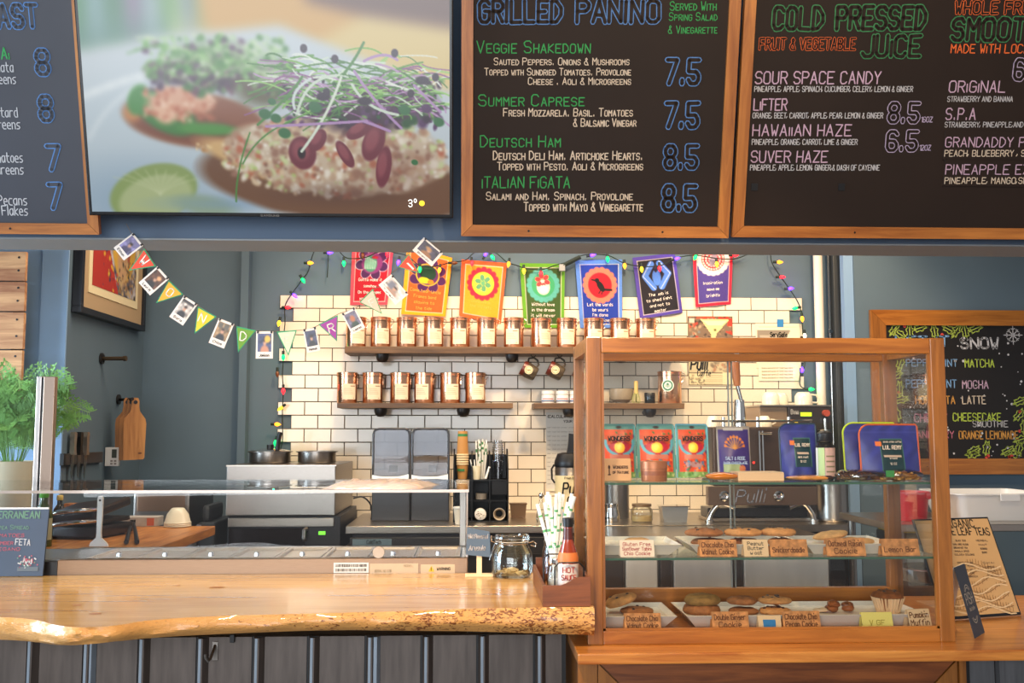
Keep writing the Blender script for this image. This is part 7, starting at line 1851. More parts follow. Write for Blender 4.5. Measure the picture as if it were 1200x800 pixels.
for k in range(6): MB().blob((0.022*math.cos(k*1.3), 0.022*math.sin(k*1.3), 0.060), 0.006, 0.006, 0.004, 1).build('chip', CHIP, t)

# cards
BURL = mat('burl_card', (196, 134, 78), 0.7, var=0.4, scale=55); BLINK = mat('brown_card_ink', (110, 62, 26), 0.7); REDINK = mat('red_card_ink', (176, 48, 44), 0.7)
TAN = mat('tan_card', (222, 190, 146), 0.7)
def card(px0, px1, pyt, pyb, Y, zb_, lab, m, lines, ink, rz=0.0, name='price_card', tent=False):
    x0, x1, z0, z1 = rect(px0, pyt, px1, pyb, Y); w = (x1-x0)/2; h = z1-z0; lean = math.radians(-16)
    t = thing(name, lab, 'card', ((x0+x1)/2, Y, zb_+0.0005), None, (0, 0, rz))
    M_ = Matrix.Rotation(lean, 4, 'X')
    k = MB().box(-w, w, -0.0006, 0.0006, 0, h, M=M_).build('card', m, t)
    MB().box(-w, w, -0.0006, 0.0006, 0, h*0.98, M=Matrix.Translation((0, 0.026*h/0.04, 0)) @ Matrix.Rotation(-lean*0.9, 4, 'X')).build('rear_leaf', m, t)
    n = len(lines)
    for i, s_ in enumerate(lines):
        st, Wd = text_layout(s_, False); hh = h*0.58/max(n, 2); zz = h*(0.88-(i+0.8)*0.82/n); ww = min(2*w*0.86, Wd*hh/6*1.1)
        mb = MB(); strokes_mesh(mb, st, ww/Wd, hh/6, -ww/2, zz, 0, hh*0.17, 0.15, rng=random.Random(i))
        m2 = MB().add(mb.v, mb.f, False, M_ @ Matrix.Translation((0, -0.0011, 0))); m2.build('lettering', ink, k)
    return t
yc = 2.744
card(727, 767, 632, 652, yc, s2, 'white card with red writing, Gluten Free, on the lower shelf', mat('white_card', (240, 222, 200), 0.7), ['Gluten Free', 'Sunflower Tahini', 'Chip Cookie'], REDINK)
card(820, 864, 633, 653, yc, s2, 'patterned orange card at the left of the middle shelf plate', BURL, ['Chocolate Chip', 'Walnut Cookie'], BLINK)
card(872, 901, 633, 653, yc, s2, 'tan card reading Peanut Butter on the lower shelf', TAN, ['Peanut', 'Butter', 'w/oat'], INK)
card(903, 947, 633, 653, yc, s2, 'patterned orange card right of the Peanut Butter card', BURL, ['Snickerdoodle'], BLINK)
card(969, 1015, 632, 653, yc, s2, 'patterned orange card in front of the oat cookies', BURL, ['Oatmeal Raisin', 'Cookie'], BLINK)
card(1034, 1078, 633, 653, yc, s2, 'patterned orange card at the right end of the lower shelf', BURL, ['Lemon Bar'], BLINK)
card(732, 775, 716, 736, yc, d0, 'patterned card at the lower left of the deck', BURL, ['Chocolate Chip', 'Walnut Cookie'], BLINK)
card(835, 878, 716, 737, yc, d0, 'patterned card under the big olive brown cookie', BURL, ['Double Ginger', 'Cookie'], BLINK)
t = card(889, 916, 719, 735, yc, d0, 'tan card with a patch of blue tape', TAN, [], INK)
MB().box(-0.018, 0.016, -0.0018, -0.0009, 0.004, 0.026, M=Matrix.Rotation(math.radians(-16), 4, 'X')).build('blue_tape', mat('painters_tape_blue', (44, 120, 176), 0.7), t)
card(918, 962, 716, 737, yc, d0, 'patterned card right of the card with blue tape', BURL, ['Chocolate Chip', 'Pecan Cookie'], BLINK)
card(1011, 1047, 719, 738, yc, d0, 'pale yellow note in front of the muffin', mat('yellow_note', (222, 208, 112), 0.75), ['V GF'], mat('faint_yellow_ink', (170, 150, 60), 0.7))
card(1065, 1094, 714, 736, yc+0.004, d0, 'folded tan tent card reading Pumpkin Muffin at the right', TAN, ['Pumpkin', 'Muffin'], BLINK, rz=math.radians(12))

# upper shelf
s1 = ZS1
def pouch(px0, px1, pyt, pyb, Y, lab, w, h, paint, edge=None, rz=0.0, bulge=0.018, rough=0.3, rnd=0.0, cat='pouch'):
    x0, x1, z0, z1 = rect(px0, pyt, px1, pyb, Y); W2 = (x1-x0)/2; H = z1-s1
    t = thing('snack_pouch', lab, cat, ((x0+x1)/2, Y, s1+0.0025), None, (math.radians(-6), 0, rz))
    cv = Canvas(w, h, (200, 80, 40), w+h); paint(cv)
    def warp(U, V, P):
        x = P[..., 0].copy(); z = P[..., 2].copy()
        y = -bulge*np.clip(1-np.abs(2*U-1)**3, 0, 1)*np.clip(np.sin(np.clip(V, 0, 1)**1.3*PI*0.62), 0, 1)-0.0012
        y += 0.0012*np.sin(U*13+V*9)*np.clip(1-np.abs(2*U-1)**4, 0, 1)*V*(V < 0.98)
        if rnd:   # rounded left top corner
            r_ = rnd; inset = np.where(V < r_, r_*(1-np.sqrt(np.clip(1-((r_-V)/r_)**2, 0, 1))), 0)*H
            f = (x+W2)/(2*W2); x = -W2+inset+f*(2*W2-inset)
        return np.stack([x, y, z], -1)
    cv.mesh('front', print_mat('pouch_print', 0, 0.32), t, -W2, W2, 0, H, warp=warp)
    # rear sheet and gusset
    mb = MB(); n_ = 10
    pr = []
    for i in range(n_+1):
        a = i/n_*0.5*PI; r_ = rnd*H if rnd else 0.002
        pr.append((-W2+r_*(1-math.cos(a)) if False else -W2+r_-r_*math.cos(a), H-r_+r_*math.sin(a)))
    poly = [(-W2, 0)]+pr+[(W2, H), (W2, 0)]
    MB().prism(poly, -0.001, 0.001).build('rear_sheet', edge or mat('pouch_back', (120, 130, 130), 0.4), t)
    MB().prism([(0, -bulge*0.9), (0.0008, -bulge*0.9), (0.0008, bulge*0.5), (0, bulge*0.5)][:0] or [(-W2*0.96, 0.0001), (W2*0.96, 0.0001), (W2*0.96, 0.0012), (-W2*0.96, 0.0012)], -bulge*0.5, 0.006).build('gusset', edge or mat('pouch_back', (120, 130, 130), 0.4), t)
    if edge:
        k = [(x, -0.001, z) for x, z in [(-W2, 0.001)]+pr+[(W2-0.004, H), (W2, H-0.006), (W2, 0.001)]]
        MB().tube(k, 0.0026, 6).build('piping', edge, t)
    return t, W2, H
def gummy(cv):
    w, h = cv.w, cv.h
    cv.box(0, 0, w, h, (96, 150, 140)); cv.box(3, 6, w-3, h-5, (214, 74, 34)); cv.specks(3, 8, w-3, h-8, 90, 1, 3, [(226, 96, 40), (190, 50, 30), (240, 140, 60), (60, 110, 60), (90, 50, 110)])
    cv.box(3, h*0.20, w-3, h*0.32, (188, 70, 34)); cv.ell(w/2, h*0.44, w*0.34, h*0.16, (176, 24, 50), soft=0.2)
    cv.arc((4, h*0.30), (w*0.1, h*0.5), (w*0.4, h*0.56), 3, (90, 160, 180)); cv.arc((w-4, h*0.30), (w*0.95, h*0.5), (w*0.62, h*0.56), 3, (90, 160, 180))
    cv.ell(w/2, h*0.43, w*0.16, w*0.16, (250, 190, 40), soft=0.1); cv.ell(w/2, h*0.43, w*0.10, w*0.10, (252, 212, 70), soft=0.4)
    cv.box(w*0.22, h*0.56, w*0.78, h*0.64, (196, 110, 90)); cv.box(w*0.25, h*0.70, w*0.75, h*0.80, (170, 130, 130)); cv.specks(w*0.15, h*0.66, w*0.85, h*0.86, 20, 1, 2.5, [(70, 130, 170), (140, 60, 50), (60, 90, 60)])
    cv.box(0, h*0.88, w, h, (120, 160, 84)); cv.specks(0, h*0.88, w, h, 14, 1, 3, [(200, 210, 150), (80, 130, 60)]); cv.ell(w/2, 3, 4, 1.6, (60, 50, 44), soft=.3)
TEAL = mat('pouch_teal_edge', (104, 158, 152), 0.4); CYAN = mat('pouch_cyan_edge', (116, 190, 204), 0.4)
YU = 2.93
for i, (a, b_, e, lab) in enumerate(((706, 745, TEAL, 'red and orange snack pouch with a yellow sun, leftmost behind the wooden plaque'), (747.5, 791, TEAL, 'red and orange snack pouch with a yellow sun, behind the round wooden tin'), (793.5, 830, CYAN, 'red snack pouch with pale blue top edge right of the round tin'))):
    t, w_, h_ = pouch(a, b_, 498, 561, YU, lab, 40, 60, gummy, e)
    write_local(t, 'WONDERS', -w_*0.66, w_*0.66, h_*0.69, h_*0.075, -0.019, INK, wt=0.24)
def purple(cv):
    w, h = cv.w, cv.h; cv.box(0, 0, w, h, (150, 140, 130)); cv.box(2, 4, w-2, h-2, (58, 42, 110)); cv.box(8, 2, w-8, 5, (190, 184, 176))
    for k in range(9):
        a = -PI/2+(k-4)*0.33; cv.line([(w/2, h*0.44), (w/2+w*0.28*math.cos(a), h*0.44+h*0.24*math.sin(a))], 0.9, (196, 130, 50)); cv.ell(w/2+w*0.28*math.cos(a), h*0.44+h*0.24*math.sin(a), 1.6, 1.6, (206, 120, 40))
    cv.box(w*0.14, h*0.73, w*0.62, h*0.88, (150, 166, 120)); cv.ell(w*0.68, h*0.81, 4, 4, (190, 110, 70), soft=.2); cv.box(w*0.18, h*0.70, w*0.84, h*0.715, (120, 150, 190))
t, w_, h_ = pouch(841, 880, 500, 561, 2.92, 'purple pouch with an orange plant drawing on the upper shelf', 38, 56, purple)
write_local(t, 'SALT & ROSE', -w_*0.6, w_*0.6, h_*0.34, h_*0.06, -0.019, mat('pouch_pale_ink', (170, 190, 220), 0.6), wt=0.2)
write_local(t, 'DARK CHOCOLATE', -w_*0.72, w_*0.72, h_*0.26, h_*0.045, -0.0195, mat('pouch_pale_ink', (170, 190, 220), 0.6), wt=0.2)
NAVY = (50, 56, 132)
def blue_pouch(label_x0, label_x1, ly0, ly1, sq=True):
    def f(cv):
        w, h = cv.w, cv.h; cv.box(0, 0, w, h, NAVY); cv.a *= (1+0.10*np.sin(cv.X*0.35+np.sin(cv.Y*0.2)*2)*np.cos(cv.Y*0.11))[..., None]
        cv.box(w*label_x0, h*ly0, w*label_x1, h*ly1, (66, 110, 100)); cv.box(w*label_x0+0.8, h*ly0+0.8, w*label_x1-0.8, h*ly1-0.8, (26, 56, 62))
        cv.box(w*(label_x0-0.08), h*(ly0+0.05), w*(label_x0+0.02), h*(ly0+0.14), (226, 120, 60))
        cv.box(w*label_x0+3, h*(ly0+0.50*(ly1-ly0)), w*label_x1-3, h*(ly0+0.56*(ly1-ly0)), (206, 180, 160))
        cv.line([(2, h*0.14), (w-2, h*0.14)], 0.8, (70, 78, 158))
    return f
PI_ = mat('pouch_cream_ink', (220, 206, 190), 0.6)
t, w_, h_ = pouch(915, 958, 497, 561, 2.91, 'navy pouch with dark green label left of the dropper bottle', 42, 60, blue_pouch(0.34, 0.80, 0.26, 0.80), mat('pouch_green_edge', (54, 74, 92), 0.4), rnd=0.16)
write_local(t, 'LUL REMY', -w_*0.26, w_*0.54, h_*0.57, h_*0.055, -0.0195, PI_, wt=0.22); write_local(t, 'dark roast', -w_*0.14, w_*0.42, h_*0.36, h_*0.035, -0.0195, PI_, wt=0.2, caps=False); write_local(t, '12 OZ', -w_*0.02, w_*0.3, h_*0.28, h_*0.035, -0.0195, PI_, wt=0.2)
t, w_, h_ = pouch(990, 1052, 496, 561, 2.87, 'blue pouch with lime green trim, behind the orange trimmed one', 56, 60, blue_pouch(0.58, 0.9, 0.3, 0.8), mat('lime_trim', (190, 216, 40), 0.5), rnd=0.2)
t, w_, h_ = pouch(1009, 1078, 498, 561, 2.815, 'large blue pouch with orange trim and dark green label', 68, 60, blue_pouch(0.32, 0.70, 0.26, 0.86), mat('orange_trim', (206, 92, 44), 0.5), rnd=0.2)
write_local(t, 'LUL REMY', -w_*0.30, w_*0.34, h_*0.54, h_*0.065, -0.0195, PI_, wt=0.22); write_local(t, 'single origin coffee', -w_*0.28, w_*0.34, h_*0.66, h_*0.03, -0.0195, PI_, wt=0.2, caps=False)
write_local(t, 'ground', -w_*0.1, w_*0.16, h_*0.36, h_*0.035, -0.0195, PI_, wt=0.2, caps=False); write_local(t, '12 OZ', -w_*0.08, w_*0.14, h_*0.26, h_*0.035, -0.0195, PI_, wt=0.2)
# plaque
x0, x1, z0, z1 = rect(707, 537, 740, 564, 2.79)
t = thing('wooden_plaque', 'small wooden plaque reading WONDERS OF NATURE on the upper shelf', 'plaque', ((x0+x1)/2, 2.79, s1+0.0005), None, (math.radians(-8), 0, 0))
w_, h_ = (x1-x0)/2, z1-s1
MB().box(-w_, w_, -0.004, 0.004, 0, h_, b=0.0036).build('plaque', mat('plaque_beech', (206, 158, 112), 0.6), t)
DB = mat('burnt_ink', (80, 46, 26), 0.7)
write_local(t, 'Wonders', -w_*0.30, w_*0.78, h_*0.55, h_*0.15, -0.0048, DB, wt=0.2); write_local(t, 'of Nature', -w_*0.34, w_*0.82, h_*0.33, h_*0.13, -0.0048, DB, wt=0.2)
MB().box(-w_*0.62, -w_*0.54, -0.0048, -0.0042, h_*0.25, h_*0.7).box(-w_*0.68, -w_*0.48, -0.0048, -0.0042, h_*0.25, h_*0.31).box(-w_*0.66, -w_*0.50, -0.0048, -0.0042, h_*0.55, h_*0.66).build('emblem', DB, t)
x_ = px_at(767, 2.80); r = 15*2.8/1167
t = thing('round_tin', 'round copper brown tin with lid on the upper shelf', 'tin', (x_, 2.80, s1+0.0005))
h_ = at(767, 540, 2.8).z-s1; TINM = mat('copper_brown_tin', (184, 118, 82), 0.4, 0.4)
MB().lathe([(0.0001, 0), (r*0.97, 0), (r, 0.002), (r, h_*0.60), (0.0001, h_*0.60)], 30).build('body', TINM, t)
MB().lathe([(r*1.02, h_*0.605), (r*1.03, h_*0.61), (r*1.03, h_*0.97), (r*0.99, h_), (0.0001, h_)], 30).build('lid', TINM, t)
b_ = MB().lathe([(r*1.004, h_*0.30), (r*1.004, h_*0.5)], 20, a0=-PI, a1=0).build('print_band', mat('tin_print', (146, 84, 54), 0.5), t)
x_ = px_at(846, 2.80)
t = thing('amber_packet', 'amber glossy flat sweet in clear wrap on the upper shelf', 'sweet', (x_, 2.80, s1+0.0005))
MB().blob((0, 0, 0.013), 0.046, 0.035, 0.012, 3, 0.1, 30, 1, flat=-0.012).build('sweet', mat('amber_candy', (206, 120, 30), 0.12, coat=0.8), t)
mb = MB()
for k in range(8): mb.add([(-0.045, -0.01+0.002*k, 0.012), (-0.072, -0.02+0.005*k, 0.004+0.003*(k % 3)), (-0.070, -0.016+0.005*k, 0.008)], [(0, 1, 2)])
mb.build('wrap_end', mat('clear_wrap', (190, 170, 150), 0.15), t, kind='stuff')
x0, x1, z0, z1 = rect(865, 554, 919, 567, 2.78)
t = thing('cream_box', 'low cream cardboard box in the middle of the upper shelf', 'box', ((x0+x1)/2, 2.78, s1+0.0005))
MB().box(-(x1-x0)/2, (x1-x0)/2, 0, 0.09, 0, z1-s1, b=0.0015).build('carton', mat('cream_carton', (222, 186, 146), 0.6), t)
MB().box(-(x1-x0)/2+0.001, (x1-x0)/2-0.001, 0.001, 0.089, z1-s1+0.0004, z1-s1+0.0016).build('lid_flap', mat('cream_carton_top', (232, 206, 172), 0.6), t)
x_ = px_at(969, 2.88); r = 11*2.88/1167
t = thing('supplement_bottle', 'dark bottle with pink and green label between the navy pouches', 'bottle', (x_, 2.88, s1+0.0005))
h_ = at(969, 502, 2.88).z-s1
MB().lathe([(0.0001, 0), (r, 0), (r, h_*0.64), (r*0.75, h_*0.72), (r*0.6, h_*0.74), (0.0001, h_*0.74)], 24).build('bottle', mat('dark_bottle_glass', (24, 22, 18), 0.12, coat=0.5), t)
MB().lathe([(r*0.80, h_*0.745), (r*0.86, h_*0.76), (r*0.86, h_*0.9), (r*0.5, h_*0.95), (0.0001, h_*0.96)], 20).build('cap', DARK, t)
MB().lathe([(r*1.02, h_*0.06), (r*1.02, h_*0.62)], 20, a0=-PI*0.62, a1=PI*0.1).build('pink_label', mat('pink_label', (206, 170, 160), 0.6), t)
MB().lathe([(r*1.02, h_*0.06), (r*1.02, h_*0.62)], 8, a0=-PI*0.86, a1=-PI*0.63).build('lime_label', mat('lime_label', (186, 210, 150), 0.6), t)
MB().lathe([(r*1.02, h_*0.06), (r*1.02, h_*0.62)], 4, a0=-PI*1.0, a1=-PI*0.87).build('white_label', WHITE, t)
for k in range(4): MB().lathe([(r*1.03, h_*(0.14+k*0.1)), (r*1.03, h_*(0.17+k*0.1))], 10, a0=-PI*0.58, a1=-PI*0.25).build('print_line', mat('olive_print', (130, 120, 90), 0.6), t)
x_ = px_at(950, 2.79)
t = thing('wrapped_cookie', 'thin wrapped cookie lying right of the cream box', 'cookie', (x_, 2.79, s1+0.0005))
MB().blob((0, 0, 0.009), 0.062, 0.04, 0.008, 3, 0.15, 30, 5, flat=-0.008).build('cookie', mat('wrapped_cookie_gold', (214, 140, 62), 0.2, var=0.3, scale=30, coat=0.7), t)
MB().blob((0.045, -0.02, 0.010), 0.016, 0.012, 0.006, 2, 0.3, 40, 2).build('dark_end', CHIP, t)
def bag(px, rx, lab, m, seed, extra=None):
    x_ = px_at(px, 2.79); t = thing('snack_bag', lab, 'snack', (x_, 2.79, s1+0.0005)); rs = random.Random(seed)
    mb = MB()
    for k in range(110):
        u_, v_ = rs.uniform(-1, 1), rs.uniform(-1, 1)
        if u_*u_+v_*v_ > 1: continue
        z = 0.006+0.020*(1-u_*u_)*rs.random()
        mb.blob((u_*rx, v_*0.035, z), 0.006, 0.005, 0.004, 1)
    mb.build('pieces', m, t, kind='stuff')
    MB().blob((0, 0, 0.0165), rx*1.15, 0.042, 0.0165, 3, 0.12, 40, seed, flat=-0.016).build('wrap', glass('snack_wrap', (236, 230, 220), 1.6, 0.05, base=0.14), t)
    if extra: MB().box(-rx*0.95, -rx*0.55, -0.036, -0.030, 0.012, 0.03).build('green_tag', mat('tag_green', (60, 140, 70), 0.6), t)
bag(1008, 0.062, 'clear bag of dark nuts on the upper shelf', mat('dark_nuts', (104, 66, 48), 0.6, var=0.3, scale=60), 3)
bag(1056, 0.056, 'clear bag of golden granola with a green tag, right end of the shelf', mat('granola', (206, 158, 84), 0.7, var=0.3, scale=80), 7, True)

# ================================================================== BEHIND THE CASE: espresso corner
def zc_on(px, pyb): return atz(px, pyb, ZBC)
ESP = mat('espresso_body', (112, 92, 78), 0.32, 0.7)
Ye = YBC+0.10
x0, x1, z0, z1 = rect(836, 498, 955, 592, Ye)
t = W('espresso_machine', 'brown steel espresso machine with script badge, seen through the case', 'espresso machine')
zlow_ = at(890, 592, Ye).z; ztop = at(890, 500, Ye).z; zbd = at(890, 570, Ye).z
MB().box(x0, x1, Ye+0.01, Ye+0.27, zbd+0.002, ztop, b=0.012).build('boiler_housing', mat('espresso_dark', (88, 72, 64), 0.35, 0.7, var=0.2, scale=6), t)
MB().box(x0-0.03, x1+0.01, Ye, Ye+0.05, zlow_, zbd, b=0.004).build('rear_badge_panel', ESP, t)
MB().box(x0-0.01, x1-0.01, Ye+0.10, Ye+0.26, ZBC+0.02, zlow_-0.02, b=0.004).build('lower_body', mat('espresso_black', (30, 27, 27), 0.3), t)
MB().box(x0-0.02, x1+0.02, Ye+0.051, Ye+0.27, ZBC+0.001, ZBC+0.019, b=0.003).build('drip_tray', STEELH, t)
for s_, xa_ in ((1, x0-0.02), (-1, x1+0.0)):
    P = [Vector((xa_, Ye+0.03, ZBC+0.006)), Vector((xa_+s_*0.015, Ye+0.03, ZBC+0.05)), Vector((xa_+s_*0.06, Ye+0.02, ZBC+0.095)), Vector((xa_+s_*0.13, Ye+0.02, zlow_-0.012))]
    MB().tube(catm(P, 6), 0.014, 10).build('chrome_leg', CHROME, t)
    MB().cyl(0.022, ZBC+0.0008, ZBC+0.014, 14, Matrix.Translation((xa_, Ye+0.03, 0))).build('foot', CHROME, t)
st, Wd = text_layout('Pulli', False); mb = MB(); xa_, xb_ = px_at(862, Ye), px_at(898, Ye)
strokes_mesh(mb, st, (xb_-xa_)/Wd, (zbd-zlow_)*0.66/6, xa_, zlow_+(zbd-zlow_)*0.16, Ye-0.003, 0.006, slant=0.25)
mb.build('script_badge', CHROME, t)
for px in (849, 913): MB().lathe([(0.022, 0), (0.026, 0.004), (0.018, 0.008), (0.010, 0.004), (0.0001, 0.006)], 20, TR((px_at(px, Ye), Ye-0.001, (zbd+zlow_)/2), rx=PI/2)).build('rosette', CHROME, t)
for px in (852, 893, 930): MB().cyl(0.010, 0, 0.05, 12, Matrix.Translation((px_at(px, Ye), Ye+0.04, ztop))).build('cup_rail_post', CHROME, t)
MB().tube([(x0, Ye+0.02, ztop+0.03), (x1, Ye+0.02, ztop+0.03)], 0.006, 8).build('cup_rail', CHROME, t)
# lever group
Yl_ = Ye+0.03; lx = px_at(868, Yl_)
a0_, a1_ = at(869, 500, Yl_), at(864, 452, Yl_); a2_ = at(860, 416, Yl_)
MB().cyl(0.034, ztop+0.001, at(868, 468, Yl_).z, 20, Matrix.Translation((at(869, 480, Yl_).x, Yl_+0.04, 0)), r1=0.026).build('lever_group', CHROME, t)
MB().tube([(at(869, 480, Yl_).x, Yl_, at(868, 470, Yl_).z), a1_], 0.010, 10).build('lever', CHROME, t)
MB().tube([a1_, a1_.lerp(a2_, 0.3), a2_], [0.016, 0.022, 0.026], 12).build('lever_grip', wood('lever_wood', (176, 110, 64), (120, 70, 36), 2), t)
for px in (846, 850, 892, 896): MB().tube([(px_at(px, Ye), Ye+0.005, ztop-0.02), (px_at(px, Ye), Ye-0.002, zbd+0.06)], 0.004, 6).build('steam_pipe', CHROME, t)
MB().cyl(0.005, 0, 0.004, 10, TR((px_at(885, Ye), Ye+0.009, at(885, 542, Ye).z), rx=PI/2)).build('red_lamp', glow('red_pilot_lamp', (255, 40, 30), 3), t)
MB().tube([(px_at(893, Ye), Ye+0.008, at(890, 508, Ye).z), (px_at(906, Ye), Ye-0.01, at(906, 508, Ye).z)], 0.007, 8).build('steam_knob', CHROME, t)
set_base(t)
CUPM = mat('white_cup_glaze', (238, 228, 208), 0.2, coat=0.4)
for i, (px, pyt) in enumerate(((824, 484), (846, 483), (898, 484))):
    Y = Ye+0.20; x_ = px_at(px, Y); r = 0.040
    zb5 = ztop+0.0005
    t = thing('coffee_cup', 'upturned white cup on the espresso machine, %s' % ['leftmost', 'second from the left', 'right of the lever'][i], 'cup', (max(x_, x0+0.05) if i < 1 else (x_+0.07 if i == 1 else x_), Y, zb5))
    MB().lathe([(r, 0), (r*1.02, 0.004), (r*0.9, 0.03), (r*0.62, 0.054), (r*0.5, 0.058), (r*0.45, 0.052), (0.0001, 0.053)], 26).build('cup', CUPM, t)
    MB().tube([(r*0.9, 0, 0.04), (r*1.4, 0, 0.038), (r*1.5, 0, 0.022), (r*1.0, 0, 0.012)], 0.004, 8).build('handle', CUPM, t)

t = W('coffee_brewer', 'dark coffee brewer with a green display, carrying upturned white cups', 'coffee brewer')
Yb = 5.31; x0, x1, z0, z1 = rect(925, 477, 975, 560, Yb); ztb = at(925, 475.5, Yb).z; xl_ = px_at(893, Yb)
MB().box(x0, x1, Yb, Yb+0.3, at(950, 503, Yb).z, ztb-0.004, b=0.004).build('head', mat('brewer_black', (44, 36, 32), 0.3), t)
MB().box(xl_, x1+0.004, Yb-0.004, Yb+0.32, ztb-0.0035, ztb+0.006, b=0.002).build('top_tray', STEELH, t)
MB().box(xl_+0.004, x0-0.001, Yb+0.02, Yb+0.3, at(950, 500, Yb).z, ztb-0.004, b=0.003).build('side_housing', mat('brewer_beige', (170, 140, 110), 0.35, 0.6), t)
MB().box(xl_+0.01, x1-0.005, Yb+0.16, Yb+0.3, ZBC+0.03, at(950, 503, Yb).z-0.001, b=0.003).build('column', mat('brewer_black', (44, 36, 32), 0.3), t)
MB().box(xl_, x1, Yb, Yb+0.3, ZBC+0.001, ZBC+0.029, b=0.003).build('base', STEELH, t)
a, b_, c_, d_ = rect(938, 483, 951, 487.5, Yb); MB().box(a, b_, Yb-0.0018, Yb-0.0004, c_, d_).build('display', glow('lime_display', (180, 220, 30), 1.3), t)
a, b_, c_, d_ = rect(931, 492, 935, 495, Yb); MB().box(a, b_, Yb-0.0018, Yb-0.0004, c_, d_).build('yellow_lamp', glow('yellow_lamp', (230, 200, 30), 1.0), t)
write_local(t, 'Bunn', rect(927, 480, 936, 485, Yb)[0], rect(927, 480, 936, 485, Yb)[1], rect(927, 480, 936, 485, Yb)[2], 0.024, Yb-0.001, mat('logo_grey', (200, 196, 190), 0.5), wt=0.18, caps=False)
MB().cyl(0.018, 0, 0.03, 14, TR((px_at(970, Yb), Yb-0.0005, at(970, 484, Yb).z), rx=PI/2)).build('tap_knob', mat('red_tap', (176, 70, 46), 0.4), t)
MB().tube([(px_at(968, Yb), Yb-0.02, at(970, 490, Yb).z), (px_at(968, Yb), Yb-0.02, at(970, 500, Yb).z), (px_at(969, Yb), Yb-0.02, at(970, 512, Yb).z)], 0.008, 8).build('tap', CHROME, t)
zct2 = ztb+0.0065
set_base(t)
for i, px in enumerate((906, 923, 945)):
    Y = Yb+0.12; x_ = px_at(px, Y); r = 0.048
    t = thing('mug', 'upturned white mug on the coffee brewer, %s' % ['left', 'middle', 'right one with its handle showing'][i], 'mug', (x_, Y+0.1*(i == 1), zct2))
    MB().lathe([(r, 0), (r*1.02, 0.004), (r*0.98, 0.05), (r*0.7, 0.070), (r*0.6, 0.072), (0.0001, 0.071)], 28).build('mug', CUPM, t)
    if i == 2: MB().tube([(r*0.85, 0, 0.060), (r*1.5, 0, 0.056), (r*1.75, 0, 0.034), (r*1.6, 0, 0.014), (r*0.95, 0, 0.016)], 0.005, 8).build('handle', CUPM, t)
# steel canister, pan, jar behind the lower shelf
Yk = YBC+0.12
def on_bc(px, Y): return (px_at(px, Y), Y, ZBC+0.0005)
t = thing('steel_canister', 'tall round steel canister right of the espresso machine', 'canister', on_bc(976, Yk+0.05))
MB().lathe([(0.0001, 0), (0.078, 0), (0.082, 0.008), (0.080, 0.014), (0.078, 0.02), (0.078, 0.19), (0.0001, 0.192)], 32).build('body', STEEL, t)
MB().lathe([(0.079, 0.193), (0.082, 0.196), (0.080, 0.206), (0.0001, 0.21)], 28).build('lid', CHROME, t)
x0, x1, z0, z1 = rect(773, 585, 804, 606, Yk)
t = thing('steel_pan', 'small rectangular steel pan behind the middle cookies', 'pan', on_bc(789, Yk+0.05))
w_ = (x1-x0)/2
MB().prism([(-w_*0.86, 0), (w_*0.86, 0), (w_, 0.078), (-w_, 0.078)], -0.05, 0.05).build('pan', mat('satin_steel_pan', (186, 190, 192), 0.28, 0.9), t)
MB().box(-w_-0.006, w_+0.006, -0.056, 0.056, 0.0785, 0.083, b=0.001).build('rim', CHROME, t)
t = thing('honey_jar', 'squat glass jar with cream contents left of the steel pan', 'jar', on_bc(752, Yk+0.06))
MB().lathe([(0.0001, 0), (0.050, 0), (0.056, 0.01), (0.056, 0.06), (0.044, 0.075)], 26).build('glass', JG, t)
MB().lathe([(0.0001, 0.003), (0.052, 0.004), (0.052, 0.030), (0.0001, 0.032)], 24).build('contents', mat('cream_contents', (206, 178, 120), 0.5), t)
MB().lathe([(0.046, 0.076), (0.05, 0.078), (0.05, 0.09), (0.0001, 0.094)], 24).build('lid', mat('brown_lid', (120, 92, 60), 0.4, 0.5), t)
t = thing('milk_pitcher', 'small steel milk pitcher behind the left plate of the lower shelf', 'pitcher', on_bc(716, Yk+0.05))
MB().lathe([(0.0001, 0), (0.040, 0), (0.044, 0.03), (0.034, 0.07), (0.037, 0.09)], 26).build('body', CHROME, t)
MB().tube([(-0.036, 0, 0.08), (-0.065, 0, 0.075), (-0.068, 0, 0.035), (-0.042, 0, 0.02)], 0.004, 8).build('handle', CHROME, t)
t = thing('airpot', 'second airpot standing behind the left of the case', 'airpot', on_bc(722, 5.35))
MB().lathe([(0.0001, 0), (0.07, 0), (0.07, 0.22), (0.0001, 0.221)], 28).build('body', STEEL, t); MB().lathe([(0.071, 0.222), (0.071, 0.26), (0.04, 0.29), (0.0001, 0.29)], 24).build('lid', DARK, t)

# stainless refrigerator fronts behind the case
Yq = 4.25
t = W('steel_refrigerator', 'low stainless refrigerator with bright doors behind the case', 'refrigerator')
zt9 = at(850, 632, Yq).z
x0, x1 = px_at(700, Yq), px_at(974, Yq)
MB().box(x0, x1, Yq+0.03, Yq+0.6, 0.1, zt9-0.02).build('cabinet', STEEL, t)
MB().box(x0-0.01, x1+0.01, Yq+0.0, Yq+0.6, zt9-0.0195, zt9, b=0.003).build('worktop', STEELH, t)
BST = mat('bright_satin_steel', (232, 228, 222), 0.35, 0.25, var=0.12, scale=5, stretch=(2, 2, 0.3))
for a, b_ in ((703, 730), (733, 770), (773, 786), (789, 858), (861, 868), (871, 970)):
    wide = b_-a > 20
    MB().box(px_at(a, Yq), px_at(b_, Yq), Yq+0.005, Yq+0.029, 0.12, zt9-0.03, b=0.006).build('door' if wide else 'stile', BST if wide and a > 710 else mat('dark_satin_steel', (96, 84, 76), 0.35, 0.7), t)
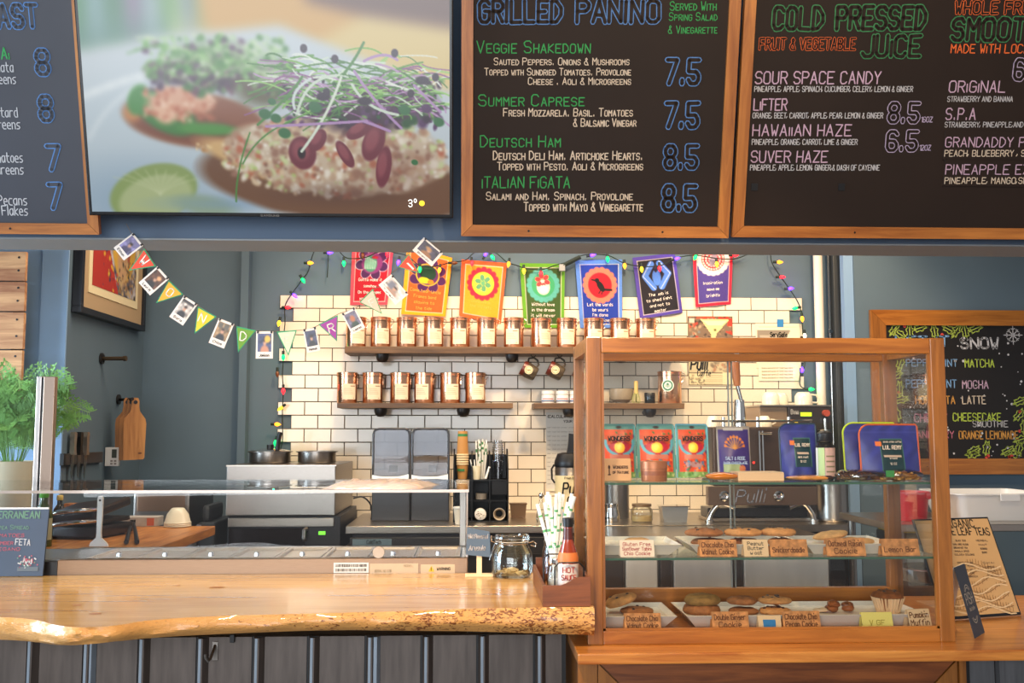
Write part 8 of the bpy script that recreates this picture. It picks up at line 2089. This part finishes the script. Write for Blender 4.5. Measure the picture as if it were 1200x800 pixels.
for sx_ in (x0+0.05, x1-0.05): MB().cyl(0.02, 0, 0.10, 10, Matrix.Translation((sx_, Yq+0.1, 0))).build('foot', DARK, t)
set_base(t)

# right: steel table, bucket, bin, basin, papers
Yt = 4.05
z_t = at(1150, 614, Yt).z
t = W('steel_side_table', 'steel table below the winter chalkboard', 'table')
xa_, xb_ = px_at(1048, Yt), 3.3
MB().box(xa_, xb_, Yt, Yt+0.62, z_t-0.03, z_t, b=0.003).build('table_top', STEELH, t)
MB().box(xa_+0.02, xb_-0.02, Yt+0.05, Yt+0.58, 0.45, 0.47, b=0.003).build('lower_shelf', STEELH, t)
for x in (xa_+0.04, xb_-0.05):
    for y in (Yt+0.05, Yt+0.57): MB().cyl(0.018, 0, z_t-0.031, 10, Matrix.Translation((x, y, 0))).build('leg', STEEL, t)
set_base(t)
Yc_ = Yt+0.16
x0, x1, z0, z1 = rect(1043, 576, 1090, 613, Yc_)
t = thing('red_bucket', 'red plastic tub with a spout on the steel side table', 'tub', ((x0+x1)/2+0.01, Yc_+0.03, z_t+0.0005))
w_ = (x1-x0)/2-0.004; REDP = mat('red_plastic', (206, 34, 52), 0.3)
h_ = z1-z_t
MB().lathe([(0.0001, 0), (w_*0.80, 0), (w_*0.84, 0.006), (w_*0.96, h_-0.006), (w_*1.03, h_-0.004), (w_*1.03, h_), (w_*0.93, h_), (w_*0.8, 0.008), (0.0001, 0.006)], 28).build('tub', REDP, t)
MB().prism([(w_*0.45, h_-0.022), (w_*0.60, h_-0.03), (w_*0.78, h_-0.022), (w_*0.70, h_-0.002), (w_*0.5, h_-0.002)], -w_*0.98, -w_*0.72).build('lug', REDP, t)
x0, x1, z0, z1 = rect(1126, 578, 1240, 612, Yt+0.1)
t = thing('white_basin', 'white plastic bus tub on the steel side table at the right edge', 'tub', ((x0+x1)/2, Yt+0.30, z_t+0.0005))
w_ = (x1-x0)/2; h_ = z1-z_t-0.002; WP = mat('white_tub', (232, 226, 218), 0.35)
def rr(w, d, z, c=0.03, n=4):
    out = []
    for (sx, sy, a0) in ((1, 1, 0), (-1, 1, PI/2), (-1, -1, PI), (1, -1, 1.5*PI)):
        for k in range(n+1):
            a = a0+k/n*PI/2; out.append((sx*(w-c)+c*math.cos(a), sy*(d-c)+c*math.sin(a), z))
    return out
R_ = [rr(w_*0.84, 0.15, 0), rr(w_*0.97, 0.19, h_-0.008), rr(w_*1.02, 0.205, h_-0.006), rr(w_*1.02, 0.205, h_), rr(w_*0.95, 0.185, h_), rr(w_*0.83, 0.145, 0.006)]
n_ = len(R_[0]); fs_ = [tuple(range(n_-1, -1, -1))]
for j in range(5): fs_ += [(j*n_+i, j*n_+(i+1) % n_, (j+1)*n_+(i+1) % n_, (j+1)*n_+i) for i in range(n_)]
fs_ += [tuple(5*n_+i for i in range(n_))]
MB().add(sum(R_, []), fs_, True).build('tub', WP, t)
MB().box(-w_*0.2, w_*0.2, -0.212, -0.2052, h_-0.03, h_-0.002, b=0.002).build('grip', WP, t)
Yn = 3.75
t = W('trash_bin', 'dark bin with a steel rim seen through the right end of the case', 'bin')
xc_ = px_at(1082, Yn+0.2); zt8 = at(1080, 661, Yn+0.2).z
BR = 0.135
MB().lathe([(0.0001, 0.0), (BR*0.86, 0.0), (BR, zt8-0.05), (0.0001, zt8-0.05)], 30, Matrix.Translation((xc_, Yn+0.14, 0))).build('drum', mat('dark_bin', (58, 52, 52), 0.35, 0.6), t)
MB().lathe([(BR, zt8-0.049), (BR+0.004, zt8-0.04), (BR+0.004, zt8-0.005), (BR-0.01, zt8), (BR-0.05, zt8-0.012), (0.0001, zt8-0.02)], 30, Matrix.Translation((xc_, Yn+0.14, 0))).build('steel_rim', CHROME, t)
set_base(t)
x0, x1, z0, z1 = rect(1053, 622, 1104, 640, Yt+0.02)
t = thing('storage_tray', 'black tray with a yellow lining hung under the steel table top', 'tray', ((x0+x1)/2+0.02, Yt+0.1, z_t-0.095))
MB().box(-0.09, 0.09, 0, 0.2, 0, 0.05, b=0.006).build('tray', DARK, t); MB().box(-0.085, 0.085, -0.002, 0.19, 0.0505, 0.056, b=0.001).build('lining', mat('yellow_lining', (190, 160, 40), 0.5), t)
for sx_ in (-0.08, 0.08): MB().box(sx_-0.003, sx_+0.003, 0.05, 0.1, 0.0565, 0.0645).build('hanger', STEEL, t)

# ================================================================== ON THE WORKTOP, RIGHT OF THE CASE
YBL = (CAM.z-ZK)*FOC/228
BL = Vector((px_at(1105, 2.97), 2.99, ZK+0.0045)); phi = math.radians(15.5); ln_ = math.radians(-22.7)
pl = Plane(BL, ln_, phi)
t = thing('tea_menu', 'kraft coloured menu board headed ORGANIC LOOSE LEAF TEAS leaning on the worktop', 'menu', pl.loc, None, pl.e)
ur = pl.uv(1200, 727)[0]; ut = pl.uv(1162, 605)[1]
MB().box(-0.0, ur, 0.001, 0.008, 0, ut, b=0.002).build('backing', BF, t)
MB().box(0.005, ur-0.006, -0.0002, 0.0008, 0.008, ut-0.006).build('sheet', mat('kraft_menu', (212, 170, 116), 0.7, var=0.05, scale=10), t)
write(t, pl, 'ORGANIC', 1105, 1143, 617, 608.5, INK, wt=0.17, y=-0.0012, dy=0.3); write(t, pl, 'LOOSE LEAF TEAS', 1098, 1161, 626.5, 618, INK, wt=0.17, y=-0.0012, dy=0.3)
GI = mat('menu_grey_ink', (110, 90, 70), 0.7)
for i, (a, b_, y) in enumerate(((1120, 1132, 633), (1117, 1135, 637.5), (1118, 1134, 641.5), (1119, 1136, 645.5), (1119, 1142, 649.5), (1122, 1140, 659), (1122, 1142, 663), (1123, 1144, 667), (1125, 1142, 671), (1127, 1146, 675))):
    write(t, pl, ['black teas', 'earl grey blend', 'breakfast tea', 'masala spice', 'golden oolong', 'green teas', 'jasmine pearl', 'dragon well', 'sencha leaf', 'mint green'][i], a, b_, y+1.2, y-1.4, GI, wt=0.2, y=-0.0012)
for i, (a, b_, y) in enumerate(((1144, 1158, 633), (1147, 1157, 638), (1149, 1157, 642.5), (1151, 1157, 647), (1152, 1166, 659), (1154, 1166, 664), (1155, 1167, 669), (1157, 1168, 674))):
    write(t, pl, ['herbal', 'mint', 'rooibos', 'berry', 'chai', 'turmeric', 'lemon', 'iced'][i], a, b_, y+1.2, y-1.4, GI, wt=0.2, y=-0.0012)
# terraced hills drawn at the foot of the menu
HL = mat('hill_cream_line', (236, 206, 160), 0.7); HB = mat('hill_brown_line', (160, 118, 74), 0.7)
for m_, s_, off in ((HB, 1, 0.0), (HL, 2, 0.0006)):
    rs = random.Random(s_); mb = MB()
    for k in range(7):
        z_ = 0.018+k*0.022; P = [(0.03+ (ur-0.05)*i/12, z_+0.010*math.sin(i*0.8+k*1.3+s_)+0.006*math.sin(i*0.35+k)) for i in range(13)]
        strokes_mesh(mb, [P], 1, 1, 0, 0, -0.0012-off, 0.004 if s_ == 2 else 0.0022)
        if s_ == 1:
            for i in range(12):
                for j in range(2):
                    x_, z__ = P[i][0]+j*0.012, P[i][1]; strokes_mesh(mb, [[(x_, z__), (x_+0.003, z__+0.013)]], 1, 1, 0, 0, -0.0012, 0.002)
    mb.build('hill_drawing', m_, t, kind='stuff')
BLt = Vector((px_at(1136.5, 2.74), 2.74, ZK+0.001)); phi2 = math.radians(49)
pl = Plane(BLt, math.radians(-14), phi2)
t = thing('tent_sign', 'small dark blue tent sign with a round emblem beside the case', 'sign', pl.loc, None, pl.e)
ur = pl.uv(1154.5, 742)[0]; ut = pl.uv(1129.5, 660.5)[1]
NV = mat('tent_navy', (54, 62, 74), 0.55)
MB().box(0, ur, 0, 0.0012, 0, ut).build('front_leaf', NV, t)
MB().box(0, ur, 0, 0.0012, -0.002, ut*0.995, M=Matrix.Translation((0, 0.0, ut)) @ Matrix.Rotation(math.radians(28), 4, 'X') @ Matrix.Translation((0, 0.0015, -ut))).build('rear_leaf', WHITE, t)
CR = mat('tent_cream_ink', (186, 180, 166), 0.6); mb = MB(); cu = ur*0.5
for a0, a1, r_ in ((0.25, 0.75, 0.040), (1.25, 1.75, 0.040), (0.3, 0.7, 0.034), (1.3, 1.7, 0.034)):
    strokes_mesh(mb, [[(cu+r_*0.9*math.cos(PI*(a0+(a1-a0)*k/8)), ut*0.45+r_*1.3*math.sin(PI*(a0+(a1-a0)*k/8))) for k in range(9)]], 1, 1, 0, 0, -0.0008, 0.003)
mb.build('emblem', CR, t)
write_local(t, 'PISH', cu-0.036, cu+0.036, ut*0.45, 0.030, -0.0008, CR, wt=0.12); write_local(t, 'tea & coffee', cu-0.026, cu+0.026, ut*0.36, 0.010, -0.0008, CR, wt=0.18, caps=False)
